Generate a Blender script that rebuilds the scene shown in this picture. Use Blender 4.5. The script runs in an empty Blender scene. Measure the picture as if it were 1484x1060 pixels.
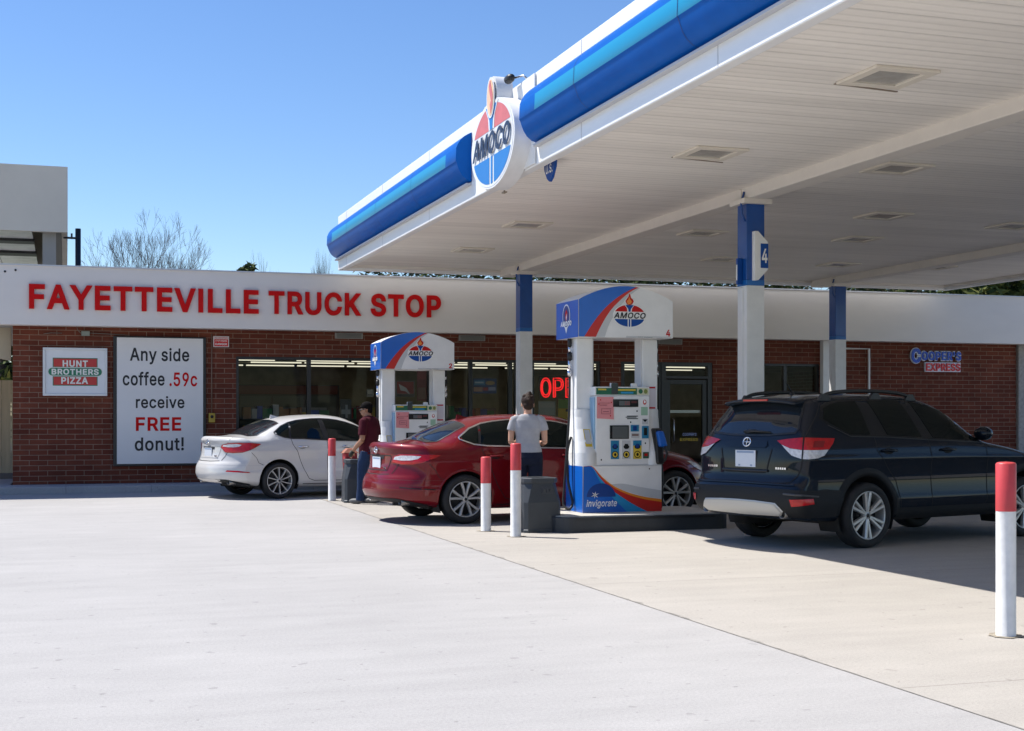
# outlines of a plain grotesque alphabet: advance width and contours, in thousandths
GLYPHS = {'A':(480,[[(16,0),(201,509),(276,509),(463,0),(395,0),(287,302),(276,334),(264,372),(232,478),(245,478),(233,437),(222,402),(213,371),(191,302),(85,0)],[(110,142),(110,199),(370,199),(370,142)]]),'B':(456,[[(60,0),(60,509),(241,509),(274,507),(304,501),(329,491),(359,469),(381,442),(394,410),(398,374),(395,344),(387,320),(373,301),(356,286),(336,275),(315,267),(315,262),(339,257),(363,245),(385,227),(402,203),(414,173),(418,136),(413,100),(400,67),(377,39),(344,18),(317,8),(284,2),(247,0)],[(125,57),(245,57),(281,60),(309,67),(330,80),(349,105),(355,137),(352,161),(342,184),(327,203),(306,218),(279,228),(248,231),(125,231)],[(125,285),(238,285),(265,288),(288,296),(308,309),(323,326),(333,348),(336,372),(330,403),(313,429),(283,446),(240,452),(125,452)]]),'C':(510,[[(267,-7),(225,-3),(186,7),(150,25),(119,49),(92,79),(70,115),(53,157),(44,203),(40,254),(44,305),(53,352),(70,393),(92,429),(119,459),(150,484),(186,501),(225,512),(267,516),(305,513),(340,504),(373,490),(402,471),(427,447),(448,418),(463,385),(473,348),(408,348),(401,373),(389,395),(375,413),(357,428),(337,440),(315,449),(292,454),(267,456),(237,453),(209,445),(184,432),(161,414),(141,391),(125,364),(113,332),(106,295),(103,254),(106,213),(113,177),(125,145),(141,117),(161,94),(184,76),(210,63),(237,56),(267,53),(292,55),(315,60),(337,69),(357,81),(375,96),(389,114),(401,136),(408,160),(473,160),(463,124),(448,91),(428,62),(402,38),(373,19),(341,5),(305,-4)]]),'D':(502,[[(219,0),(96,0),(96,57),(215,57),(254,60),(288,68),(318,81),(343,99),(363,122),(379,149),(390,181),(397,216),(399,255),(397,294),(390,329),(379,361),(364,388),(344,410),(320,428),(291,441),(258,449),(221,452),(93,452),(93,509),(225,509),(273,505),(315,495),(353,478),(385,455),(412,426),(433,391),(449,351),(458,306),(462,255),(458,205),(449,159),(433,119),(411,83),(384,54),(351,31),(312,14),(268,3)],[(125,509),(125,0),(60,0),(60,509)]]),'E':(419,[[(60,0),(60,509),(372,509),(372,452),(125,452),(125,286),(355,286),(355,229),(125,229),(125,57),(375,57),(375,0)]]),'F':(410,[[(60,0),(60,509),(369,509),(369,452),(125,452),(125,278),(346,278),(346,221),(125,221),(125,0)]]),'G':(520,[[(269,-7),(225,-3),(185,7),(149,25),(118,49),(91,79),(69,116),(53,157),(43,203),(40,254),(43,305),(53,352),(69,393),(91,429),(117,459),(149,484),(184,501),(223,512),(265,516),(304,513),(340,504),(374,489),(403,469),(429,445),(449,416),(465,384),(474,349),(408,349),(399,372),(387,393),(373,411),(356,427),(337,439),(315,448),(291,454),(265,456),(236,453),(209,445),(183,432),(160,414),(141,392),(125,364),(113,332),(106,295),(103,254),(106,213),(113,177),(125,145),(141,117),(161,95),(184,76),(210,63),(238,56),(269,53),(309,57),(345,71),(374,93),(396,123),(407,147),(413,173),(415,202),(434,199),(283,199),(283,256),(478,256),(478,200),(475,160),(466,124),(451,91),(431,62),(406,38),(377,19),(344,5),(308,-4)]]),'H':(517,[[(60,0),(60,509),(125,509),(125,289),(392,289),(392,509),(457,509),(457,0),(392,0),(392,232),(125,232),(125,0)]]),'I':(184,[[(60,0),(60,509),(124,509),(124,0)]]),'K':(467,[[(104,145),(104,216),(139,261),(157,282),(174,303),(193,324),(212,344),(364,509),(448,509),(231,276),(228,276)],[(60,0),(60,509),(125,509),(125,334),(124,225),(125,193),(125,0)],[(372,0),(188,259),(228,309),(449,0)]]),'L':(393,[[(60,0),(60,509),(125,509),(125,57),(361,57),(361,0)]]),'M':(628,[[(60,0),(60,509),(152,509),(322,49),(307,49),(352,187),(476,509),(568,509),(568,0),(504,0),(504,327),(505,347),(505,369),(506,413),(507,435),(507,457),(513,457),(505,433),(498,409),(456,291),(342,0),(286,0),(170,291),(121,432),(112,457),(119,457),(119,437),(120,416),(120,394),(121,372),(122,328),(122,0)]]),'N':(523,[[(60,0),(60,509),(136,509),(343,183),(388,107),(401,82),(414,55),(405,54),(402,81),(399,157),(399,509),(463,509),(463,0),(387,0),(202,290),(177,331),(164,354),(108,452),(119,454),(121,417),(125,307),(125,0)]]),'O':(533,[[(267,-7),(225,-3),(186,7),(150,25),(119,49),(92,79),(70,115),(53,157),(44,203),(40,254),(44,305),(53,352),(70,393),(92,429),(119,459),(150,484),(186,501),(225,512),(267,516),(309,512),(348,501),(384,484),(415,459),(442,429),(464,393),(480,352),(490,305),(493,254),(490,203),(480,157),(464,115),(442,79),(415,49),(384,25),(348,7),(309,-3)],[(267,53),(296,55),(324,63),(349,76),(372,94),(392,116),(408,144),(420,176),(428,213),(430,254),(428,295),(420,332),(408,365),(392,392),(372,415),(349,433),(324,446),(296,453),(267,456),(237,453),(210,445),(184,433),(161,415),(142,392),(125,364),(113,332),(106,295),(103,254),(106,213),(113,176),(125,144),(142,117),(161,94),(184,76),(210,63),(237,55)]]),'P':(445,[[(60,0),(60,509),(235,509),(272,506),(305,499),(332,487),(356,471),(375,452),(390,430),(400,404),(407,377),(409,348),(407,318),(400,291),(390,265),(375,243),(356,223),(332,207),(305,195),(272,188),(235,186),(109,186),(109,242),(233,242),(269,246),(297,256),(318,272),(333,294),(342,319),(344,348),(342,376),(333,402),(318,423),(297,439),(268,449),(232,452),(125,452),(125,0)]]),'R':(449,[[(60,0),(60,509),(236,509),(273,506),(305,500),(333,489),(367,465),(390,433),(401,408),(407,381),(409,352),(407,323),(401,296),(390,271),(367,240),(333,217),(305,206),(273,200),(236,198),(96,198),(96,255),(234,255),(269,258),(298,267),(319,281),(334,300),(342,324),(345,352),(342,380),(334,405),(319,425),(298,440),(269,449),(233,452),(125,452),(125,0)],[(353,0),(230,229),(303,229),(428,0)]]),'S':(447,[[(224,-9),(188,-7),(156,-1),(128,9),(102,23),(81,40),(64,60),(51,83),(42,109),(38,137),(104,137),(110,110),(123,88),(142,71),(166,59),(194,52),(224,49),(257,52),(286,60),(311,74),(329,92),(341,114),(346,139),(342,161),(332,179),(316,193),(296,205),(272,214),(245,222),(184,239),(145,253),(112,269),(86,289),(67,313),(56,341),(52,372),(58,413),(75,448),(92,468),(113,484),(138,498),(165,508),(195,514),(227,516),(259,514),(289,508),(316,498),(351,476),(377,449),(394,415),(401,378),(337,378),(326,412),(302,437),(280,449),(254,456),(225,459),(194,456),(167,448),(145,435),(129,418),(118,398),(115,376),(119,352),(131,334),(148,319),(169,308),(212,293),(264,279),(312,264),(336,252),(359,238),(379,220),(395,198),(405,171),(408,139),(403,99),(386,64),(370,43),(349,25),(323,11),(294,0),(261,-7)]]),'T':(449,[[(32,452),(32,509),(417,509),(417,452),(257,452),(257,0),(193,0),(193,452)]]),'U':(517,[[(259,-8),(220,-6),(186,2),(154,15),(126,33),(103,55),(85,80),(71,108),(63,140),(60,173),(60,509),(124,509),(124,178),(128,144),(141,113),(160,87),(187,68),(220,56),(259,52),(298,56),(331,68),(357,87),(377,113),(389,144),(393,178),(393,509),(457,509),(457,173),(454,140),(446,108),(433,80),(414,55),(391,33),(363,15),(332,2),(297,-6)]]),'V':(480,[[(204,0),(16,509),(84,509),(192,206),(203,176),(215,137),(236,71),(248,31),(235,31),(247,71),(257,107),(279,176),(290,206),(395,509),(463,509),(278,0)]]),'X':(474,[[(18,0),(217,284),(217,236),(29,509),(104,509),(178,400),(214,345),(233,312),(243,292),(232,292),(243,311),(252,329),(261,345),(298,400),(374,509),(446,509),(259,239),(259,287),(456,0),(382,0),(292,129),(268,165),(250,195),(241,212),(230,231),(244,231),(235,213),(182,129),(91,0)]]),'Y':(472,[[(203,0),(203,208),(16,509),(91,509),(208,318),(222,292),(236,264),(250,230),(224,230),(237,265),(251,293),(280,344),(381,509),(455,509),(268,208),(268,0)]]),'Z':(438,[[(42,0),(42,46),(273,385),(289,408),(306,431),(341,476),(348,454),(285,452),(40,452),(40,509),(397,509),(397,462),(169,129),(152,105),(116,57),(97,33),(90,54),(121,56),(152,57),(399,57),(399,0)]]),'a':(389,[[(160,-9),(126,-5),(94,5),(68,22),(48,45),(35,73),(30,108),(34,138),(43,161),(58,179),(78,193),(100,203),(125,211),(152,216),(178,220),(234,227),(252,230),(265,235),(273,243),(273,279),(267,297),(256,311),(240,322),(220,329),(196,331),(171,329),(149,322),(132,313),(118,301),(107,288),(100,274),(41,291),(57,322),(79,346),(104,364),(133,375),(163,382),(194,384),(215,383),(239,379),(263,372),(286,360),(306,343),(322,320),(333,290),(337,251),(337,0),(277,0),(277,52),(272,52),(264,38),(252,25),(236,12),(215,1),(190,-6)],[(170,45),(202,49),(228,59),(248,74),(263,93),(272,115),(276,138),(276,190),(270,186),(259,182),(216,173),(175,168),(154,164),(134,159),(117,150),(103,139),(95,124),(92,105),(94,87),(102,72),(114,61),(130,52),(149,47)]]),'b':(424,[[(229,-8),(198,-5),(172,4),(153,17),(138,31),(118,59),(112,59),(112,0),(53,0),(53,509),(114,509),(114,319),(118,319),(137,346),(152,360),(171,373),(197,381),(229,384),(259,382),(287,374),(313,361),(335,342),(354,320),(370,293),(381,261),(388,227),(390,189),(388,151),(381,116),(370,84),(355,57),(336,34),(313,16),(288,3),(260,-6)],[(220,47),(253,51),(279,66),(301,88),(316,117),(325,151),(328,189),(325,227),(316,261),(301,290),(280,311),(253,325),(220,330),(188,325),(161,312),(140,291),(125,263),(116,229),(113,189),(116,150),(125,115),(140,86),(162,65),(188,51)]]),'c':(396,[[(207,-8),(174,-5),(144,3),(117,16),(93,35),(72,58),(56,85),(44,116),(37,150),(34,187),(37,225),(44,260),(56,291),(72,318),(93,341),(117,360),(144,374),(174,382),(207,384),(234,383),(260,377),(284,368),(305,356),(324,341),(340,322),(353,301),(362,277),(303,262),(298,276),(290,289),(281,301),(270,311),(257,319),(242,325),(226,329),(207,330),(173,325),(145,310),(124,287),(108,258),(99,224),(96,187),(99,151),(108,117),(124,89),(145,66),(173,51),(207,46),(226,48),(243,52),(258,58),(271,66),(282,76),(292,89),(299,102),(304,117),(363,102),(354,78),(341,56),(325,37),(306,21),(285,9),(261,-1),(235,-6)]]),'d':(424,[[(195,-8),(165,-6),(137,3),(111,16),(89,34),(70,57),(55,84),(43,116),(36,151),(34,189),(36,227),(43,261),(55,293),(70,320),(89,342),(112,361),(137,374),(165,382),(196,384),(228,381),(253,373),(272,360),(287,346),(306,319),(311,319),(311,509),(372,509),(372,0),(313,0),(313,59),(307,59),(287,31),(272,17),(252,4),(227,-5)],[(205,47),(236,51),(263,65),(284,86),(299,115),(309,150),(312,189),(309,229),(300,263),(284,291),(263,312),(237,325),(205,330),(172,325),(145,311),(124,290),(108,261),(99,227),(96,189),(99,151),(109,117),(124,88),(145,66),(172,51)]]),'e':(404,[[(212,-8),(177,-5),(145,3),(117,16),(92,35),(72,58),(56,85),(44,116),(37,150),(34,187),(36,224),(44,258),(55,290),(71,317),(91,340),(115,359),(142,373),(172,382),(205,384),(236,382),(266,374),(294,361),(319,341),(341,315),(357,282),(365,256),(370,227),(371,194),(371,169),(75,169),(75,221),(338,221),(310,202),(307,237),(298,269),(283,294),(263,314),(237,326),(205,330),(173,326),(146,313),(125,294),(109,270),(99,241),(96,211),(96,178),(100,139),(110,106),(128,80),(151,61),(179,50),(212,46),(234,48),(254,53),(271,61),(285,73),(297,88),(306,105),(365,91),(353,63),(335,39),(311,19),(283,4),(249,-5)]]),'f':(254,[[(228,379),(228,327),(6,327),(6,379)],[(81,0),(81,432),(84,461),(96,486),(113,505),(135,519),(161,527),(187,530),(207,529),(222,527),(243,521),(227,468),(195,474),(171,470),(154,460),(145,443),(142,419),(142,0)]]),'g':(425,[[(207,-151),(168,-148),(134,-140),(105,-127),(82,-110),(64,-91),(51,-69),(101,-41),(110,-53),(122,-66),(136,-78),(154,-88),(178,-95),(207,-97),(249,-92),(282,-75),(304,-47),(311,-6),(311,68),(306,68),(287,41),(272,28),(252,16),(227,8),(195,5),(165,7),(138,14),(113,27),(90,43),(71,65),(55,90),(43,120),(36,154),(34,191),(36,229),(43,263),(55,293),(71,320),(90,342),(112,361),(138,374),(166,382),(196,384),(228,382),(253,373),(273,360),(288,346),(308,319),(313,319),(313,379),(372,379),(372,-9),(370,-40),(363,-67),(350,-90),(324,-117),(291,-136),(265,-144),(237,-149)],[(205,59),(237,63),(264,75),(285,95),(300,121),(309,154),(312,193),(309,231),(300,264),(285,291),(264,312),(237,325),(205,330),(172,325),(145,312),(124,290),(109,262),(99,229),(96,193),(99,155),(109,123),(124,96),(145,76),(172,63)]]),'h':(410,[[(114,227),(114,0),(53,0),(53,509),(114,509),(114,287),(102,287),(116,319),(132,344),(152,362),(187,379),(227,384),(264,380),(295,369),(321,349),(341,321),(350,298),(355,271),(357,240),(357,0),(296,0),(296,235),(290,275),(273,304),(246,323),(210,329),(184,326),(161,317),(141,303),(126,283),(117,257)]]),'i':(167,[[(53,0),(53,379),(114,379),(114,0)],[(84,443),(67,446),(54,455),(44,468),(41,483),(44,499),(54,512),(67,521),(84,524),(100,521),(114,512),(123,499),(126,483),(123,468),(114,455),(100,446)]]),'k':(381,[[(110,137),(110,212),(121,212),(284,379),(360,379),(184,199),(177,199)],[(53,0),(53,509),(114,509),(114,0)],[(294,0),(148,186),(191,229),(372,0)]]),'l':(189,[[(139,-2),(101,3),(74,20),(58,47),(53,84),(53,509),(114,509),(114,99),(115,77),(120,62),(130,54),(146,52),(170,54),(181,3)]]),'m':(610,[[(53,0),(53,379),(112,379),(112,295),(108,295),(118,323),(132,346),(151,363),(172,376),(195,384),(219,386),(257,380),(287,361),(309,331),(321,295),(312,295),(322,321),(337,343),(357,361),(381,375),(407,383),(437,386),(468,383),(497,372),(522,354),(541,328),(553,296),(557,255),(557,0),(496,0),(496,254),(490,289),(473,313),(447,326),(419,330),(395,328),(374,320),(358,307),(345,290),(338,270),(335,247),(335,0),(274,0),(274,260),(269,288),(253,311),(229,326),(199,330),(178,328),(158,320),(140,307),(126,289),(117,266),(114,238),(114,0)]]),'n':(410,[[(114,227),(114,0),(53,0),(53,379),(112,379),(112,287),(102,287),(116,319),(132,344),(152,362),(187,379),(227,384),(264,380),(295,369),(321,349),(341,321),(350,298),(355,271),(357,240),(357,0),(296,0),(296,235),(290,275),(273,304),(246,323),(210,329),(184,326),(161,317),(141,303),(126,283),(117,257)]]),'o':(415,[[(207,-8),(174,-5),(144,3),(117,16),(93,35),(72,58),(56,85),(44,116),(37,150),(34,187),(37,225),(44,260),(56,291),(72,318),(93,341),(117,360),(144,374),(174,382),(207,384),(241,382),(271,374),(299,360),(323,341),(343,318),(359,291),(371,260),(379,225),(381,187),(379,150),(371,116),(359,85),(343,58),(323,35),(299,16),(271,3),(241,-5)],[(207,46),(242,51),(270,66),(292,89),(307,117),(316,151),(319,187),(316,224),(307,258),(292,287),(270,310),(242,325),(207,330),(173,325),(145,310),(124,287),(108,258),(99,224),(96,187),(99,151),(108,117),(124,89),(145,66),(173,51)]]),'p':(424,[[(53,-143),(53,379),(112,379),(112,319),(118,319),(137,346),(152,360),(171,373),(197,381),(229,384),(259,382),(287,374),(313,361),(335,342),(354,320),(370,293),(381,261),(388,227),(390,189),(388,151),(381,116),(370,84),(355,57),(336,34),(313,16),(288,3),(260,-6),(229,-8),(198,-5),(173,4),(153,17),(138,31),(118,59),(114,59),(114,-143)],[(220,47),(253,51),(279,66),(301,88),(316,117),(325,151),(328,189),(325,227),(316,261),(301,290),(280,311),(253,325),(220,330),(188,325),(161,312),(140,291),(125,263),(116,229),(113,189),(116,150),(125,115),(140,86),(162,65),(188,51)]]),'r':(259,[[(53,0),(53,379),(112,379),(112,321),(115,321),(130,347),(152,367),(181,380),(213,385),(243,384),(243,322),(207,326),(182,323),(159,315),(140,301),(126,284),(117,262),(114,237),(114,0)]]),'s':(365,[[(182,-8),(145,-5),(112,3),(84,18),(62,38),(45,63),(36,94),(94,107),(105,79),(124,60),(150,49),(181,45),(217,50),(244,62),(262,81),(268,103),(265,121),(254,136),(237,147),(212,155),(149,170),(118,180),(92,192),(72,208),(53,237),(47,274),(51,305),(65,332),(87,354),(115,370),(149,381),(187,384),(223,381),(254,372),(279,358),(299,339),(314,316),(324,290),(268,277),(258,298),(243,316),(219,328),(187,333),(156,329),(131,317),(114,299),(109,277),(112,258),(124,243),(144,232),(172,223),(229,209),(261,200),(287,187),(306,171),(325,142),(331,107),(326,75),(312,47),(290,24),(260,6),(223,-5)]]),'t':(227,[[(204,379),(204,327),(6,327),(6,379)],[(65,471),(126,471),(126,98),(128,76),(136,61),(150,53),(170,50),(202,54),(213,2),(168,-4),(138,-1),(113,7),(92,21),(72,52),(65,93)]]),'u':(410,[[(182,-5),(146,-1),(115,11),(89,31),(69,59),(60,82),(54,109),(53,139),(53,379),(114,379),(114,144),(119,105),(137,75),(164,56),(200,50),(226,53),(249,62),(268,77),(283,97),(293,122),(296,153),(296,379),(357,379),(357,0),(298,0),(298,92),(307,92),(294,60),(277,35),(257,17),(222,0)]]),'v':(389,[[(163,0),(17,379),(84,379),(165,155),(177,121),(187,87),(196,53),(206,21),(184,21),(194,53),(203,87),(213,121),(224,155),(305,379),(371,379),(226,0)]]),'y':(389,[[(47,-139),(61,-86),(88,-90),(104,-89),(118,-84),(130,-74),(141,-58),(151,-36),(163,-1),(17,379),(84,379),(165,155),(177,121),(187,87),(196,53),(206,21),(184,21),(193,53),(202,87),(212,121),(224,155),(305,379),(371,379),(204,-58),(191,-85),(177,-107),(159,-124),(139,-136),(117,-143),(91,-145),(77,-145)]]),'0':(453,[[(227,-7),(191,-3),(158,7),(130,24),(105,48),(85,77),(69,113),(57,155),(50,202),(48,254),(50,306),(57,353),(69,395),(85,431),(106,461),(130,484),(159,502),(191,512),(227,516),(262,512),(295,502),(323,484),(348,461),(368,431),(384,395),(396,353),(403,306),(405,254),(403,202),(396,155),(384,113),(368,77),(348,48),(323,24),(295,7),(263,-3)],[(227,50),(261,56),(290,74),(306,92),(320,116),(330,144),(338,176),(342,213),(344,254),(342,295),(338,332),(330,365),(320,393),(306,416),(290,435),(261,453),(227,460),(192,453),(163,435),(147,416),(134,393),(123,365),(115,332),(111,295),(109,254),(111,213),(115,176),(123,144),(134,116),(147,92),(163,74),(192,56)]]),'1':(453,[[(76,0),(76,55),(391,55),(391,0)],[(276,509),(276,0),(212,0),(212,448),(209,448),(86,358),(86,427),(198,509)]]),'2':(453,[[(64,0),(64,47),(234,229),(261,257),(282,282),(299,305),(311,327),(318,348),(320,371),(317,397),(308,419),(293,436),(273,449),(250,457),(224,460),(196,457),(172,447),(153,433),(139,413),(130,390),(127,362),(66,362),(68,391),(75,418),(86,442),(111,473),(143,496),(168,507),(196,513),(225,516),(254,513),(281,507),(306,497),(337,474),(361,445),(376,411),(381,372),(378,345),(371,318),(357,290),(336,259),(317,235),(294,209),(267,180),(153,60),(153,57),(389,57),(389,0)]]),'3':(453,[[(218,-7),(188,-5),(159,1),(133,10),(98,30),(70,57),(52,91),(44,132),(109,132),(115,107),(126,87),(144,71),(165,59),(191,52),(219,50),(248,53),(275,61),(297,74),(315,93),(325,116),(329,145),(326,172),(316,196),(299,217),(275,234),(242,244),(201,248),(157,248),(157,299),(288,448),(288,452),(70,452),(70,509),(372,509),(372,461),(211,278),(211,289),(247,290),(279,286),(308,276),(333,262),(354,244),(371,222),(383,198),(391,173),(393,145),(390,116),(383,90),(370,66),(354,45),(333,27),(309,12),(281,2),(251,-5)]]),'4':(453,[[(40,105),(40,158),(247,509),(311,509),(109,166),(109,163),(413,163),(413,105)],[(282,0),(282,318),(343,318),(343,0)]]),'5':(453,[[(221,-7),(192,-5),(165,1),(140,11),(108,32),(83,60),(66,93),(60,130),(122,130),(127,108),(138,89),(154,73),(173,60),(196,52),(221,50),(250,53),(276,64),(298,82),(314,104),(324,131),(328,162),(324,193),(314,221),(297,244),(275,262),(248,273),(218,277),(192,275),(167,268),(145,258),(128,246),(67,253),(96,509),(366,509),(366,452),(151,452),(134,301),(136,301),(155,315),(178,325),(203,331),(229,334),(263,330),(294,321),(321,306),(345,285),(364,260),(379,231),(388,199),(391,163),(388,132),(381,102),(369,76),(352,52),(332,32),(309,15),(282,3),(253,-4)]]),'6':(453,[[(226,-7),(196,-4),(168,3),(142,15),(119,31),(100,51),(84,74),(73,101),(66,130),(64,162),(68,199),(80,239),(93,268),(112,302),(137,340),(252,509),(322,509),(151,261),(145,261),(154,275),(165,288),(179,299),(196,307),(214,312),(235,314),(265,312),(291,305),(316,295),(346,271),(370,240),(380,215),(387,187),(389,157),(387,127),(379,98),(368,73),(352,50),(333,30),(310,14),(284,3),(257,-4)],[(226,48),(254,52),(279,63),(299,79),(314,101),(324,128),(327,157),(324,187),(314,213),(299,235),(279,251),(254,262),(226,265),(198,262),(174,252),(153,235),(138,214),(128,188),(125,158),(128,128),(138,102),(153,79),(174,63),(198,52)]]),'7':(453,[[(97,0),(323,448),(323,452),(62,452),(62,509),(391,509),(391,449),(165,0)]]),'8':(453,[[(226,-7),(193,-5),(163,1),(136,11),(101,33),(74,62),(57,96),(52,135),(55,166),(65,195),(81,220),(101,241),(125,256),(153,265),(153,267),(119,282),(93,308),(76,342),(70,380),(75,417),(90,450),(114,477),(146,498),(170,508),(197,514),(226,516),(255,514),(282,508),(306,498),(337,477),(361,450),(377,417),(382,380),(376,342),(359,308),(333,282),(300,267),(300,265),(327,256),(351,241),(372,220),(387,195),(397,166),(401,135),(395,96),(378,62),(352,33),(317,11),(289,1),(259,-5)],[(226,49),(258,52),(285,60),(307,74),(323,91),(333,113),(337,139),(333,165),(322,189),(305,208),(283,223),(256,232),(226,235),(196,232),(169,223),(147,208),(130,189),(119,165),(115,139),(119,113),(129,91),(145,74),(167,60),(195,52)],[(226,290),(252,292),(274,300),(293,313),(307,330),(316,351),(319,376),(316,399),(308,420),(294,437),(275,449),(252,457),(226,460),(200,457),(177,449),(159,437),(145,420),(136,399),(133,376),(136,351),(145,330),(159,313),(178,300),(201,292)]]),'9':(453,[[(226,516),(256,513),(285,506),(310,494),(333,478),(352,458),(368,434),(380,408),(387,378),(389,347),(385,309),(373,270),(359,240),(340,207),(315,168),(200,0),(130,0),(301,248),(307,248),(299,234),(287,221),(273,210),(257,202),(238,196),(218,195),(188,197),(161,203),(137,214),(106,237),(83,269),(72,294),(66,321),(64,352),(66,382),(73,411),(85,436),(101,459),(120,479),(143,494),(168,506),(196,513)],[(226,460),(199,457),(174,446),(154,429),(138,407),(129,381),(125,352),(129,322),(138,295),(154,274),(174,257),(199,247),(226,243),(254,247),(279,257),(299,273),(314,295),(324,321),(327,350),(324,381),(314,407),(299,429),(279,446),(254,457)]]),'.':(188,[[(95,-4),(78,-1),(63,9),(53,24),(50,41),(53,59),(63,73),(78,83),(95,87),(113,83),(128,73),(138,59),(141,41),(138,24),(128,9),(113,-1)]]),'!':(196,[[(67,160),(63,509),(132,509),(128,160)],[(98,-4),(81,-1),(66,9),(56,24),(52,41),(56,58),(66,73),(81,83),(98,86),(116,83),(130,73),(140,58),(143,41),(140,24),(130,9),(116,-1)]]),"'":(206,[[(78,318),(70,509),(136,509),(128,318)]])}
import bpy, bmesh, math, random
import numpy as np
from mathutils import Vector, Matrix
from mathutils.bvhtree import BVHTree
from mathutils.geometry import delaunay_2d_cdt

random.seed(7)
R = math.radians
scene = bpy.context.scene
COL = bpy.data.collections.new("petrol_station")
scene.collection.children.link(COL)

# ---------------------------------------------------------------- materials
MATS = {}

def mat(name, rgb, rough=0.5, metal=0.0, var=0.0, vscale=3.0, bump=0.0, bscale=60.0, coat=0.0, emit=0.0, rvar=0.0, spec=0.5, stretch=None):
    if name in MATS:
        return MATS[name]
    m = bpy.data.materials.new(name)
    m.use_nodes = True
    nt = m.node_tree
    b = nt.nodes["Principled BSDF"]
    b.inputs["Base Color"].default_value = (*rgb, 1)
    b.inputs["Roughness"].default_value = rough
    b.inputs["Metallic"].default_value = metal
    b.inputs["Specular IOR Level"].default_value = spec
    if coat:
        b.inputs["Coat Weight"].default_value = coat
        b.inputs["Coat Roughness"].default_value = 0.03
    if emit:
        b.inputs["Emission Color"].default_value = (*rgb, 1)
        b.inputs["Emission Strength"].default_value = emit
    if var or bump or rvar:
        tc = nt.nodes.new("ShaderNodeTexCoord")
        src = tc.outputs["Object"]
        if stretch:
            mp = nt.nodes.new("ShaderNodeMapping")
            mp.inputs["Scale"].default_value = stretch
            nt.links.new(src, mp.inputs[0])
            src = mp.outputs[0]
    if var or rvar:
        n = nt.nodes.new("ShaderNodeTexNoise")
        n.inputs["Scale"].default_value = vscale
        n.inputs["Detail"].default_value = 6
        n.inputs["Roughness"].default_value = 0.62
        nt.links.new(src, n.inputs["Vector"])
        if var:
            mr = nt.nodes.new("ShaderNodeMapRange")
            mr.inputs[1].default_value = 0.3
            mr.inputs[2].default_value = 0.7
            mr.inputs[3].default_value = 1 - var
            mr.inputs[4].default_value = 1 + var
            nt.links.new(n.outputs["Fac"], mr.inputs[0])
            mx = nt.nodes.new("ShaderNodeVectorMath")
            mx.operation = 'SCALE'
            mx.inputs[0].default_value = rgb
            nt.links.new(mr.outputs[0], mx.inputs["Scale"])
            nt.links.new(mx.outputs[0], b.inputs["Base Color"])
        if rvar:
            m2 = nt.nodes.new("ShaderNodeMapRange")
            m2.inputs[1].default_value = 0.3
            m2.inputs[2].default_value = 0.7
            m2.inputs[3].default_value = max(0.02, rough - rvar)
            m2.inputs[4].default_value = min(1, rough + rvar)
            nt.links.new(n.outputs["Fac"], m2.inputs[0])
            nt.links.new(m2.outputs[0], b.inputs["Roughness"])
    if bump:
        n2 = nt.nodes.new("ShaderNodeTexNoise")
        n2.inputs["Scale"].default_value = bscale
        n2.inputs["Detail"].default_value = 4
        nt.links.new(src, n2.inputs["Vector"])
        bp = nt.nodes.new("ShaderNodeBump")
        bp.inputs["Strength"].default_value = bump
        bp.inputs["Distance"].default_value = 0.01
        nt.links.new(n2.outputs["Fac"], bp.inputs["Height"])
        nt.links.new(bp.outputs[0], b.inputs["Normal"])
    MATS[name] = m
    return m

def glass_mat(name, tint, refl_rough=0.0, ior=1.45):
    m = bpy.data.materials.new(name)
    m.use_nodes = True
    nt = m.node_tree
    nt.nodes.clear()
    out = nt.nodes.new("ShaderNodeOutputMaterial")
    mix = nt.nodes.new("ShaderNodeMixShader")
    fr = nt.nodes.new("ShaderNodeFresnel")
    fr.inputs[0].default_value = ior
    tr = nt.nodes.new("ShaderNodeBsdfTransparent")
    tr.inputs[0].default_value = (*tint, 1)
    gl = nt.nodes.new("ShaderNodeBsdfGlossy")
    gl.inputs["Roughness"].default_value = refl_rough
    nt.links.new(fr.outputs[0], mix.inputs[0])
    nt.links.new(tr.outputs[0], mix.inputs[1])
    nt.links.new(gl.outputs[0], mix.inputs[2])
    nt.links.new(mix.outputs[0], out.inputs[0])
    MATS[name] = m
    return m

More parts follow.
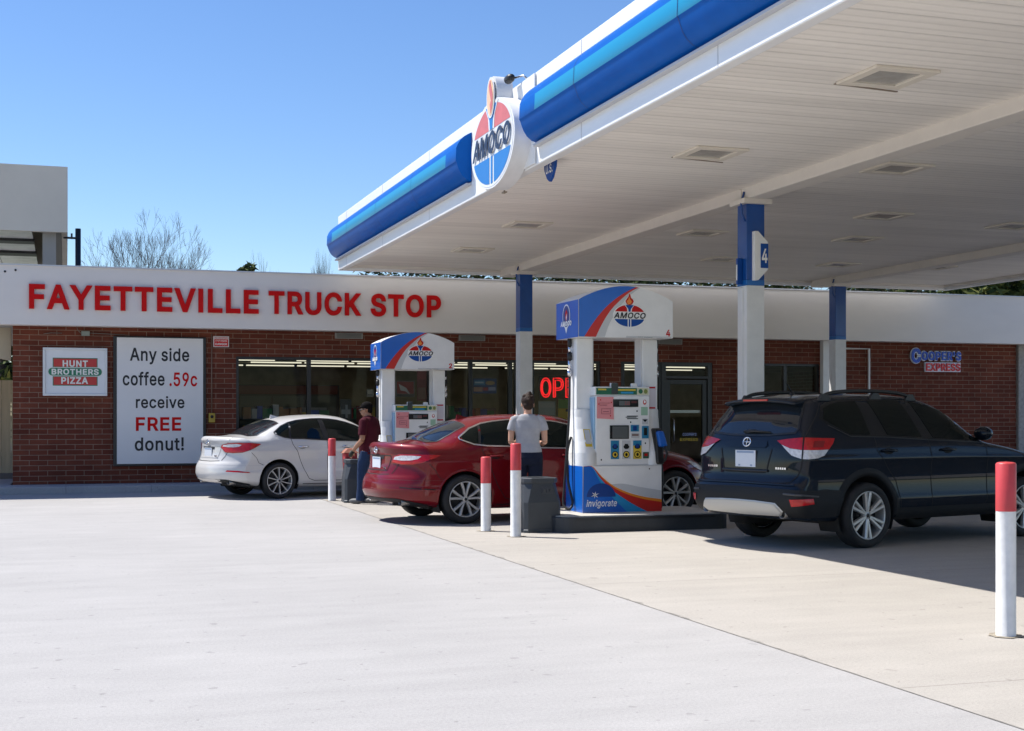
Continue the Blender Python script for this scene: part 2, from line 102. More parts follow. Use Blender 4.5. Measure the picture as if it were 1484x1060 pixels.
# ---------------------------------------------------------------- mesh builder
class MB:
    def __init__(self):
        self.v = []; self.f = []; self.m = []; self.s = []
    def add(self, verts, faces, mi=0, smooth=False):
        o = len(self.v)
        self.v += [tuple(p) for p in verts]
        for f in faces:
            self.f.append([i + o for i in f]); self.m.append(mi); self.s.append(smooth)
        return self
    def box(self, x0, x1, y0, y1, z0, z1, mi=0):
        v = [(x0,y0,z0),(x1,y0,z0),(x1,y1,z0),(x0,y1,z0),(x0,y0,z1),(x1,y0,z1),(x1,y1,z1),(x0,y1,z1)]
        f = [(3,2,1,0),(4,5,6,7),(0,1,5,4),(1,2,6,5),(2,3,7,6),(3,0,4,7)]
        return self.add(v, f, mi)
    def hexa(self, b, t, mi=0):
        # b, t: four points each, counter-clockwise from above
        return self.add(list(b)+list(t), [(3,2,1,0),(4,5,6,7),(0,1,5,4),(1,2,6,5),(2,3,7,6),(3,0,4,7)], mi)
    def prism(self, pts, axis, a0, a1, mi=0, smooth=False):
        # pts: 2D polygon; axis 'x': (y,z) ; 'y': (x,z) ; 'z': (x,y)
        def p3(p, a):
            return {'x': (a,p[0],p[1]), 'y': (p[0],a,p[1]), 'z': (p[0],p[1],a)}[axis]
        n = len(pts)
        v = [p3(p,a0) for p in pts] + [p3(p,a1) for p in pts]
        self.add(v, [list(range(n))[::-1], list(range(n,2*n))], mi)
        o = len(self.v) - 2*n
        for i in range(n):
            j = (i+1) % n
            self.f.append([o+i,o+j,o+n+j,o+n+i]); self.m.append(mi); self.s.append(smooth)
        return self
    def tube(self, path, r, n=8, mi=0, caps=True, smooth=True):
        P = [Vector(p) for p in path]
        rs = r if isinstance(r,(list,tuple)) else [r]*len(P)
        rings = []
        up = None
        for i,p in enumerate(P):
            t = (P[min(i+1,len(P)-1)] - P[max(i-1,0)])
            if t.length < 1e-9: t = Vector((0,0,1))
            t.normalize()
            if up is None:
                up = Vector((0,0,1)) if abs(t.z) < 0.9 else Vector((1,0,0))
            a = t.cross(up)
            if a.length < 1e-6: a = t.cross(Vector((0,1,0.1)))
            a.normalize(); b = a.cross(t).normalized(); up = b
            rings.append([p + (a*math.cos(2*math.pi*k/n) + b*math.sin(2*math.pi*k/n))*rs[i] for k in range(n)])
        v = [q for ring in rings for q in ring]
        f = []
        for i in range(len(P)-1):
            for k in range(n):
                f.append((i*n+k, i*n+(k+1)%n, (i+1)*n+(k+1)%n, (i+1)*n+k))
        self.add(v, f, mi, smooth)
        if caps:
            o = len(self.v)-len(v)
            self.f.append([o+k for k in range(n)][::-1]); self.m.append(mi); self.s.append(False)
            self.f.append([o+(len(P)-1)*n+k for k in range(n)]); self.m.append(mi); self.s.append(False)
        return self
    def lathe(self, prof, axis='z', n=24, mi=0, centre=(0,0,0), smooth=True, closed=False):
        # prof: (radius, height along axis)
        v = []
        for r,hh in prof:
            for k in range(n):
                a = 2*math.pi*k/n
                c, s_ = r*math.cos(a), r*math.sin(a)
                p = {'z': (c,s_,hh), 'y': (c,hh,s_), 'x': (hh,c,s_)}[axis]
                v.append((p[0]+centre[0],p[1]+centre[1],p[2]+centre[2]))
        f = []
        m = len(prof)
        for i in range(m if closed else m-1):
            i2 = (i+1) % m
            for k in range(n):
                f.append((i*n+k, i*n+(k+1)%n, i2*n+(k+1)%n, i2*n+k))
        return self.add(v, f, mi, smooth)
    def poly(self, pts3, mi=0):
        return self.add(pts3, [list(range(len(pts3)))], mi)
    def polyf(self, pts, y, mi=0):
        # polygon of (x,z) at y, facing -Y
        a = sum(pts[i][0]*pts[(i+1)%len(pts)][1]-pts[(i+1)%len(pts)][0]*pts[i][1] for i in range(len(pts)))
        if a < 0: pts = pts[::-1]
        return self.add([(p[0],y,p[1]) for p in pts], [list(range(len(pts)))], mi)
    def merge(self, data, mi=0, smooth=False):
        return self.add(data[0], data[1], mi, smooth)
    def xform(self, M_):
        self.v = [tuple(M_ @ Vector(p)) for p in self.v]
        return self
    def obj(self, name, mats, parent=None, loc=None, bevel=0.0, fix=True):
        me = bpy.data.meshes.new(name)
        me.from_pydata(self.v, [], self.f)
        if not isinstance(mats,(list,tuple)): mats = [mats]
        for m in mats: me.materials.append(m)
        me.polygons.foreach_set("material_index", self.m)
        me.polygons.foreach_set("use_smooth", self.s)
        if fix:
            bm = bmesh.new(); bm.from_mesh(me)
            bmesh.ops.recalc_face_normals(bm, faces=bm.faces[:])
            bm.to_mesh(me); bm.free()
        me.update()
        o = bpy.data.objects.new(name, me)
        COL.objects.link(o)
        if parent: o.parent = parent
        if loc: o.location = loc
        if bevel:
            b = o.modifiers.new("edge", 'BEVEL'); b.width = bevel; b.segments = 2; b.limit_method = 'ANGLE'; b.angle_limit = R(40)
        return o

def tag(o, label=None, cat=None, group=None, kind=None):
    if label: o["label"] = label
    if cat: o["category"] = cat
    if group: o["group"] = group
    if kind: o["kind"] = kind
    return o

def empty(name, loc=(0,0,0), rz=0.0, label=None, cat=None, group=None):
    o = bpy.data.objects.new(name, None)
    o.empty_display_size = 0.2
    COL.objects.link(o)
    o.location = loc; o.rotation_euler = (0,0,rz)
    return tag(o, label, cat, group)

def copy_tree(o, parent=None):
    c = o.copy(); COL.objects.link(c)
    if parent is not None: c.parent = parent
    for ch in list(o.children): copy_tree(ch, c)
    return c

# ---------------------------------------------------------------- lettering
def _wind(p, loops):
    w = 0
    for L in loops:
        for (x0,y0),(x1,y1) in zip(L, L[1:]+L[:1]):
            if (y0 <= p[1]) != (y1 <= p[1]):
                t = (p[1]-y0)/(y1-y0)
                if x0+t*(x1-x0) > p[0]: w += 1 if y1 > y0 else -1
    return w

_GC = {}
def glyph_fill(ch, bold):
    """triangles of one letter, its contours thickened by bold on every side"""
    key = (ch, bold)
    if key in _GC: return _GC[key]
    adv, loops = GLYPHS[ch]
    out = []
    for L in loops:
        P = [Vector((x/1000,y/1000)) for x,y in L]; n = len(P); Q = []
        for i in range(n):
            a, b, c = P[i-1], P[i], P[(i+1)%n]
            d1 = (b-a).normalized(); d2 = (c-b).normalized()
            n1 = Vector((-d1.y,d1.x)); n2 = Vector((-d2.y,d2.x))
            m = n1+n2
            if m.length < 1e-6: m = n1
            m.normalize()
            k = 1/max(0.45, m.dot(n1))
            q = b+m*bold*k
            Q.append((q.x,q.y))
        out.append(Q)
    verts = []; edges = []
    for Q in out:
        o = len(verts); verts += [Vector(q) for q in Q]
        edges += [(o+i, o+(i+1)%len(Q)) for i in range(len(Q))]
    r = delaunay_2d_cdt(verts, edges, [], 0, 1e-6)
    V, F = r[0], r[2]
    keep = []
    for f in F:
        c = sum((V[i] for i in f), Vector((0,0)))/len(f)
        if _wind((c.x,c.y), out) != 0: keep.append(list(f))
    _GC[key] = ([(v.x,v.y) for v in V], keep, adv/1000+2*bold*0.9)
    return _GC[key]

def text_data(s, bold=0.0, shear=0.0, extrude=0.0, spacing=1.0, outline=0.0):
    """flat or (extrude) solid lettering in the XY plane"""
    V = []; F = []; x = 0.0
    for ch in s:
        if ch == ' ':
            x += 0.19; continue
        v, f, adv = glyph_fill(ch, bold)
        used = sorted({i for q in f for i in q}); mp = {i:k for k,i in enumerate(used)}
        o = len(V); n = len(used)
        pts = [(v[i][0]+x+bold*0.9+shear*v[i][1], v[i][1]) for i in used]
        tri = [[mp[i] for i in q] for q in f]
        if not extrude:
            V += [(p[0],p[1],0.0) for p in pts]; F += [[o+i for i in q] for q in tri]
        else:
            V += [(p[0],p[1],0.0) for p in pts]+[(p[0],p[1],extrude) for p in pts]
            F += [[o+n+i for i in q] for q in tri]
            cnt = {}
            for q in tri:
                for a,b in zip(q, q[1:]+q[:1]): cnt[(a,b)] = cnt.get((a,b),0)+1
            for (a,b) in cnt:
                if (b,a) not in cnt: F.append([o+a,o+b,o+n+b,o+n+a])
        x += adv*spacing
    return V, F

def text_outline(mb, s, x0, x1, z0, z1, y, r, mi=0):
    """the contours of letters drawn as a thin glowing tube"""
    adv, loops = GLYPHS[s]
    xs = [p[0] for L in loops for p in L]; ys = [p[1] for L in loops for p in L]
    for L in loops:
        path = [(x0+(p[0]-min(xs))/(max(xs)-min(xs))*(x1-x0), y, z0+(p[1]-min(ys))/(max(ys)-min(ys))*(z1-z0)) for p in L]
        mb.tube(path+[path[0]], r, 6, mi, False)
    return mb

def text_fit(mb, s, x0, x1, z0, z1, y, mi=0, thick=0.0, **k):
    """lettering facing -Y fitted into a rectangle of the XZ plane; thick: how far it stands out towards -Y"""
    v, f = text_data(s, extrude=(0.02 if thick else 0.0), **k)
    xs = [p[0] for p in v]; ys = [p[1] for p in v]
    ax, bx, ay, by = min(xs), max(xs), min(ys), max(ys)
    zs = [p[2] for p in v]; az, bz = min(zs), max(zs)
    out = []
    for p in v:
        d = 0.0 if bz - az < 1e-9 else (p[2]-az)/(bz-az)*thick
        out.append((x0+(p[0]-ax)/(bx-ax)*(x1-x0), y-d, z0+(p[1]-ay)/(by-ay)*(z1-z0)))
    mb.add(out, f, mi)
    return mb

def ell(cx, cz, rx, rz, a0=0, a1=360, n=40):
    return [(cx+rx*math.cos(R(a0+(a1-a0)*i/n)), cz+rz*math.sin(R(a0+(a1-a0)*i/n))) for i in range(n+1 if abs(a1-a0) < 360 else n)]

def pchip(xs, ys):
    xs = np.array(xs, float); ys = np.array(ys, float)
    hh = np.diff(xs); d = np.diff(ys)/hh
    m = np.zeros(len(xs)); m[0] = d[0]; m[-1] = d[-1]
    for i in range(1,len(xs)-1):
        if d[i-1]*d[i] > 0:
            w1 = 2*hh[i]+hh[i-1]; w2 = hh[i]+2*hh[i-1]
            m[i] = (w1+w2)/(w1/d[i-1]+w2/d[i])
    def fn(x):
        x = np.clip(x, xs[0], xs[-1])
        i = np.clip(np.searchsorted(xs, x, side='right')-1, 0, len(xs)-2)
        t = (x-xs[i])/hh[i]
        return ((1+2*t)*(1-t)**2*ys[i] + t*(1-t)**2*hh[i]*m[i] + t*t*(3-2*t)*ys[i+1] + t*t*(t-1)*hh[i]*m[i+1])
    return fn

def catmull(xs, ys):
    xs = np.array(xs, float); ys = np.array(ys, float)
    m = np.gradient(ys, xs)
    hh = np.diff(xs)
    def fn(x):
        x = np.clip(x, xs[0], xs[-1])
        i = np.clip(np.searchsorted(xs, x, side='right')-1, 0, len(xs)-2)
        t = (x-xs[i])/hh[i]
        return ((1+2*t)*(1-t)**2*ys[i] + t*(1-t)**2*hh[i]*m[i] + t*t*(3-2*t)*ys[i+1] + t*t*(t-1)*hh[i]*m[i+1])
    return fn

# common paints and surfaces
WHITE = mat("white_paint", (0.80,0.80,0.79), 0.45, var=0.05, vscale=2.0, rvar=0.1)
CREAM = mat("soffit_white", (0.74,0.69,0.62), 0.55, var=0.04)
BLUE = mat("royal_blue_paint", (0.001,0.095,0.40), 0.35, var=0.06, spec=0.08)
BLUEMID = mat("bright_blue_paint", (0.010,0.16,0.62), 0.3, coat=0.3)
CYAN = mat("sky_blue_stripe", (0.012,0.25,0.45), 0.35, spec=0.25)
RED = mat("sign_red", (0.58,0.007,0.007), 0.6, var=0.05, spec=0.12)
LOGORED = mat("logo_red", (0.50,0.012,0.012), 0.5, spec=0.2)
LOGOBLUE = mat("logo_blue", (0.005,0.065,0.30), 0.4, spec=0.25)
ORANGE = mat("logo_orange", (0.80,0.24,0.04), 0.4)
BLACK = mat("black_trim", (0.012,0.012,0.013), 0.45)
BLACKTXT = mat("black_lettering", (0.008,0.008,0.010), 0.5)
RUBBER = mat("hose_rubber", (0.015,0.015,0.016), 0.55)
STEEL = mat("brushed_steel", (0.55,0.55,0.56), 0.3, metal=1.0)
CHROME = mat("chrome", (0.75,0.75,0.77), 0.12, metal=1.0)
DARKFRAME = mat("dark_bronze_frame", (0.010,0.012,0.016), 0.35)
# ---------------------------------------------------------------- camera, world, sun
cam_data = bpy.data.cameras.new("camera")
cam_data.sensor_width = 36.0
cam_data.lens = 36.0*1983.3/1484
cam_data.shift_y = (602.66-530)/1484
cam_data.clip_end = 4000
cam = bpy.data.objects.new("camera", cam_data)
COL.objects.link(cam)
cam.location = (0,0,1.42)
cam.rotation_euler = (R(90),0,-R(18.051))
scene.camera = cam

SUN_EL, SUN_AZ = R(56.5), math.atan2(-0.767,0.641)
world = bpy.data.worlds.new("World")
scene.world = world
world.use_nodes = True
nt = world.node_tree
sky = nt.nodes.new("ShaderNodeTexSky")
sky.sky_type = 'NISHITA'; sky.sun_disc = False
sky.sun_elevation = SUN_EL; sky.sun_rotation = SUN_AZ
sky.air_density = 1.0; sky.dust_density = 0.1; sky.ozone_density = 4.0
hs = nt.nodes.new("ShaderNodeHueSaturation"); hs.inputs["Saturation"].default_value = 1.15; hs.inputs["Hue"].default_value = 0.508
nt.links.new(sky.outputs[0], hs.inputs["Color"])
nt.links.new(hs.outputs[0], nt.nodes["Background"].inputs[0])
nt.nodes["Background"].inputs[1].default_value = 0.102
sd = bpy.data.lights.new("sun", 'SUN')
sd.energy = 4.6; sd.angle = R(0.53); sd.color = (1.0,0.965,0.91)
so = bpy.data.objects.new("sun", sd)
COL.objects.link(so)
so.location = (-20,20,40)
so.rotation_euler = Vector((math.cos(SUN_EL)*math.sin(SUN_AZ), math.cos(SUN_EL)*math.cos(SUN_AZ), math.sin(SUN_EL))).to_track_quat('Z','Y').to_euler()
scene.view_settings.view_transform = 'Standard'
scene.view_settings.look = 'None'
scene.view_settings.gamma = 1.0
scene.view_settings.exposure = 0.62
scene.cycles.max_bounces = 8
scene.cycles.transparent_max_bounces = 10
scene.cycles.sample_clamp_indirect = 6.0
scene.cycles.use_denoising = True

# ---------------------------------------------------------------- ground surfaces
def concrete(name, base, dark, streak=1.0, jx=None, jy=None, off=(0,0)):
    m = bpy.data.materials.new(name); m.use_nodes = True
    nt = m.node_tree; L = nt.links; N = nt.nodes
    b = N["Principled BSDF"]; b.inputs["Roughness"].default_value = 0.85; b.inputs["Specular IOR Level"].default_value = 0.25
    tc = N.new("ShaderNodeTexCoord")
    def noise(scale, detail, rough=0.6, stretch=(1,1,1)):
        mp = N.new("ShaderNodeMapping"); mp.inputs["Scale"].default_value = stretch
        L.new(tc.outputs["Object"], mp.inputs[0])
        n = N.new("ShaderNodeTexNoise"); n.inputs["Scale"].default_value = scale; n.inputs["Detail"].default_value = detail; n.inputs["Roughness"].default_value = rough
        L.new(mp.outputs[0], n.inputs["Vector"])
        return n.outputs["Fac"]
    def rng(src, a, b_, c, d):
        r = N.new("ShaderNodeMapRange"); r.inputs[1].default_value = a; r.inputs[2].default_value = b_; r.inputs[3].default_value = c; r.inputs[4].default_value = d
        L.new(src, r.inputs[0]); return r.outputs[0]
    def mul(a, b_):
        q = N.new("ShaderNodeMath"); q.operation = 'MULTIPLY'; L.new(a, q.inputs[0]); L.new(b_, q.inputs[1]); return q.outputs[0]
    big = rng(noise(0.35, 5), 0.3, 0.7, 0.93, 1.05)
    mid = rng(noise(2.2, 6, 0.65, (0.5,1.6,1)), 0.3, 0.7, 0.94, 1.05)
    fine = rng(noise(55, 3, 0.7), 0.25, 0.75, 0.86, 1.12)
    grit = rng(noise(190, 2, 0.7), 0.3, 0.7, 0.80, 1.18)
    spots = rng(noise(9, 2, 0.4), 0.70, 0.74, 1.0, 0.80)
    specks = rng(noise(16, 1, 0.3, (1,1.7,1)), 0.775, 0.80, 1.0, 0.55)
    tot = mul(mul(mul(big, mid), mul(fine, grit)), mul(spots, specks))
    # pale worn tyre path and pour streaks
    st = rng(noise(1.2, 4, 0.6, (0.12,2.5,1)), 0.35, 0.7, 1.0-0.05*streak, 1.0+0.03*streak)
    tot = mul(tot, st)
    if jx or jy:
        sep = N.new("ShaderNodeSeparateXYZ"); L.new(tc.outputs["Object"], sep.inputs[0])
        wob = rng(noise(3.0, 3), 0, 1, -0.02, 0.02)
        for ax, sp, o in (("X",jx,off[0]),("Y",jy,off[1])):
            if not sp: continue
            a = N.new("ShaderNodeMath"); a.operation = 'ADD'; a.inputs[1].default_value = -o; L.new(sep.outputs[ax], a.inputs[0])
            a2 = N.new("ShaderNodeMath"); a2.operation = 'ADD'; L.new(a.outputs[0], a2.inputs[0]); L.new(wob, a2.inputs[1])
            p = N.new("ShaderNodeMath"); p.operation = 'PINGPONG'; p.inputs[1].default_value = sp/2; L.new(a2.outputs[0], p.inputs[0])
            tot = mul(tot, rng(p.outputs[0], 0.004, 0.012, 0.72, 1.0))
    mx = N.new("ShaderNodeMix"); mx.data_type = 'RGBA'
    mx.inputs[6].default_value = (*dark,1); mx.inputs[7].default_value = (*base,1)
    L.new(rng(noise(0.8, 6, 0.7), 0.25, 0.6, 0.55, 1.0), mx.inputs[0])
    sc = N.new("ShaderNodeVectorMath"); sc.operation = 'SCALE'
    L.new(mx.outputs[2], sc.inputs[0]); L.new(tot, sc.inputs["Scale"])
    L.new(sc.outputs[0], b.inputs["Base Color"])
    bp = N.new("ShaderNodeBump"); bp.inputs["Strength"].default_value = 0.25; bp.inputs["Distance"].default_value = 0.004
    L.new(noise(120, 4, 0.7), bp.inputs["Height"]); L.new(bp.outputs[0], b.inputs["Normal"])
    MATS[name] = m
    return m

PALE = concrete("pale_concrete", (0.400,0.384,0.367), (0.370,0.355,0.340), 0.45)
TAN = concrete("tan_concrete", (0.415,0.384,0.342), (0.378,0.346,0.304), 0.8, jy=4.6, jx=5.2, off=(4.12,1.55))
WALKC = concrete("sidewalk_concrete", (0.36,0.36,0.37), (0.28,0.28,0.29), 1.0, jx=1.5)
ASPH = mat("asphalt", (0.055,0.055,0.058), 0.9, var=0.25, vscale=6, bump=0.4, bscale=90)
GRASS = mat("field_grass", (0.055,0.075,0.025), 0.95, var=0.4, vscale=1.2)

def sheet(name, x0, x1, y0, y1, z, m):
    mb = MB(); mb.add([(x0,y0,z),(x1,y0,z),(x1,y1,z),(x0,y1,z)], [(0,1,2,3)])
    return tag(mb.obj(name, m), kind='structure')

sheet("ground", -1500,1500,-1500,1500,-0.03, GRASS)
sheet("side_yard", -40,60,-25,75,-0.02, ASPH)
sheet("forecourt", -40,4.112,-25,26.1,0.0, PALE)
sheet("pump_slab", 4.115,60,-25,26.1,0.0, TAN)
# the joint between the two slabs: a narrow strip of worn sealant with crumbled edges
mb = MB()
rj = random.Random(3)
ys = [-10+i*0.12 for i in range(300)]
for i in range(len(ys)-1):
    if i == 0:
        wl, wr = 4.104, 4.138
    nl, nr = 4.1135-rj.random()*0.004, 4.119+rj.random()**5*0.05
    mb.add([(wl,ys[i],0.003),(wr,ys[i],0.003),(nr,ys[i+1],0.003),(nl,ys[i+1],0.003)], [(0,1,2,3)])
    wl, wr = nl, nr
tag(mb.obj("joint_sealant_path", mat("joint_sealant", (0.27,0.25,0.22), 0.9, var=0.35, vscale=14)), kind='structure')
# pale gravel-ish lot beside the store
sheet("side_path", -40,-3.2,27.3,60,0.0, concrete("side_lot_concrete", (0.62,0.60,0.55),(0.55,0.52,0.46)))
# raised walk along the store front
mb = MB()
mb.box(-6,26,26.1,27.0,-0.02,0.135)
mb.box(-6,-0.98,27.0,29.6,-0.02,0.135)
tag(mb.obj("sidewalk", WALKC, bevel=0.015), kind='structure')

# ---------------------------------------------------------------- the store building
def brick_mat():
    m = bpy.data.materials.new("brown_brick"); m.use_nodes = True
    nt = m.node_tree; L = nt.links; N = nt.nodes
    b = N["Principled BSDF"]; b.inputs["Roughness"].default_value = 0.85; b.inputs["Specular IOR Level"].default_value = 0.25
    tc = N.new("ShaderNodeTexCoord")
    sep = N.new("ShaderNodeSeparateXYZ"); L.new(tc.outputs["Object"], sep.inputs[0])
    # run the courses along x on the front and along y on the end walls
    ad = N.new("ShaderNodeMath"); ad.operation = 'ADD'; L.new(sep.outputs["X"], ad.inputs[0]); L.new(sep.outputs["Y"], ad.inputs[1])
    cb = N.new("ShaderNodeCombineXYZ"); L.new(ad.outputs[0], cb.inputs["X"]); L.new(sep.outputs["Z"], cb.inputs["Y"])
    br = N.new("ShaderNodeTexBrick")
    br.inputs["Color1"].default_value = (0.115,0.028,0.016,1); br.inputs["Color2"].default_value = (0.165,0.048,0.027,1)
    br.inputs["Mortar"].default_value = (0.25,0.17,0.125,1)
    br.inputs["Scale"].default_value = 1.0; br.inputs["Brick Width"].default_value = 0.325; br.inputs["Row Height"].default_value = 0.0975
    br.inputs["Mortar Size"].default_value = 0.0055; br.inputs["Mortar Smooth"].default_value = 0.15; br.inputs["Bias"].default_value = -0.1
    L.new(cb.outputs[0], br.inputs["Vector"])
    n = N.new("ShaderNodeTexNoise"); n.inputs["Scale"].default_value = 1.3; n.inputs["Detail"].default_value = 8; n.inputs["Roughness"].default_value = 0.7
    L.new(cb.outputs[0], n.inputs["Vector"])
    r = N.new("ShaderNodeMapRange"); r.inputs[1].default_value = 0.25; r.inputs[2].default_value = 0.75; r.inputs[3].default_value = 0.65; r.inputs[4].default_value = 1.35
    L.new(n.outputs["Fac"], r.inputs[0])
    # splash-stained lower courses
    sc = N.new("ShaderNodeVectorMath"); sc.operation = 'SCALE'
    L.new(br.outputs["Color"], sc.inputs[0]); L.new(r.outputs[0], sc.inputs["Scale"])
    L.new(sc.outputs[0], b.inputs["Base Color"])
    bp = N.new("ShaderNodeBump"); bp.inputs["Strength"].default_value = 0.6; bp.inputs["Distance"].default_value = 0.008; bp.invert = True
    L.new(br.outputs["Fac"], bp.inputs["Height"]); L.new(bp.outputs[0], b.inputs["Normal"])
    return m
BRICK = brick_mat()
FASCIA = mat("fascia_panel_white", (0.72,0.665,0.605), 0.6, var=0.045, vscale=0.9, stretch=(0.5,1,1.6))
ROOFM = mat("roof_membrane", (0.35,0.35,0.34), 0.9)
GLASSW = glass_mat("store_glass", (0.60,0.62,0.60), ior=1.22)
INT = mat("interior_wall", (0.46,0.41,0.29), 0.8, var=0.35, vscale=1.5)
INTF = mat("interior_floor", (0.10,0.09,0.08), 0.5)
TUBE = mat("fluorescent_tube", (1.0,0.93,0.74), 0.5, emit=0.9)
STUCCO = mat("grey_stucco", (0.32,0.31,0.29), 0.95, var=0.25, vscale=20, bump=0.8, bscale=45)

store = empty("store_building", (0,27,0), 0, "long single storey brick store with a deep white fascia and dark windows behind the pumps", "store")
WX0, WX1 = -0.94, 21.31
OPEN = [(3.15,8.93,0.62,2.575),(9.18,10.78,0.62,2.575),(11.24,12.19,0.62,2.575),(12.19,13.40,0.14,2.575),(14.55,16.05,0.62,2.575)]
def wall_mb():
    mb = MB()
    y0, y1 = 0.0, 0.2
    x = WX0
    for a,b_,z0,z1 in OPEN:
        if a > x: mb.box(x,a,y0,y1,0.0,3.25)
        mb.box(a,b_,y0,y1,z1,3.25)
        if z0 > 0.2: mb.box(a,b_,y0,y1,0.0,z0)
        x = b_
    mb.box(x,WX1,y0,y1,0.0,3.25)
    mb.box(WX0,WX0+0.2,0.2,12,0,3.25)
    mb.box(WX1-0.2,WX1,0.2,12,0,3.25)
    mb.box(WX0+0.2,WX1-0.2,11.8,12,0,3.25)
    return mb
wall_mb().obj("wall", BRICK, store)
mb = MB(); mb.box(-3.4,24.5,-0.6,-0.42,3.075,4.15); mb.box(-3.4,-3.22,-0.42,12.3,3.075,4.15)
mb.box(-3.22,24.5,-0.42,0.0,3.09,3.13)
fas = mb.obj("fascia", FASCIA, store)
mb = MB(); mb.box(-3.44,24.54,-0.63,-0.40,4.15,4.175)
mb.obj("coping", mat("coping_metal", (0.55,0.55,0.56), 0.45, metal=0.3), fas)
for hx,hz in ((-1.05,4.03),(-0.87,4.06)):
    mb = MB(); mb.lathe([(0.0,-0.612),(0.02,-0.612),(0.02,-0.60)], 'y', 12, 0, (hx,0,hz))
    mb.obj("cable_hole", BLACK, fas)
mb = MB(); mb.box(-3.22,24.5,-0.4,12.3,3.30,3.42)
mb.obj("roof", ROOFM, store)
# interior shell
mb = MB()
mb.add([(WX0+.2,0.2,0.14),(WX1-.2,0.2,0.14),(WX1-.2,10.4,0.14),(WX0+.2,10.4,0.14)], [(0,1,2,3)], 1)
mb.add([(WX0+.2,10.4,0.14),(WX1-.2,10.4,0.14),(WX1-.2,10.4,2.75),(WX0+.2,10.4,2.75)], [(0,1,2,3)], 0)
mb.add([(WX0+.2,0.2,2.75),(WX1-.2,0.2,2.75),(WX1-.2,10.4,2.75),(WX0+.2,10.4,2.75)], [(0,1,2,3)], 0)
mb.obj("interior", [INT,INTF], store, fix=False)
for k,yy in enumerate((2.9,4.4,5.7,7.7)):
    mb = MB()
    rr = random.Random(k)
    x = 1.5 + rr.random()
    while x < 15.5:
        mb.box(x,x+1.2,yy-0.02,yy+0.02,2.67,2.70)
        x += 1.2 + (0.08 if rr.random() < 0.75 else 0.5)
    mb.obj("ceiling_lamp", TUBE, store)
# windows and the door
def window(x0,x1,z0,z1,mull,name="window"):
    mb = MB(); t = 0.055; ya, yb = 0.04, 0.15
    mb.box(x0,x1,ya,yb,z1-t,z1); mb.box(x0,x1,ya,yb,z0,z0+t)
    mb.box(x0,x0+t,ya,yb,z0+t,z1-t); mb.box(x1-t,x1,ya,yb,z0+t,z1-t)
    for m_ in mull: mb.box(m_-0.04,m_+0.04,ya-0.003,yb,z0+t,z1-t)
    o = mb.obj(name, DARKFRAME, store, bevel=0.004)
    xs = [x0+t]+[c for m_ in mull for c in (m_-0.04,m_+0.04)]+[x1-t]
    for i in range(0,len(xs),2):
        g = MB(); g.add([(xs[i],0.09,z0+t),(xs[i+1],0.09,z0+t),(xs[i+1],0.09,z1-t),(xs[i],0.09,z1-t)], [(0,1,2,3)])
        g.obj("pane", GLASSW, o)
    return o
window(3.15,8.93,0.62,2.575,(4.58,5.98,7.05,7.92,8.78))
window(9.18,10.78,0.62,2.575,(9.26,10.6))
window(11.24,12.19,0.62,2.575,(11.3,))
window(14.55,16.05,0.62,2.575,(15.2,))
mb = MB()
mb.box(12.19,12.30,0.02,0.16,0.14,2.575); mb.box(13.29,13.40,0.02,0.16,0.14,2.575); mb.box(12.30,13.29,0.02,0.16,2.49,2.575)
mb.box(12.30,13.29,0.02,0.16,2.22,2.28)
mb.box(12.31,12.41,0.05,0.12,0.16,2.2); mb.box(13.18,13.28,0.05,0.12,0.16,2.2); mb.box(12.41,13.18,0.05,0.12,2.1,2.2); mb.box(12.41,13.18,0.05,0.12,0.16,0.4)
door = mb.obj("door", DARKFRAME, store, bevel=0.004)
g = MB(); g.add([(12.41,0.09,0.4),(13.18,0.09,0.4),(13.18,0.09,2.1),(12.41,0.09,2.1)], [(0,1,2,3)]); g.add([(12.30,0.09,2.28),(13.29,0.09,2.28),(13.29,0.09,2.49),(12.30,0.09,2.49)], [(0,1,2,3)])
g.obj("pane", GLASSW, door)
mb = MB(); mb.tube([(12.47,0.05,0.85),(12.47,-0.02,0.88),(12.47,-0.02,1.32),(12.47,0.05,1.35)], 0.014, 8)
mb.obj("handle", STEEL, door)
mb = MB(); mb.box(12.42,13.17,0.125,0.16,1.48,1.54); mb.obj("push_bar", STEEL, door)
mb = MB(); text_fit(mb, "COOPER'S", 12.72,13.05,0.98,1.045, 0.082, 0, bold=0.02); text_fit(mb, "EXPRESS", 12.66,13.08,0.87,0.935, 0.082, 1, bold=0.02)
mb.obj("lettering", [mat("decal_pale_blue",(0.35,0.42,0.72),0.5), mat("decal_yellow",(0.7,0.5,0.05),0.5)], door)
# vents under the fascia
for vx in (5.37,7.93,12.38):
    mb = MB(); mb.box(vx-0.28,vx+0.28,-0.03,0.0,2.955,3.07)
    for i in range(5): mb.box(vx-0.25,vx+0.25,-0.042,-0.028,2.968+i*0.019,2.978+i*0.019,1)
    mb.obj("vent", [mat("vent_grey",(0.30,0.29,0.27),0.6), mat("vent_slat",(0.16,0.155,0.145),0.6)], store)
mb = MB(); mb.box(16.05,16.27,-0.14,0.0,0.14,3.1); mb.obj("pilaster", WHITE, store, bevel=0.01)
mb = MB(); mb.box(21.31,22.1,-0.08,0.35,0.0,3.08); mb.obj("end_pier", STUCCO, store)
# the flat canopy bracket sticking out at the store's end
mb = MB(); mb.hexa([(-2.5,0.3,2.75),(-0.98,0.3,2.45),(-0.98,0.5,2.45),(-2.5,0.5,2.75)], [(-2.5,0.3,3.07),(-0.98,0.3,3.07),(-0.98,0.5,3.07),(-2.5,0.5,3.07)])
mb.obj("eave_bracket", mat("tan_metal",(0.42,0.36,0.26),0.6), store)

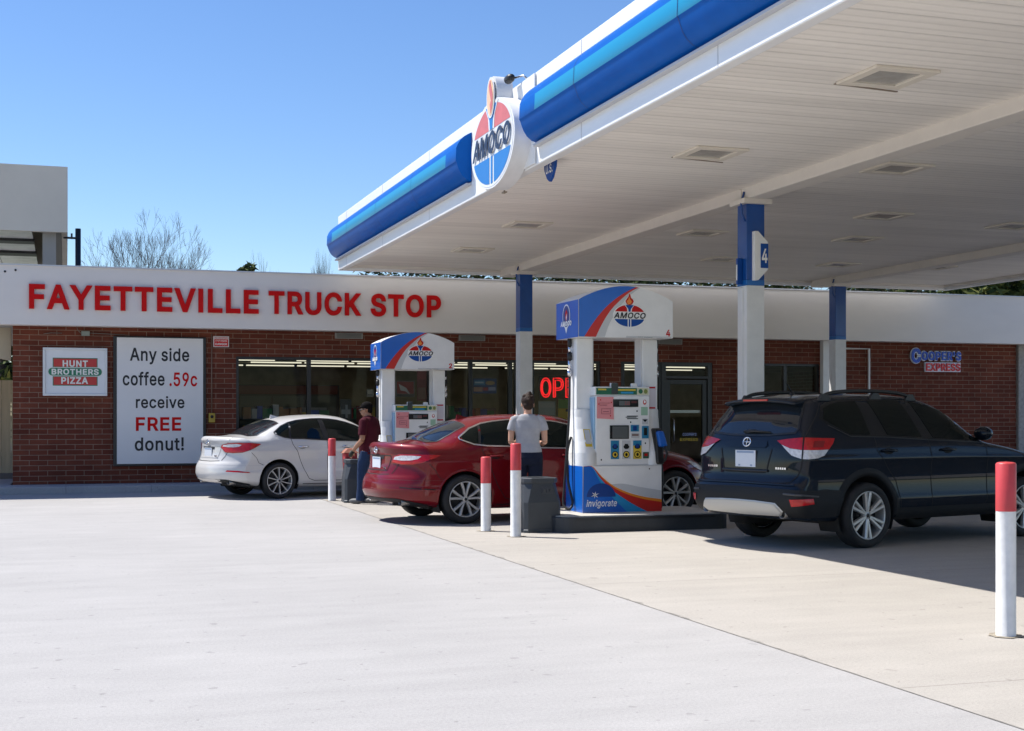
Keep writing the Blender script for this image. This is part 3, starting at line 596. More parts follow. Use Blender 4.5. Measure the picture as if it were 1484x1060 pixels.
# red raised lettering on the fascia (one mesh per word)
sign = empty("raised_lettering_sign", (0,26.4,0), 0, "large red raised capital letters FAYETTEVILLE TRUCK STOP across the white store fascia", "sign")
for word,x0,x1 in (("FAYETTEVILLE",-0.64,3.50),("TRUCK",3.69,5.49),("STOP",5.68,7.10)):
    mb = MB(); text_fit(mb, word, x0,x1,3.365,3.815, -0.012, 0, thick=0.05, bold=0.027, spacing=1.0)
    mb.obj("word", RED, sign)

# wall signs
s1 = empty("pizza_sign", (0.165,26.97,2.24), 0, "small silver framed sign reading HUNT BROTHERS PIZZA in red and green on the brick", "sign")
mb = MB(); W_,H_ = 0.575,0.45
mb.box(-W_,W_,-0.10,0.03,H_-0.045,H_); mb.box(-W_,W_,-0.10,0.03,-H_,-H_+0.045); mb.box(-W_,-W_+0.045,-0.10,0.03,-H_+0.045,H_-0.045); mb.box(W_-0.045,W_,-0.10,0.03,-H_+0.045,H_-0.045)
mb.obj("frame", mat("aluminium_frame",(0.62,0.62,0.63),0.4,metal=0.4), s1, bevel=0.006)
mb = MB(); mb.box(-W_+0.045,W_-0.045,-0.075,0.03,-H_+0.045,H_-0.045)
mb.obj("face_panel", mat("sign_face_white",(0.72,0.73,0.74),0.35,var=0.04), s1)
mb = MB()
PG = mat("pizza_green",(0.012,0.17,0.085),0.45); 
mb.polyf([(-.40,-.26),(.40,-.26),(.40,.26),(-.40,.26)],-0.078,0)
mb.polyf([(-.385,.095),(.385,.095),(.385,.245),(-.385,.245)],-0.081,1); mb.polyf([(-.385,-.245),(.385,-.245),(.385,-.095),(-.385,-.095)],-0.081,1)
mb.polyf(ell(.405,0,.085,.085,-90,90,16)+ell(-.405,0,.085,.085,90,270,16),-0.083,2)
mb.polyf(ell(.405,0,.073,.073,-90,90,16)+ell(-.405,0,.073,.073,90,270,16),-0.085,0)
text_fit(mb,"HUNT",-.225,.225,.092,.215,-0.087,2,bold=0.03); text_fit(mb,"BROTHERS",-.42,.42,-.056,.056,-0.088,2,bold=0.03); text_fit(mb,"PIZZA",-.25,.23,-.225,-.10,-0.087,2,bold=0.03)
mb.obj("lettering",[PG,mat("pizza_red",(0.50,0.03,0.025),0.45),mat("pizza_cream",(0.75,0.74,0.68),0.45)],s1)
s2 = empty("coffee_banner", (1.71,26.97,1.695), 0, "tall white poster board in a black frame advertising side coffee and a free donut", "sign")
mb = MB(); W_,H_ = 0.86,1.235
mb.box(-W_,W_,-0.05,0.03,-H_,H_); mb.obj("frame", BLACK, s2, bevel=0.008)
mb = MB(); mb.box(-0.795,0.80,-0.066,-0.052,-1.19,1.205); mb.obj("board", mat("banner_white",(0.72,0.705,0.69),0.55,var=0.03,vscale=1.0), s2)
mb = MB()
k = dict(bold=0.017)
text_fit(mb,"Any side",-.56,.54,.70,1.02,-0.069,0,**k)
text_fit(mb,"coffee",-.69,.08,.295,.56,-0.069,0,**k); text_fit(mb,".59c",.17,.69,.285,.555,-0.069,1,**k)
text_fit(mb,"receive",-.45,.45,-.135,.10,-0.069,0,**k)
text_fit(mb,"FREE",-.45,.39,-.565,-.305,-0.069,1,bold=0.024)
text_fit(mb,"donut!",-.47,.44,-.945,-.69,-0.069,0,**k)
mb.obj("lettering",[BLACKTXT,RED],s2)
s3 = empty("warning_sign", (2.86,26.985,2.855), 0, "tiny red and white warning plate on the brick just beside the white poster board", "sign")
mb = MB(); mb.box(-.15,.15,-0.012,0.015,-.105,.105); mb.obj("plate", mat("plate_white",(0.62,0.55,0.54),0.5), s3)
mb = MB(); mb.polyf([(-.13,-.09),(.13,-.09),(.13,.045),(-.13,.045)],-0.014,0); text_fit(mb,"NO SMOKING",-.12,.12,.055,.09,-0.0145,0); text_fit(mb,"STOP ENGINE",-.11,.11,0.0,.032,-0.016,1,bold=0.01); text_fit(mb,"DANGER",-.11,.11,-.07,-.025,-0.016,1,bold=0.02)
mb.obj("lettering",[RED,WHITE],s3)
s4 = empty("store_name_sign", (19.06,26.985,2.7), 0, "blue and red lettering sign reading COOPER'S EXPRESS on the brick beyond the dark blue car", "sign")
mb = MB(); text_fit(mb,"C",-.685,-.385,-.09,.28,-0.004,0,thick=0.028,bold=0.085); text_fit(mb,"OOPER'S",-.41,.69,-.025,.212,-0.002,0,thick=0.028,bold=0.075); mb.box(-.295,.665,-0.03,0.012,-.27,-.052,0)
mb.obj("backing", mat("sign_pale_blue_edge",(0.74,0.77,0.85),0.5), s4)
mb = MB(); text_fit(mb,"C",-.665,-.405,-.072,.262,-0.034,0,thick=0.02,bold=0.035); text_fit(mb,"OOPER'S",-.39,.67,-.008,.195,-0.036,0,thick=0.02,bold=0.028); text_fit(mb,"EXPRESS",-.275,.645,-.252,-.072,-0.036,1,thick=0.02,bold=0.028)
mb.obj("lettering",[mat("cooper_blue",(0.012,0.075,0.50),0.4),mat("cooper_red",(0.68,0.02,0.03),0.4)],s4)
mb = MB(); mb.tube([(16.3,26.93,2.93),(17.27,26.93,2.93),(17.27,26.93,0.2)],0.028,8)
tag(mb.obj("conduit_pipe", WHITE),"white conduit pipe bent down the brick wall between the column and the store name sign","pipe")
jb = empty("junction_box",(0.35,26.98,2.965),0,"small grey electrical box with loose wires high on the brick above the signs","junction box")
mb = MB(); mb.box(-.075,.075,-0.05,0.02,-.045,.045); mb.obj("box", mat("box_grey",(0.22,0.25,0.22),0.5), jb, bevel=0.004)
mb = MB(); mb.tube([(-.16,-0.02,.13),(-.14,-0.03,.06),(-.08,-0.03,0)],0.006,6); mb.tube([(.075,-0.03,.01),(.5,-0.012,-.005),(.8,-0.012,-.02)],0.008,6); mb.tube([(-.75,-0.01,-.02),(-.62,-0.02,.0),(-.42,-0.012,.0)],0.007,6); mb.obj("wire", mat("wire_grey",(0.16,0.14,0.12),0.6), jb)
cp = empty("shutoff_box",(2.68,26.98,1.38),0,"little yellow emergency switch box under a thin conduit on the brick beside the poster board","switch box")
mb = MB(); mb.box(-.06,.06,-0.06,0.02,-.09,.09); mb.obj("box", mat("safety_yellow",(0.42,0.28,0.03),0.5), cp, bevel=0.006)
mb = MB(); mb.lathe([(0.0,-.075),(0.03,-.075),(0.03,-.06)],'y',12,0,(0,0,.02)); mb.obj("button", BLACK, cp)
mb = MB(); mb.tube([(0,-0.01,.09),(0,-0.01,1.62)],0.011,8); mb.obj("conduit", mat("conduit_brown",(0.22,0.14,0.10),0.6), cp)

# things inside and in the windows
def flat_poster(name,x0,x1,z0,z1,base,patches,label,cat="poster",y=27.115):
    e = empty(name,((x0+x1)/2,y,(z0+z1)/2),0,label,cat)
    w,h_ = (x1-x0)/2,(z1-z0)/2
    mb = MB(); mb.box(-w,w,0,0.012,-h_,h_); mb.obj("sheet",mat(name+"_sheet_"+str(len(MATS)),base,0.55),e)
    mb = MB(); ms = []
    for i,p in enumerate(patches):
        pts,rgb = p
        mb.polyf([(a*w,b_*h_) for a,b_ in pts],-0.003-0.0015*i,i); ms.append(mat(name+"_print_%d_%d"%(i,len(MATS)),rgb,0.55))
    mb.obj("print",ms,e)
    return e
def rect(a,b_,c,d): return [(a,c),(b_,c),(b_,d),(a,d)]
flat_poster("food_poster",7.99,8.50,1.88,2.19,(0.008,0.045,0.18),[(rect(-.9,.0,.1,.75),(0.03,0.22,0.42)),(rect(-.85,-.1,.35,.55),(0.65,0.68,0.7)),(ell(.45,.4,.4,.28,0,360,14),(0.45,0.30,0.14)),(rect(-.95,-.2,-.75,-.15),(0.45,0.26,0.2)),(rect(-.15,.25,-.6,-.2),(0.4,0.05,0.06)),(rect(.3,.9,-.6,-.15),(0.4,0.4,0.55))],"blue food poster hanging inside the store window beside the tall column","poster")
flat_poster("yellow_poster",9.86,10.52,1.22,1.76,(0.55,0.36,0.03),[(rect(-1,1,.3,1),(0.14,0.26,0.05)),(rect(-.5,1,.05,.25),(0.05,0.04,0.05)),(ell(.2,-.55,.35,.4,0,360,16),(0.5,0.05,0.03)),(ell(-.6,-.6,.3,.2,0,360,12),(0.65,0.5,0.1))],"yellow and green advertising poster in the window below the red neon letters","poster")
flat_poster("grey_poster",9.42,9.80,1.2,1.72,(0.33,0.36,0.33),[(rect(-.9,.9,-.2,-.1),(0.2,0.2,0.2)),(rect(-.9,.9,.5,.9),(0.4,0.4,0.36))],"pale grey notice sheet in the window beside the yellow poster","poster")
flat_poster("red_arrow_poster",6.36,6.75,1.80,2.13,(0.22,0.22,0.22),[(rect(-.9,.9,-.6,.9),(0.30,0.03,0.04)),([(-.7,.6),(.1,.1),(.6,-.8),(.0,-.3),(-.5,-.2)],(0.6,0.6,0.6)),(rect(-.9,.9,-.95,-.65),(0.05,0.05,0.06))],"dark red poster with a white slanting shape seen through the farther pump","poster")
flat_poster("red_strip_poster",6.80,7.00,1.72,2.40,(0.22,0.04,0.05),[(rect(-.8,.8,.3,.9),(0.3,0.05,0.06)),(rect(-.8,.8,-.9,-.2),(0.25,0.12,0.1))],"narrow dark red poster strip in the window seen through the farther pump","poster")
flat_poster("paper_notice",5.76,5.90,1.80,1.95,(0.55,0.50,0.40),[(rect(-.7,.7,-.6,-.3),(0.3,0.28,0.25))],"small cream paper notice taped inside the window above the man in maroon","notice")
flat_poster("white_figure_poster",5.22,5.45,1.0,1.75,(0.10,0.10,0.09),[([(-.3,-1),(.9,-1),(.5,-.2),(.1,-.2)],(0.42,0.42,0.40)),(rect(-.8,.8,.2,.45),(0.40,0.40,0.38)),(rect(-.1,.3,.0,.7),(0.45,0.44,0.42))],"dark poster with white figure shapes in the window beyond the white car","poster")
flat_poster("red_box_poster",5.55,5.86,1.15,1.62,(0.22,0.05,0.035),[(rect(-.8,.8,-.9,-.3),(0.32,0.18,0.10))],"rust red poster in the window right behind the capped man's head","poster") 
neon = empty("neon_sign",(10.05,27.13,2.01),0,"red glowing neon sign spelling OPEN inside the store window","neon sign")
mb = MB()
NE = mat("neon_red",(0.9,0.015,0.02),0.4,emit=1.0)
for ch,xa,xb in (("O",-.57,-.35),("P",-.29,-.07),("E",-.01,.21),("N",.27,.52)):
    text_outline(mb,ch,xa,xb,-.20,.20,0.0,0.014)
    dx,dz=(xb-xa)*.0,0.0
mb.obj("tubing",NE,neon)
mb = MB()
for xx in (-.6,.55): mb.box(xx-.01,xx+.01,0.01,0.03,-.24,.24)
mb.box(-.6,.55,0.01,0.03,.22,.24); mb.obj("rack",BLACK,neon)
# shelving with goods
def shelf(x,y,n,label,seed):
    e = empty("gondola_shelf",(x,y,0.14),0,label,"store shelf")
    mb = MB(); mb.box(-n/2,n/2,0.2,0.24,0,1.45)
    for zz in (0.1,0.5,0.85,1.2): mb.box(-n/2,n/2,-0.2,0.2,zz,zz+0.02)
    mb.obj("rack",mat("shelf_grey",(0.25,0.24,0.22),0.5),e)
    rr = random.Random(seed); ms = [mat("goods_%d"%i,c,0.5) for i,c in enumerate([(0.55,0.06,0.05),(0.6,0.42,0.08),(0.08,0.14,0.45),(0.65,0.62,0.56),(0.08,0.3,0.12),(0.4,0.18,0.07)])]
    mb = MB()
    for zz in (0.12,0.52,0.87,1.22):
        xx = -n/2+0.03
        while xx < n/2-0.15:
            w = 0.06+rr.random()*0.16; h_ = 0.12+rr.random()*0.17
            mb.box(xx,xx+w*0.93,-0.17+rr.random()*0.05,0.1,zz,zz+h_,rr.randrange(6)); xx += w
    o = mb.obj("goods",ms,e); tag(o,kind='stuff')
    return e
shelf(4.3,28.3,1.8,"stocked shelf dimly seen through the window behind the white car's roof",1)
shelf(6.5,29.0,1.6,"stocked shelf deep in the store seen past the capped man",2)
shelf(8.3,28.4,1.3,"stocked shelf dimly seen under the blue food poster",3)
shelf(11.6,28.6,1.2,"stocked shelf dimly seen through the narrow window beside the glass door",4)
shelf(15.2,28.5,1.6,"stocked shelf behind the dark window over the blue car's roof",5)
fr = empty("drinks_cooler",(5.2,36.5,0.14),0,"dark drinks cooler against the back wall inside the store","cooler")
mb = MB(); mb.box(-1.8,1.8,0,0.7,0,2.1); mb.obj("cabinet",mat("cooler_black",(0.05,0.05,0.055),0.4),fr)
mb = MB(); mb.box(-1.75,1.75,-0.02,-0.004,1.85,2.08); mb.obj("header",mat("cooler_header",(0.25,0.06,0.05),0.4),fr)
mb = MB(); 
for i in range(4): mb.box(-1.72+i*.87,-1.72+i*.87+.82,-0.02,-0.004,0.15,1.8)
mb.obj("door",mat("cooler_glass",(0.10,0.12,0.12),0.15),fr)
# ---------------------------------------------------------------- the pump canopy
CX0, CX1, CY0, CY1, CZB, CZT, SOF = 4.96, 18.64, 2.6, 25.98, 4.20, 5.235, 4.30
def soffit_mat():
    m = bpy.data.materials.new("ribbed_soffit"); m.use_nodes = True
    nt = m.node_tree; L = nt.links; N = nt.nodes
    b = N["Principled BSDF"]; b.inputs["Roughness"].default_value = 0.5
    tc = N.new("ShaderNodeTexCoord"); sep = N.new("ShaderNodeSeparateXYZ"); L.new(tc.outputs["Object"], sep.inputs[0])
    def ping(period):
        p = N.new("ShaderNodeMath"); p.operation = 'PINGPONG'; p.inputs[1].default_value = period/2; L.new(sep.outputs["Y"], p.inputs[0]); return p.outputs[0]
    def rng(src,a,b_,c,d):
        r = N.new("ShaderNodeMapRange"); r.inputs[1].default_value=a; r.inputs[2].default_value=b_; r.inputs[3].default_value=c; r.inputs[4].default_value=d; L.new(src,r.inputs[0]); return r.outputs[0]
    g1 = rng(ping(0.40),0.004,0.016,0.0,1.0); g2 = rng(ping(0.133),0.0,0.03,0.55,1.0)
    mn = N.new("ShaderNodeMath"); mn.operation='MINIMUM'; L.new(g1,mn.inputs[0]); L.new(g2,mn.inputs[1])
    mp = N.new("ShaderNodeMapping"); mp.inputs["Scale"].default_value=(0.25,2.5,1); L.new(tc.outputs["Object"],mp.inputs[0])
    n = N.new("ShaderNodeTexNoise"); n.inputs["Scale"].default_value=1.5; n.inputs["Detail"].default_value=5; L.new(mp.outputs[0],n.inputs["Vector"])
    fl = N.new("ShaderNodeMath"); fl.operation='SNAP'; fl.inputs[1].default_value=0.40; L.new(sep.outputs["Y"],fl.inputs[0])
    wn = N.new("ShaderNodeTexWhiteNoise"); wn.noise_dimensions='1D'; L.new(fl.outputs[0],wn.inputs["W"])
    a = rng(n.outputs["Fac"],0.3,0.7,0.93,1.05); c_ = rng(wn.outputs["Value"],0,1,0.955,1.03); d = rng(mn.outputs[0],0,1,0.80,1.0)
    def mul(p,q):
        x=N.new("ShaderNodeMath"); x.operation='MULTIPLY'; L.new(p,x.inputs[0]); L.new(q,x.inputs[1]); return x.outputs[0]
    sc = N.new("ShaderNodeVectorMath"); sc.operation='SCALE'; sc.inputs[0].default_value=(0.90,0.85,0.775); L.new(mul(mul(a,c_),d),sc.inputs["Scale"]); L.new(sc.outputs[0],b.inputs["Base Color"])
    bp = N.new("ShaderNodeBump"); bp.inputs["Strength"].default_value=0.7; bp.inputs["Distance"].default_value=0.012; L.new(mn.outputs[0],bp.inputs["Height"]); L.new(bp.outputs[0],b.inputs["Normal"])
    return m
SOFM = soffit_mat()
canopy = empty("pump_canopy",(8.31,15.66,0),0,"big flat white fuel canopy with blue rounded stripe standing on tall blue and white columns","canopy")
cx, cy = 8.31, 15.66
def L_(x): return x-cx
def M_(y): return y-cy
# roof deck and fascia ring
mb = MB(); mb.box(L_(CX0)+0.12,L_(CX1)-0.12,M_(CY0)+0.12,M_(CY1)-0.12,SOF+0.01,5.0)
mb.obj("deck",mat("deck_grey",(0.5,0.5,0.5),0.7),canopy)
mb = MB(); mb.add([(L_(CX0)+.12,M_(CY0)+.12,SOF),(L_(CX1)-.12,M_(CY0)+.12,SOF),(L_(CX1)-.12,M_(CY1)-.12,SOF),(L_(CX0)+.12,M_(CY1)-.12,SOF)],[(3,2,1,0)])
mb.obj("soffit",SOFM,canopy,fix=False)
FPAINT = mat("canopy_fascia_white",(0.82,0.82,0.81),0.4,var=0.02,vscale=1.0,coat=0.2)
mb = MB()
x0,x1,y0,y1 = L_(CX0),L_(CX1),M_(CY0),M_(CY1)
mb.box(x0,x0+0.12,y0,y1,CZB,CZT); mb.box(x1-0.12,x1,y0,y1,CZB,CZT); mb.box(x0+0.12,x1-0.12,y0,y0+0.12,CZB,CZT); mb.box(x0+0.12,x1-0.12,y1-0.12,y1,CZB,CZT)
# thin drip flange under the outer edge
cf = mb.obj("fascia",FPAINT,canopy,bevel=0.012)
mb = MB(); mb.box(x0+0.12,x0+0.2,y0+0.12,y1-0.12,SOF-0.05,SOF+0.006); mb.box(x1-0.2,x1-0.12,y0+0.12,y1-0.12,SOF-0.05,SOF+0.006)
mb.box(x0+0.2,x1-0.2,y1-0.2,y1-0.12,SOF-0.05,SOF+0.006)
mb.obj("edge_trim",CREAM,canopy)
# panel joints on the fascia
mb = MB()
for yy in np.arange(y0+1.2,y1-0.2,3.05): mb.box(x0-0.0025,x0,yy-0.004,yy+0.004,CZB+0.01,CZT-0.01)
mb.obj("panel_joint",mat("joint_grey",(0.45,0.45,0.47),0.6),cf)
# rounded blue light bar with a cyan stripe, in two runs either side of the oval logo
def bar(ya,yb):
    key = [(0.0,4.43),(.07,4.455),(.125,4.50),(.165,4.56),(.192,4.63),(.203,4.665),(.208,4.672),(.214,4.68),(.207,4.85),(.201,4.86),(.185,4.90),(.15,4.955),(.10,5.005),(.045,5.04),(0.0,5.06)]
    prof = [(x0-0.004-q[0],q[1]) for q in key]
    mb = MB()
    n = len(prof)
    nseg = max(1,int(abs(yb-ya)/0.5)); ys = np.linspace(ya,yb,nseg+1)
    for i in range(nseg):
        for k in range(n-1):
            cyan = k == 7 and ya+0.28 < (ys[i]+ys[i+1])/2 < yb-0.28
            p,q = prof[k],prof[k+1]
            mb.add([(p[0],ys[i],p[1]),(p[0],ys[i+1],p[1]),(q[0],ys[i+1],q[1]),(q[0],ys[i],q[1])],[(0,1,2,3)],1 if cyan else 0,True)
    mb.poly([(p[0],ya,p[1]) for p in prof],0); mb.poly([(p[0],yb,p[1]) for p in prof][::-1],0)
    o = mb.obj("light_bar",[BLUE,CYAN],canopy)
    bm = bmesh.new(); bm.from_mesh(o.data); bmesh.ops.remove_doubles(bm,verts=bm.verts[:],dist=0.0005); bmesh.ops.recalc_face_normals(bm,faces=bm.faces[:])
    for e_ in bm.edges:
        if len(e_.link_faces)==2 and e_.link_faces[0].normal.angle(e_.link_faces[1].normal)>R(60): e_.smooth=False
    bm.to_mesh(o.data); bm.free()
    # seams between the moulded lengths
    sm = MB()
    for yy in np.arange(ya+2.4,yb-0.5,2.4):
        for k in range(n-1):
            p,q = prof[k],prof[k+1]
            sm.add([(p[0]-0.003,yy-0.005,p[1]),(p[0]-0.003,yy+0.005,p[1]),(q[0]-0.003,yy+0.005,q[1]),(q[0]-0.003,yy-0.005,q[1])],[(0,1,2,3)],0)
    sm.obj("seam",mat("seam_navy",(0.004,0.03,0.15),0.5),o)
    # galvanised ledge below the bar
    lg = MB(); lg.box(x0-0.07,x0,ya+0.02,yb-0.02,4.385,4.41); lg.obj("ledge",mat("ledge_grey",(0.5,0.5,0.52),0.5),o)
bar(M_(16.88),M_(25.99)); bar(M_(3.0),M_(14.3))
# beams, columns
for xb in (8.31,15.28):
    mb = MB(); mb.box(L_(xb)-0.14,L_(xb)+0.14,y0+0.13,y1-0.13,4.16,SOF+0.008)
    mb.obj("beam",CREAM,canopy,bevel=0.012)
COLM = mat("column_white",(0.74,0.74,0.73),0.45,var=0.08,vscale=3,rvar=0.1)
COLB = mat("column_blue",(0.003,0.065,0.29),0.35,var=0.12,vscale=3,coat=0.2)
STRIPE = mat("column_stripe",(0.01,0.13,0.42),0.35)
COLY = {(8.31,15.66):True,(8.31,24.75):True,(15.28,25.0):True,(8.31,6.2):True,(15.28,15.66):True,(15.28,6.2):True}
ZS = {(8.31,15.66):3.07,(8.31,24.75):3.02,(15.28,25.0):3.0,(8.31,6.2):3.07,(15.28,15.66):3.05,(15.28,6.2):3.07}
for (xc,yc),zs in ZS.items():
    w = 0.125
    mb = MB(); X,Y = L_(xc),M_(yc)
    mb.box(X-w,X+w,Y-w,Y+w,0.0,zs,0); mb.box(X-w-0.001,X+w+0.001,Y-w-0.001,Y+w+0.001,zs+0.07,4.13,1); mb.box(X-w-0.002,X+w+0.002,Y-w-0.002,Y+w+0.002,zs,zs+0.07,2)
    mb.box(X-w-0.012,X-w-0.001,Y-0.035,Y+0.035,0.1,zs-0.02,0)      # cable channel
    c_ = mb.obj("column",[COLM,COLB,STRIPE],canopy,bevel=0.012)
    mb = MB(); mb.box(X-0.2,X+0.2,Y-0.2,Y+0.2,4.10,4.165); mb.box(X-0.16,X-0.12,Y-0.03,Y+0.03,4.15,4.285); mb.box(X+0.145,X+0.16,Y-0.06,Y+0.06,4.15,4.285)
    mb.obj("cap_plate",CREAM,c_,bevel=0.005)
    mb = MB(); mb.tube([(X-0.15,Y-0.1,4.25),(X-0.19,Y-0.1,4.1),(X-0.18,Y-0.1,3.97),(X-0.13,Y-0.1,3.88)],0.014,8); mb.obj("cable",COLB,c_)
# pump number flags on the front column
fl = empty("number_flag",(8.31,15.66,3.44),0,"white edged blue flag sign with number 4 fixed to the front blue column","number sign")
mb = MB()
mb = MB()
# a wedge standing out from the column: flag plate with a blue number panel facing the drive
mb.prism([(0.0,-0.31),(0.14,-0.17),(0.14,0.17),(0.0,0.31)],'y',-0.20,-0.165,0)
mb.box(-0.05,0.0,-0.20,-0.12,-0.31,0.31,0)
mb.obj("plate",WHITE,fl,bevel=0.004)
mb = MB(); mb.polyf(rect(0.03,0.138,-0.155,0.155),-0.203,0); text_fit(mb,"4",0.045,0.125,-0.09,0.09,-0.206,1,bold=0.02); mb.obj("lettering",[LOGOBLUE,WHITE],fl)
mb = MB(); mb.box(-0.20,-0.13,-0.02,0.02,-0.35,-0.02,0); mb.box(-0.203,-0.2,-0.015,0.015,-0.3,-0.1,1); mb.obj("side_tab",[LOGOBLUE,WHITE],fl,bevel=0.004)

# recessed lights in the soffit
LT = [(6.62,10.04,"recessed square soffit lamp nearest the camera with a tilted cover"),(6.70,13.55,"recessed soffit lamp just beyond the nearest one, near the blue shield sign, one flap hanging"),
 (9.17,13.72,"recessed soffit lamp beyond the first beam, opposite the hanging flap lamp"),(6.60,19.5,"third soffit lamp along the row nearest the sky, high above the red car"),(6.70,22.76,"soffit lamp nearest the far corner of the canopy by the sky"),
 (11.16,17.03,"soffit lamp in the middle bay closest to the front column's number flag"),(12.24,19.42,"soffit lamp in the middle bay, third row back from the camera"),(9.51,19.52,"soffit lamp just beside the first beam behind the front column"),
 (11.45,22.66,"soffit lamp in the middle bay close to the store fascia"),(13.95,22.8,"soffit lamp right above the blue top of the column by the store name sign"),(15.99,22.65,"soffit lamp beyond the second beam close to the far canopy edge"),
 (13.65,17.34,"soffit lamp cut by the edge of the picture in front of the second beam")]
LENS = mat("lamp_lens",(0.42,0.40,0.36),0.25,var=0.15,vscale=8)
LFR = mat("lamp_frame",(0.72,0.66,0.56),0.5)
def make_lamp(i,x,y,label):
    e = empty("canopy_lamp",(x,y,SOF),0,label,"ceiling lamp","square lamps in the canopy soffit")
    mb = MB(); a,b_ = 0.31,0.215; z0,z1 = -0.028,-0.001
    mb.box(-a,a,-a,-b_,z0,z1); mb.box(-a,a,b_,a,z0,z1); mb.box(-a,-b_,-b_,b_,z0,z1); mb.box(b_,a,-b_,b_,z0,z1)
    mb.obj("frame",LFR,e,bevel=0.006)
    mb = MB(); 
    mb.hexa([(-b_,-b_,-0.010),(b_,-b_,-0.010),(b_,b_,-0.010),(-b_,b_,-0.010)],[(-b_,-b_,-0.001),(b_,-b_,-0.001),(b_,b_,-0.001),(-b_,b_,-0.001)])
    mb.obj("lens",LENS,e)
    if i in (0,1):
        mb = MB(); mb.hexa([(-a,a+0.005,-0.02),(a,a+0.005,-0.045),(a,a+0.04,-0.04),(-a,a+0.04,-0.018)],[(-a,a+0.005,-0.012),(a,a+0.005,-0.035),(a,a+0.04,-0.03),(-a,a+0.04,-0.010)])
        mb.obj("flap",mat("flap_dark",(0.25,0.2,0.15),0.6),e)
for i,(x,y,lb) in enumerate(LT): make_lamp(i,x,y,lb)

# ---------------------------------------------------------------- the oval brand mark, drawn in layers facing -Y
EMB = None
def emblem(mb,cx_,cz_,rx,rz,y,step=0.002,ty=0.0,backing=True,flame=True,dim=False):
    """materials: 0 white 1 red 2 blue 3 black 4 orange"""
    g = 0.0
    if backing:
        mb.polyf(ell(cx_,cz_,rx*1.06,rz*1.07,0,360,48),y,0)
    y1 = y-step; y2 = y-2*step; y3 = y-3*step; y4 = y-4*step
    zt_, zb_ = 0.37, -0.31       # white band between these heights
    def seg_top(xa,xb,za):
        pts = []
        n = 22
        for i in range(n+1):
            x = xa+(xb-xa)*i/n
            pts.append((cx_+rx*x, cz_+rz*max(za,math.sqrt(max(0,1-x*x)))))
        return pts+[(cx_+rx*xb,cz_+rz*za),(cx_+rx*xa,cz_+rz*za)]
    xe = math.sqrt(1-zt_*zt_)
    # red shoulders either side of the torch
    mb.polyf(seg_top(-xe,-0.14,zt_),y1,1); mb.polyf(seg_top(0.14,xe,zt_),y1,1)
    # white gap and blue torch cup
    mb.polyf([(cx_-rx*.36,cz_+rz*1.05),(cx_+rx*.36,cz_+rz*1.05),(cx_+rx*.17,cz_+rz*.70),(cx_+rx*.13,cz_+rz*zt_),(cx_-rx*.13,cz_+rz*zt_),(cx_-rx*.17,cz_+rz*.70)],y2,0)
    mb.polyf([(cx_-rx*.27,cz_+rz*.97),(cx_+rx*.27,cz_+rz*.97),(cx_+rx*.09,cz_+rz*.62),(cx_+rx*.06,cz_+rz*zt_),(cx_-rx*.06,cz_+rz*zt_),(cx_-rx*.09,cz_+rz*.62)],y3,2)
    xb = math.sqrt(1-zb_*zb_)
    def seg_bot(xa,xb_):
        n = 22; pts = []
        for i in range(n+1):
            x = xa+(xb_-xa)*i/n
            pts.append((cx_+rx*x,cz_-rz*math.sqrt(max(0,1-x*x)) if abs(x)<xb else cz_+rz*zb_))
        return pts+[(cx_+rx*xb_,cz_+rz*zb_),(cx_+rx*xa,cz_+rz*zb_)]
    mb.polyf(seg_bot(-xb,-0.115),y1,2); mb.polyf(seg_bot(0.115,xb),y1,2); mb.polyf(seg_bot(-0.05,0.05),y1,2)
    if flame:
        fz = cz_+rz*0.98
        def fl(k,dx=0): return [(cx_+dx+rx*k*a,fz+rz*k*b_) for a,b_ in ((0,-.02),(.20,.12),(.27,.34),(.21,.52),(.10,.66),(.05,.95),(-.03,1.08),(-.07,.78),(-.17,.58),(-.27,.36),(-.20,.12))]
        mb.polyf([(cx_+(p[0]-cx_)*1.25,fz-0.05*rz+(p[1]-fz)*1.10) for p in fl(1.0)],y2,0)
        mb.polyf(fl(1.0),y3,1)
        mb.polyf([(cx_+rx*a,fz+rz*b_) for a,b_ in ((-.05,.02),(.10,.16),(.14,.34),(.04,.5),(-.02,.75),(-.08,.5),(-.19,.34),(-.14,.14))],y4,4)
    return mb
EMATS = [WHITE,LOGORED,LOGOBLUE,BLACKTXT,ORANGE]

# big oval sign on the canopy edge, facing the forecourt entrance (-X)
ov = empty("oval_logo_sign",(4.95,15.30,4.60),-R(90),"big oval red white and blue AMOCO logo sign with torch flame on the canopy edge","sign")
RX,RZ = 0.76,0.46
mb = MB()
def ringed(mb,pts,y0,y1,mi=0):
    n = len(pts); mb.add([(p[0],y0,p[1]) for p in pts]+[(p[0],y1,p[1]) for p in pts],[[i,(i+1)%n,n+(i+1)%n,n+i] for i in range(n)],mi,True)
    mb.add([(p[0],y0,p[1]) for p in pts],[list(range(n))],mi)
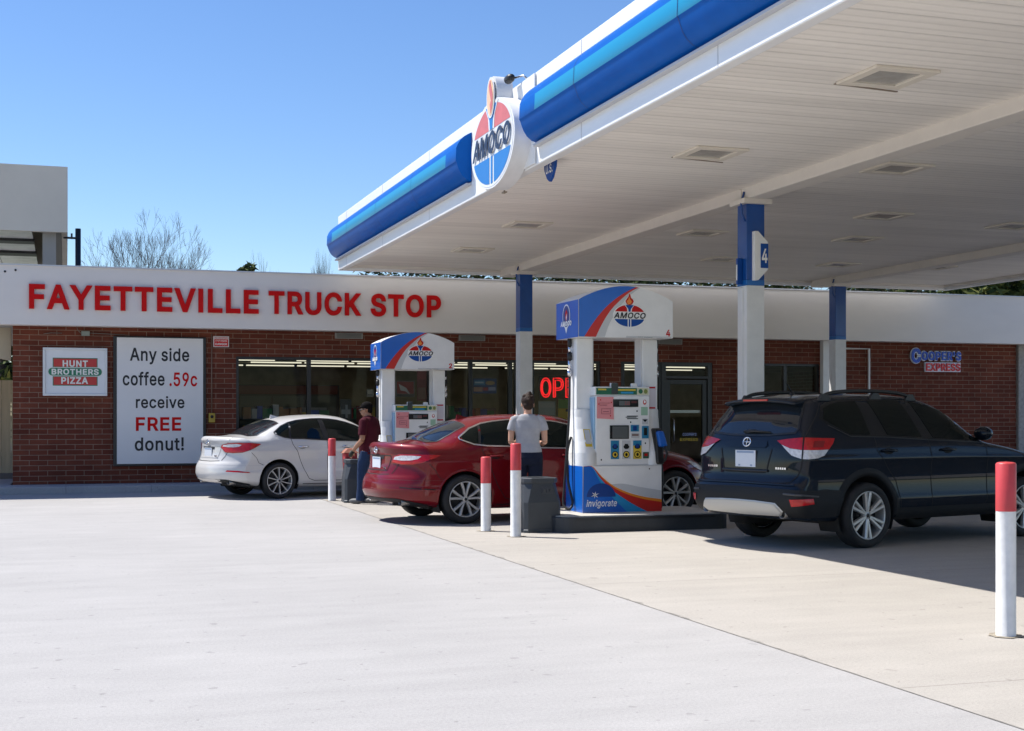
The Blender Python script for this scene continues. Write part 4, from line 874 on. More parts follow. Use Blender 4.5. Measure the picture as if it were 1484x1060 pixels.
# local -Y points to world -X when the sign is turned by -90 degrees
CAS = mat("sign_casing",(0.74,0.74,0.74),0.4,var=0.06,vscale=4)
ringed(mb,ell(0,0,RX*1.12,RZ*1.12,0,360,64),-0.21,0.0)
mb.obj("casing",CAS,ov)
mb = MB(); ringed(mb,ell(0.0,.54,.165,.25,0,360,32),-0.20,0.0); mb.obj("torch_casing",CAS,ov)
mb = MB(); emblem(mb,0,0,RX*1.0,RZ*1.0,-0.213,0.003,flame=False)
fz = .54
mb.polyf(ell(0,fz,.155,.24,0,360,30),-0.229,0)
mb.polyf(ell(0,fz,.128,.212,0,360,30),-0.232,5)
mb.polyf([(RX*a,fz+RZ*.87*b_) for a,b_ in ((.02,-.48),(.12,-.25),(.13,.05),(.06,.3),(.0,.52),(-.06,.36),(-.02,.12),(.05,-.1),(-.02,-.2))],-0.235,1)
mb.obj("face",[mat("sign_face",(0.78,0.78,0.79),0.3,coat=0.3),mat("faded_red",(0.62,0.14,0.12),0.35,var=0.1,vscale=5),mat("sign_face_blue",(0.010,0.17,0.50),0.3),BLACKTXT,ORANGE,mat("flame_cream",(0.78,0.50,0.30),0.4,var=0.1,vscale=5)],ov)
mb = MB(); text_fit(mb,"AMOCO",-RX*.96,RX*.97,-RZ*.25,RZ*.31,-0.228,0,thick=0.005,bold=0.022,shear=0.2); mb.obj("lettering",[mat("navy_lettering",(0.012,0.02,0.055),0.4)],ov)
mb = MB(); mb.box(-0.95,0.95,-0.012,0.004,-0.38,0.62); mb.obj("mount_panel",FPAINT,ov)

sh = empty("shield_sign",(5.2,14.55,4.24),-R(90),"small blue shield sign with white marks hanging under the canopy edge","sign")
mb = MB(); SHP=[(-.19,.10),(-.10,.13),(0,.10),(.10,.13),(.19,.10),(.17,-.03),(.08,-.14),(0,-.18),(-.08,-.14),(-.17,-.03)]
mb.prism(SHP,'y',-0.015,0.015,0); mb.obj("plate",LOGOBLUE,sh)
mb = MB(); mb.polyf(rect(-.14,.14,.045,.072),-0.018,0); text_fit(mb,"U.S.",-.11,.11,-.085,.02,-0.018,0,bold=0.02); mb.obj("lettering",WHITE,sh)
cmx = empty("security_camera",(4.96,14.95,5.235),0,"small black security camera on an arm atop the canopy edge by the oval sign","camera")
mb = MB(); mb.tube([(0,-.28,0),(-.02,-.2,.05),(-.10,-.03,.05)],0.012,8); mb.obj("arm",STEEL,cmx)
mb = MB(); mb.lathe([(0.0,-.11),(0.035,-.10),(0.05,-.05),(0.05,.05),(0.0,.055)],'y',14,0,(-.12,.0,.05)); mb.obj("body",BLACK,cmx)
mb = MB(); mb.box(-.02,.02,-.05,.05,-.10,-.085); mb.tube([(0,0,-.1),(0,0,0)],0.01,6); o_=mb.obj("bracket",mat("bracket_tan",(0.3,0.25,0.18),0.6)); o_.location=(5.02,15.70,4.2); tag(o_,"tiny metal bracket hanging under the canopy edge just below the oval sign","bracket"); o_.name="hanging_bracket"

# ---------------------------------------------------------------- pump islands
KERB = mat("island_kerb_paint",(0.025,0.030,0.038),0.5,var=0.2,vscale=4)
ISLT = mat("island_concrete",(0.50,0.47,0.41),0.85,var=0.12,vscale=5)
def island(x0,x1,y0,y1,h_,label):
    e = empty("pump_island",((x0+x1)/2,(y0+y1)/2,0),0,label,"pump island")
    a,b_ = (x1-x0)/2,(y1-y0)/2
    def ring(a,b_,r):
        p = []
        for sx,sy,a0 in ((1,1,0),(-1,1,90),(-1,-1,180),(1,-1,270)):
            for i in range(7): t=R(a0+15*i); p.append((sx*(a-r)+r*math.cos(t),sy*(b_-r)+r*math.sin(t)))
        return p
    mb = MB(); mb.prism(ring(a,b_,0.22),'z',-0.01,h_-0.012); mb.obj("kerb",KERB,e,bevel=0.012)
    mb = MB(); mb.prism(ring(a-0.05,b_-0.05,0.18),'z',h_-0.014,h_); mb.obj("top",ISLT,e)
    mb = MB(); mb.box(-a+0.25,a-0.25,-b_-0.004,-b_+0.01,h_-0.05,h_-0.02); mb.obj("edge_band",mat("island_edge",(0.012,0.014,0.018),0.4),e)
    return e
island(5.62,7.98,15.52,16.95,0.20,"low dark edged concrete island under the nearer pump number 4")
island(4.75,6.9,22.2,23.25,0.06,"low concrete island under the farther pump, mostly behind the red car")

# ---------------------------------------------------------------- fuel dispensers
PANEL = mat("dispenser_white",(0.76,0.76,0.75),0.4,var=0.05,vscale=4,rvar=0.08)
PANEL2 = mat("dispenser_panel_grey",(0.60,0.60,0.60),0.4,var=0.05,vscale=6)
DBLUE = mat("dispenser_blue",(0.005,0.115,0.50),0.3,coat=0.25,var=0.05)
DNAVY = mat("dispenser_navy",(0.008,0.045,0.22),0.3)
TEAL = mat("swoosh_teal",(0.015,0.26,0.52),0.35)
SRED = mat("swoosh_red",(0.52,0.02,0.015),0.35)
SOR = mat("swoosh_orange",(0.75,0.24,0.02),0.4)
SGREY = mat("swoosh_grey",(0.52,0.53,0.54),0.4)
SCREEN = mat("display_glass",(0.02,0.022,0.022),0.12)
LCD = mat("lcd_grey",(0.10,0.11,0.11),0.3)
PINK = mat("pink_notice",(0.70,0.26,0.27),0.6)
YEL = mat("sticker_yellow",(0.62,0.45,0.04),0.5)
GREEN = mat("banner_green",(0.01,0.12,0.06),0.45)
SKYB = mat("button_blue",(0.02,0.20,0.36),0.4)
def sm(pts,n=8):
    xs=[p[0] for p in pts]; f_=catmull(xs,[p[1] for p in pts]); q=np.linspace(xs[0],xs[-1],n*(len(pts)-1)+1)
    return [(float(a),float(f_(a))) for a in q]
def make_dispenser(num,label,loc,sz=1.0):
    e = empty("fuel_dispenser",loc,0,label,"fuel pump","fuel pumps under the canopy")
    # lower cabinet
    mb = MB(); xl,xr = -.545,.53
    mb.box(xl,xr,-.30,.30,0,.585,0)
    # shoulders tapering towards the posts
    def shoulder(xa,xb,top_a,top_b):
        prof = [(.585,.30),(.75,.285),(.9,.24),(1.05,.19),(1.2,.15),(1.3,.135)]
        for (za,da),(zb,db) in zip(prof,prof[1:]):
            ta=(za-.585)/.715; tb=(zb-.585)/.715
            A0=xa+(top_a-xa)*ta; B0=xb+(top_b-xb)*ta; A1=xa+(top_a-xa)*tb; B1=xb+(top_b-xb)*tb
            v=[(A0,-da,za),(B0,-da,za),(B0,da,za),(A0,da,za),(A1,-db,zb),(B1,-db,zb),(B1,db,zb),(A1,db,zb)]
            mb.add(v,[(0,1,5,4),(1,2,6,5),(2,3,7,6),(3,0,4,7)],0,True)
    shoulder(xl,-.36,-.56,-.34); shoulder(.355,xr,.345,.555)
    cab = mb.obj("cabinet",PANEL,e)
    # blue wrap on the lower cabinet sides
    mb = MB()
    mb.add([(xl-.003,-.30,.005),(xl-.003,.30,.005),(xl-.003,.30,.585),(xl-.003,-.30,.585)],[(0,3,2,1)],0)
    def P(px,py): return ((px-845)/114*1.075-.545, (742-py)/116.0)
    top = sm([P(*q) for q in ((846,674.2),(859,674.6),(870,687),(886,701),(905,711),(930,719),(958.9,724))],5)
    orb = sm([P(*q) for q in ((846,674.4),(859,675.2),(870,688.6),(886,703.5),(905,714),(930,722.5),(958.9,728))],5)
    red = sm([P(*q) for q in ((846,674.6),(859,676),(868,689),(882,705),(900,719),(920,732),(938,741.5))],5)
    tea = sm([P(*q) for q in ((846,674.8),(859,677),(866,691),(876,706),(888,721),(900,733),(908,741.5))],5)
    base = .004
    y_=-.3035
    mb.polyf(top+[(xr,base),(xl,base)],y_,1)
    mb.polyf(orb+[(xr,base),(xl,base)],y_-.0015,2)
    mb.polyf(red+[(xl,base)],y_-.003,3); mb.polyf(tea+[(xl,base)],y_-.0045,0)
    gt = sm([P(*q) for q in ((884,701),(900,700),(925,705),(958.9,711))],5)
    mb.polyf(gt+[P(958.9,723.5),P(930,718.6),P(905,710.6)],y_+.0008,4)
    mb.polyf(rect(-.119,-.115,.585,.588),-.3,0)
    # navy disc
    mb.polyf(ell(-.30,.20,.195,.17,0,180,20)+[(-.495,.20),(-.44,.09),(-.16,.09)][:1],y_-.006,5)
    wrap = mb.obj("swoosh_wrap",[DBLUE,SOR,SRED,TEAL,SGREY,DNAVY],cab,fix=False)
    mb = MB(); text_fit(mb,"invigorate",-.50,-.09,.055,.165,y_-.0085,0,bold=0.013,shear=0.2)
    for a,l_ in ((20,.05),(80,.04),(140,.045),(200,.05),(260,.04),(320,.045)):
        ca,sa=math.cos(R(a)),math.sin(R(a)); c0=(-.385,.225)
        mb.polyf([(c0[0]-sa*.008,c0[1]+ca*.008),(c0[0]+ca*l_*1.15,c0[1]+sa*l_*1.15),(c0[0]+sa*.008,c0[1]-ca*.008)],y_-.0085,0)
    mb.obj("lettering",WHITE,cab,fix=False)
    mb = MB(); mb.box(-.32,.46,-.31,-.302,.583,.590,0); mb.obj("panel_seam",PANEL2,cab)
    # console between the posts
    mb = MB(); mb.box(-.365,.37,-.285,.285,.586,1.47,0); con = mb.obj("console",PANEL,e,bevel=0.012)
    mb = MB(); mb.box(-.383,-.366,-.27,.27,.60,1.45,0); mb.obj("edge_strip",mat("strip_pale_blue",(0.25,0.42,0.58),0.4),con)
    yf = -.2875
    mb = MB()   # flush panels: outlines of the three doors
    mb.polyf(rect(-.18,.225,.60,1.455),yf,0); mb.polyf(rect(.232,.36,.60,1.455),yf,0); mb.polyf(rect(-.355,-.186,.60,1.455),yf,0)
    mb.obj("front_panel",PANEL,con,fix=False)
    def B(x0,y0,x1,y1):   # pixel rect of the reference panel -> local
        return rect((x0-861)/80*.735-.365,(x1-861)/80*.735-.365,.585+(675-y1)/101*.885,.585+(675-y0)/101*.885)
    def box_part(r,mi,d=.012,mbx=None):
        xs=[p[0] for p in r]; zs=[p[1] for p in r]; mbx.box(min(xs),max(xs),yf-d,yf-.0005,min(zs),max(zs),mi)
    mb = MB(); box_part(B(886,579,923.5,590),0,.012,mb); box_part(B(895,581.3,911,588),1,.014,mb); box_part(B(913,581.5,921,584.5),2,.0135,mb)
    mb.obj("price_display",[SCREEN,LCD,mat("led_red_dim",(0.10,0.012,0.012),0.3)],con)
    mb = MB(); text_fit(mb,"3.02",(903-861)/80*.735-.365,(911-861)/80*.735-.365,.585+(675-587)/101*.885,.585+(675-582.3)/101*.885,yf-.0155,0); mb.obj("lettering",mat("led_red",(0.42,0.03,0.03),0.3),con,fix=False)
    mb = MB(); box_part(B(881.5,616.5,909.5,636),0,.012,mb); box_part(B(885,618,908,635),1,.014,mb); mb.obj("screen",[SCREEN,LCD],con,bevel=0.002)
    for (a,c,col,colb,tx) in ((883,895,0,1,"O"),(899.5,912,2,1,"O"),(916,928.5,0,1,"G")):
        mb = MB(); box_part(B(a,638.5,c,665),{0:0,2:1}[col],.008,mb)
        r = B(a,638.5,c,665); xm=(r[0][0]+r[1][0])/2; z0=r[0][1]; z1=r[2][1]; w=(r[1][0]-r[0][0])/2
        if a==916: mb.polyf(rect(xm-w,xm+w,z0,z0+(z1-z0)*.72),yf-.0095,2)
        mb.polyf(ell(xm,z0+(z1-z0)*.24,w*.8,w*.8,0,360,18),yf-.0105,3); mb.polyf(ell(xm,z0+(z1-z0)*.24,w*.62,w*.62,0,360,18),yf-.012,2)
        mb.polyf(ell(xm,z0+(z1-z0)*.24,w*.3,w*.36,0,360,14),yf-.0135,3)
        mb.polyf(ell(xm,z0+(z1-z0)*.66,w*.7,w*.5,0,360,12),yf-.011,3); mb.polyf(rect(xm-w*.4,xm+w*.4,z0+(z1-z0)*.6,z0+(z1-z0)*.82),yf-.0115,4 if a!=899.5 else 3)
        mb.obj("grade_button",[SKYB,SGREY,YEL,SCREEN,DNAVY],con,fix=False)
    mb = MB(); box_part(B(912.5,616,924.5,625.5),0,.012,mb); box_part(B(915.5,617.5,921,624),1,.016,mb); mb.obj("keypad",[SKYB,DNAVY],con)
    mb = MB(); box_part(B(913,628,925,635),0,.010,mb); box_part(B(914,629,924,632),1,.011,mb); mb.obj("receipt_slot",[SGREY,mat("slot_brown",(0.2,0.14,0.12),0.5)],con)
    mb = MB(); box_part(B(929,617.5,939,635.5),0,.018,mb); box_part(B(931.5,620,936.5,631),1,.022,mb); mb.obj("card_reader",[SKYB,SCREEN],con,bevel=0.003)
    mb = MB(); box_part(B(931,655.5,939.5,664.5),0,.008,mb); box_part(B(933,657.5,937.5,661),1,.009,mb); mb.obj("small_label",[mat("label_darkgreen",(0.02,0.08,0.05),0.5),LOGORED],con)
    mb = MB(); box_part(B(928,590,938,602),0,.003,mb); mb.obj("green_sticker",mat("sticker_pale_green",(0.30,0.47,0.34),0.5),con)
    mb = MB(); box_part(B(929.5,607,938.5,615),0,.003,mb); mb.polyf([( (930-861)/80*.735-.365,.585+(675-608)/101*.885),((938-861)/80*.735-.365,.585+(675-608)/101*.885),((934-861)/80*.735-.365,.585+(675-612)/101*.885)],yf-.004,1); mb.obj("warning_sticker",[SGREY,SCREEN],con,fix=False)
    mb = MB(); mb.polyf(ell((933.5-861)/80*.735-.365,.585+(675-583)/101*.885,.024,.032,0,360,18),yf-.002,0); mb.polyf(ell((933.5-861)/80*.735-.365,.585+(675-582.5)/101*.885,.014,.02,0,360,14),yf-.0035,1); mb.obj("round_sticker",[LOGORED,WHITE],con,fix=False)
    mb = MB()
    for (a,b_,c,d) in ((907,602.5,923.5,604),(907,606,923.5,607.6),(905,604.2,921,605.4)): box_part(B(a,b_,c,d),0,.002,mb)
    for px,py in ((869,666),(912.5,612),(934.5,642.5),(922,596),(886,594)): mb.polyf(ell((px-861)/80*.735-.365,.585+(675-py)/101*.885,.009,.012,0,360,12),yf-.003,1)
    mb.polyf(ell(.36,.545,.009,.010,0,360,12),-.306,1)
    mb.obj("fine_print",[LCD,SCREEN],con,fix=False)
    mb = MB(); r = B(862.5,575.5,887,606.5); xs=[p[0] for p in r]; zs=[p[1] for p in r]
    mb.hexa([(min(xs),yf-.004,min(zs)),(max(xs),yf-.012,min(zs)-.012),(max(xs),yf-.010,min(zs)-.012),(min(xs),yf-.002,min(zs))],[(min(xs),yf-.004,max(zs)),(max(xs),yf-.006,max(zs)),(max(xs),yf-.004,max(zs)),(min(xs),yf-.002,max(zs))],0)
    mb.obj("pink_notice",PINK,con)
    mb = MB(); x0_,z0_=min(xs),min(zs); w_,h_=max(xs)-min(xs),max(zs)-min(zs)
    def q(a,b_,c,d): return rect(x0_+a*w_,x0_+b_*w_,z0_+c*h_,z0_+d*h_)
    for k_,r_ in enumerate((q(.1,.8,.70,.72),q(.15,.6,.60,.63),q(.25,.85,.44,.46),q(.25,.28,.2,.44),q(.25,.8,.2,.22),q(.78,.81,.2,.4),q(.35,.7,.3,.33))): mb.polyf(r_,yf-.0135,0)
    for px,py in ((.2,.86),(.85,.74),(.1,.66),(.8,.12)): mb.polyf(ell(x0_+px*w_,z0_+py*h_,.008,.01,0,360,8),yf-.0135,1)
    mb.obj("scribble",[mat("notice_ink",(0.35,0.10,0.12),0.6),LOGORED],con,fix=False)
    # advert strip on top of the console
    mb = MB(); mb.box(-.375,.375,-.275,.275,1.472,1.585,0); mb.box(-.145,-.05,-.24,-.2,1.585,1.635,0); mb.box(.14,.22,-.24,-.2,1.585,1.63,0); ad = mb.obj("topper",PANEL,con,bevel=0.008)
    mb = MB(); mb.polyf(rect(-.355,.20,1.485,1.57),-.2775,0); mb.polyf(rect(.20,.36,1.485,1.57),-.2775,1); mb.polyf(ell(.25,1.528,.03,.03,0,360,12),-.279,0); mb.polyf(ell(.32,1.528,.026,.03,0,360,12),-.279,3)
    mb.polyf(rect(-.13,.18,1.535,1.555),-.279,2); mb.polyf(rect(-.02,.15,1.50,1.52),-.279,4); mb.polyf(rect(-.15,-.06,1.49,1.632),-.2805,5); mb.polyf(rect(-.33,-.22,1.54,1.56),-.279,2)
    mb.obj("advert",[GREEN,mat("advert_cream",(0.55,0.55,0.38),0.5),YEL,mat("advert_olive",(0.20,0.24,0.05),0.5),TEAL,mat("bottle_dark",(0.03,0.04,0.04),0.4)],ad,fix=False)
    # posts
    for pa,pb,la,lb in ((-.56,-.34,-.3395,-.325),(.345,.555,.33,.3445)):
        mb = MB(); mb.box(pa,pb,-.12,.12,1.29,2.2); post = mb.obj("post",PANEL,e,bevel=0.012)
        mb = MB(); mb.box(la,lb,-.1,.1,1.6,2.2); mb.obj("post_lining",PANEL2,post)
    mb = MB(); mb.box(.39,.53,-.1235,-.1205,1.30,1.60); mb.obj("side_sticker",mat("sticker_pale",(0.62,0.58,0.64),0.5),post)
    mb = MB(); mb.polyf(rect(.40,.52,1.57,1.59),-.125,0); mb.polyf(rect(.40,.52,1.31,1.33),-.125,0); mb.obj("side_print",LOGORED,post,fix=False)
    # yellow edged label on the shoulder facing front
    mb = MB(); mb.hexa([(-.49,-.262,.83),(-.40,-.262,.83),(-.40,-.258,.83),(-.49,-.258,.83)],[(-.50,-.192,1.05),(-.41,-.192,1.05),(-.41,-.188,1.05),(-.50,-.188,1.05)],0); lab=mb.obj("shoulder_label",YEL,cab)
    mb = MB(); mb.hexa([(-.48,-.258,.865),(-.41,-.258,.865),(-.41,-.255,.865),(-.48,-.255,.865)],[(-.49,-.1985,1.04),(-.42,-.1985,1.04),(-.42,-.1955,1.04),(-.49,-.1955,1.04)],0); mb.obj("label_paper",SGREY,lab)
    # canopy head with arched top
    hx,hy = .64,.40
    arch = [(-hx,2.665)]+[(hx*(-1+2*i/24),2.665+.185*math.sin(math.pi*i/24)**0.85) for i in range(1,24)]+[(hx,2.665)]
    mb = MB(); prof=[(-hx,2.2),(hx,2.2)]+arch[::-1]
    n=len(prof)
    mb.add([(p[0],-hy,p[1]) for p in prof],[list(range(n))],0); mb.add([(p[0],hy,p[1]) for p in prof],[list(range(n))[::-1]],0)
    mb.add([(p[0],-hy,p[1]) for p in prof]+[(p[0],hy,p[1]) for p in prof],[[i,(i+1)%n,n+(i+1)%n,n+i] for i in range(n)],0)
    head = mb.obj("head",PANEL,e,bevel=0.01)
    mb = MB(); y_=-hy-.003
    def H(px,py): return ((px-837)/135*1.28-.64, 2.2+(488-py)/119.5)
    zt_ = lambda x: 2.665+.185*math.sin(math.pi*(x+hx)/(2*hx))**0.85-.004
    # blue corner, red band, grey band: nested shapes bounded by curves
    c1=[(-.565,2.203),(-.46,2.36),(-.33,2.52),(-.15,2.68),(.03,2.79),(.13,2.836)]
    c2=[(-.41,2.203),(-.34,2.34),(-.24,2.50),(-.09,2.66),(.08,2.79),(.17,2.833)]
    c3=[(-.29,2.203),(-.25,2.32),(-.17,2.47),(-.05,2.63),(.10,2.77),(.19,2.83)]
    def edge(c): 
        xs=[p[0] for p in c]; zs=[p[1] for p in c]; f_=catmull(xs,zs); q=np.linspace(xs[0],xs[-1],24); return [(float(a),min(float(f_(a)),zt_(float(a)))) for a in q]
    for k_,(c,mi) in enumerate(((c3,2),(c2,1),(c1,0))):
        ed=edge(c); arcx=np.linspace(ed[-1][0],-hx+.004,22)
        mb.polyf(ed+[(float(a),zt_(float(a))) for a in arcx]+[(-hx+.004,2.203)],y_-.0015*k_,mi)
    mb.add([(-hx-.003,-hy,2.2),(-hx-.003,hy,2.2),(-hx-.003,hy,2.665),(-hx-.003,-hy,2.665)],[(0,3,2,1)],0)
    mb.obj("head_wrap",[DBLUE,SRED,SGREY],head,fix=False)
    mb = MB(); emblem(mb,.043,2.475,.212,.138,-hy-.004,.0015); text_fit(mb,"AMOCO",-.172,.262,2.440,2.516,-hy-.0115,3,bold=0.022,shear=0.2)
    mb.obj("emblem",EMATS,head,fix=False)
    mb = MB(); text_fit(mb,num,.545,.605,2.225,2.31,-hy-.003,0,bold=0.028); mb.obj("number",LOGORED,head,fix=False)
    mb = MB(); mb.polyf(rect(.0,.62,2.2,2.222),-hy-.003,0); text_fit(mb,"PAY INSIDE",.16,.36,2.204,2.214,-hy-.0045,1); mb.obj("lower_print",[SGREY,LCD],head,fix=False)
    # emblem on the blue end, built facing -Y then turned to face -X
    mb = MB()
    mb.polyf(ell(0,.06,.135,.155,0,360,30),0,0); mb.polyf(ell(0,.06,.118,.137,0,360,30),-.0015,1); mb.polyf([(-.05,-.08),(.05,-.08),(0,-.16)],-.0015,0)
    mb.polyf([(0,-.01),(.04,.04),(.05,.1),(.01,.15),(-.04,.1),(-.03,.04)],-.003,2); mb.polyf([(.01,.0),(.03,.05),(.02,.1),(-.005,.05)],-.0045,0)
    text_fit(mb,"AMOCO",-.20,.20,-.065,.0,-.005,0,bold=0.06,shear=0.2); 
    mb.xform(Matrix.Translation((-hx-.006,0.02,2.42)) @ Matrix.Rotation(-R(90),4,'Z'))
    mb.obj("end_emblem",[WHITE,DNAVY,LOGORED],head,fix=False)
    # hoses, nozzles
    for sx in (-1,1):
        hxp = sx*.60
        mb = MB(); mb.tube([(hxp,0.02,2.2),(hxp,0.02,2.1)],0.028,10,0); mb.tube([(hxp,0.02,2.1),(hxp,0.02,2.02)],0.02,10,1); mb.tube([(hxp,0.02,2.02),(hxp,0.02,1.93)],0.03,10,0); mb.tube([(hxp,0.02,1.93),(hxp,0.02,1.8)],0.022,10,1); mb.tube([(hxp,0.02,1.8),(hxp,0.02,1.72)],0.03,10,1)
        mb.obj("swivel",[RUBBER,CHROME],e)
        if sx<0: path=[(hxp,.02,1.75),(hxp-.005,.03,1.2),(hxp-.03,.06,.7),(hxp-.06,.06,.3),(hxp-.08,.03,.1),(hxp-.03,-.03,.035),(hxp+.03,0.0,.12),(hxp-.0,.08,.4),(hxp+.0,.1,.75),(hxp+.03,.05,.95)]
        else: path=[(hxp,.02,1.75),(hxp+.0,.03,1.2),(hxp+.01,.0,.6),(hxp+.015,-.06,.25),(hxp+.0,-.12,.08),(hxp-.03,-.18,.04),(hxp-.02,-.2,.12),(hxp-.0,-.16,.5),(hxp-.015,-.08,.85)]
        t=np.linspace(0,1,len(path)); fx=[catmull(t,[p[i] for p in path]) for i in range(3)]
        mb = MB(); mb.tube([tuple(float(g(u)) for g in fx) for u in np.linspace(0,1,50)],0.017,8); mb.obj("hose",RUBBER,e)
        # nozzle boot at the front corner of the shoulder, on the drive side
        if sx < 0: continue
        mb = MB(); mb.hexa([(.455,-.33,.60),(.565,-.33,.60),(.565,-.12,.60),(.455,-.12,.60)],[(.43,-.30,1.06),(.545,-.30,1.06),(.545,-.08,1.06),(.43,-.08,1.06)]); boot=mb.obj("nozzle_boot",BLACK,e,bevel=0.025)
        mb = MB(); mb.hexa([(.47,-.385,.83),(.585,-.385,.83),(.61,-.20,.80),(.50,-.20,.80)],[(.44,-.345,1.03),(.545,-.345,1.03),(.565,-.16,1.0),(.46,-.16,1.0)]); nz=mb.obj("nozzle",DBLUE,e,bevel=0.025)
        mb = MB(); mb.tube([(.55,-.36,.84),(.575,-.37,.74),(.565,-.34,.66),(.54,-.28,.62)],0.016,8); mb.obj("handle",RUBBER,nz)
    return e
make_dispenser("4","nearer white and blue fuel pump numbered 4, its whole front and invigorate lettering in view",(6.69,16.30,.20))
d2 = make_dispenser("2","farther fuel pump numbered 2, its lower half hidden behind the red car",(5.67,22.95,.06))
d2.scale = (1.0,1.0,0.975)

# ---------------------------------------------------------------- bollards, bins
BRED = mat("bollard_red",(0.55,0.05,0.055),0.45,var=0.12,vscale=5,coat=0.1)
BWH = mat("bollard_white",(0.76,0.75,0.73),0.5,var=0.10,vscale=9,rvar=0.15,bump=0.15,bscale=30)
def bollard(x,y,h_,hr,label):
    e = empty("bollard",(x,y,0),0,label,"bollard","red and white steel bollards")
    r=.0625
    mb = MB(); mb.lathe([(r+.002,0.0),(r,.004),(r,h_-hr)],'z',28); mb.obj("post",BWH,e)
    mb = MB(); mb.lathe([(r+.0015,h_-hr),(r+.0015,h_-.012),(r-.006,h_-.003),(r-.02,h_+.001),(0.0,h_+.004)],'z',28); mb.obj("red_band",BRED,e)
    mb = MB(); rr=random.Random(int(x*100)); pts=[(math.cos(R(a))*(r+.03+rr.random()*.035),math.sin(R(a))*(r+.03+rr.random()*.035)) for a in range(0,360,18)]
    mb.add([(p[0],p[1],.005) for p in pts],[list(range(len(pts)))]); mb.obj("base_patch",mat("dirt_patch",(0.30,0.26,0.20),0.95,var=0.3,vscale=20),e,fix=False)
bollard(5.76,7.40,1.12,.315,"red topped white bollard standing alone in the sun nearest the camera")
bollard(4.91,16.10,.915,.325,"shortest red and white bollard, in front of the red car's rear wheel")
bollard(5.02,15.26,1.095,.315,"red and white bollard right in front of the dark bin by the woman")
bollard(4.22,22.64,1.04,.29,"red and white bollard in front of the white car, beside the red towel box")
CAN = mat("bin_plastic",(0.040,0.046,0.054),0.5,var=0.1,vscale=6,bump=0.15,bscale=150)
def bin_(x,y,rz,h_,w,label):
    e = empty("litter_bin",(x,y,0),rz,label,"litter bin","dark grey litter bins at the islands")
    a=w/2; c=.055
    def oc(a,c,z): return [(-a+c,-a,z),(a-c,-a,z),(a,-a+c,z),(a,a-c,z),(a-c,a,z),(-a+c,a,z),(-a,a-c,z),(-a,-a+c,z)]
    mb = MB()
    lev=[(0,a,.04),(h_*.05,a,.04),(h_*.06,a-.008,.04),(h_*.55,a-.008,.04),(h_*.9,a-.045,.075),(h_*.905,a-.03,.07),(h_*.985,a-.03,.07),(h_,a-.05,.07)]
    rings=[oc(aa,cc,z) for z,aa,cc in lev]; v=[p for r_ in rings for p in r_]; f_=[]
    for i in range(len(rings)-1):
        for k in range(8): f_.append((i*8+k,i*8+(k+1)%8,(i+1)*8+(k+1)%8,(i+1)*8+k))
    f_.append([k for k in range(8)][::-1]); 
    mb.add(v,f_)
    mb.obj("body",CAN,e,bevel=0.006)
    mb = MB(); zt=h_-.002; ai=a-.052
    o1=oc(ai,.07,zt); ri=[(.62*ai*math.cos(R(22.5+45*k-135)) ,.5*ai*math.sin(R(22.5+45*k-135)),zt) for k in range(8)]
    mb.add(o1+ri,[(k,(k+1)%8,8+(k+1)%8,8+k) for k in range(8)])
    mb.add(ri+[(p[0],p[1],zt-.12) for p in ri],[(k,(k+1)%8,8+(k+1)%8,8+k) for k in range(8)],1)
    mb.add([(p[0],p[1],zt-.12) for p in ri],[list(range(8))],1)
    mb.obj("lid",[CAN,BLACK],e)
    mb = MB(); zc=h_*.78; yy=-a+.026
    mb.hexa([(-.02,yy-.012,zc-.05),(.13,yy-.012,zc-.05),(.13,yy+.01,zc-.05),(-.02,yy+.01,zc-.05)],[(-.02,yy+.006,zc+.035),(.13,yy+.006,zc+.035),(.13,yy+.028,zc+.035),(-.02,yy+.028,zc+.035)]); pl=mb.obj("emblem_plate",mat("bin_plate",(0.055,0.06,0.068),0.4),e)
    mb = MB()
    for k_ in range(3): mb.box(-.005+k_*.045,.025+k_*.045,yy-.016,yy,zc-.035,zc+.01)
    mb.obj("raised_mark",CAN,pl)
    return e
bin_(5.50,15.93,R(4),.665,.50,"dark grey litter bin standing behind the bollard pair, in front of the woman")
bin_(4.57,22.22,R(-4),.71,.50,"dark grey litter bin beside the man in the maroon shirt")
ws = empty("towel_box",(4.46,22.45,0),0,"red plastic towel and washer box with a tilted brown lid, between bollard and bin","washer box")
mb = MB(); mb.hexa([(-.07,-.09,.42),(.12,-.09,.42),(.12,.09,.42),(-.07,.09,.42)],[(-.09,-.12,.80),(.13,-.12,.80),(.13,.12,.80),(-.09,.12,.80)]); mb.obj("box",BRED,ws,bevel=0.02)
mb = MB(); mb.hexa([(-.12,-.14,.80),(.15,-.14,.80),(.15,.14,.80),(-.12,.14,.80)],[(-.03,-.07,.88),(.07,-.07,.88),(.07,.07,.88),(-.03,.07,.88)]); mb.obj("lid",mat("lid_brown",(0.35,0.13,0.08),0.5),ws,bevel=0.008)
mb = MB(); mb.tube([(0.03,0,0),(0.03,0,.45)],.035,10); mb.obj("stand",BLACK,ws)

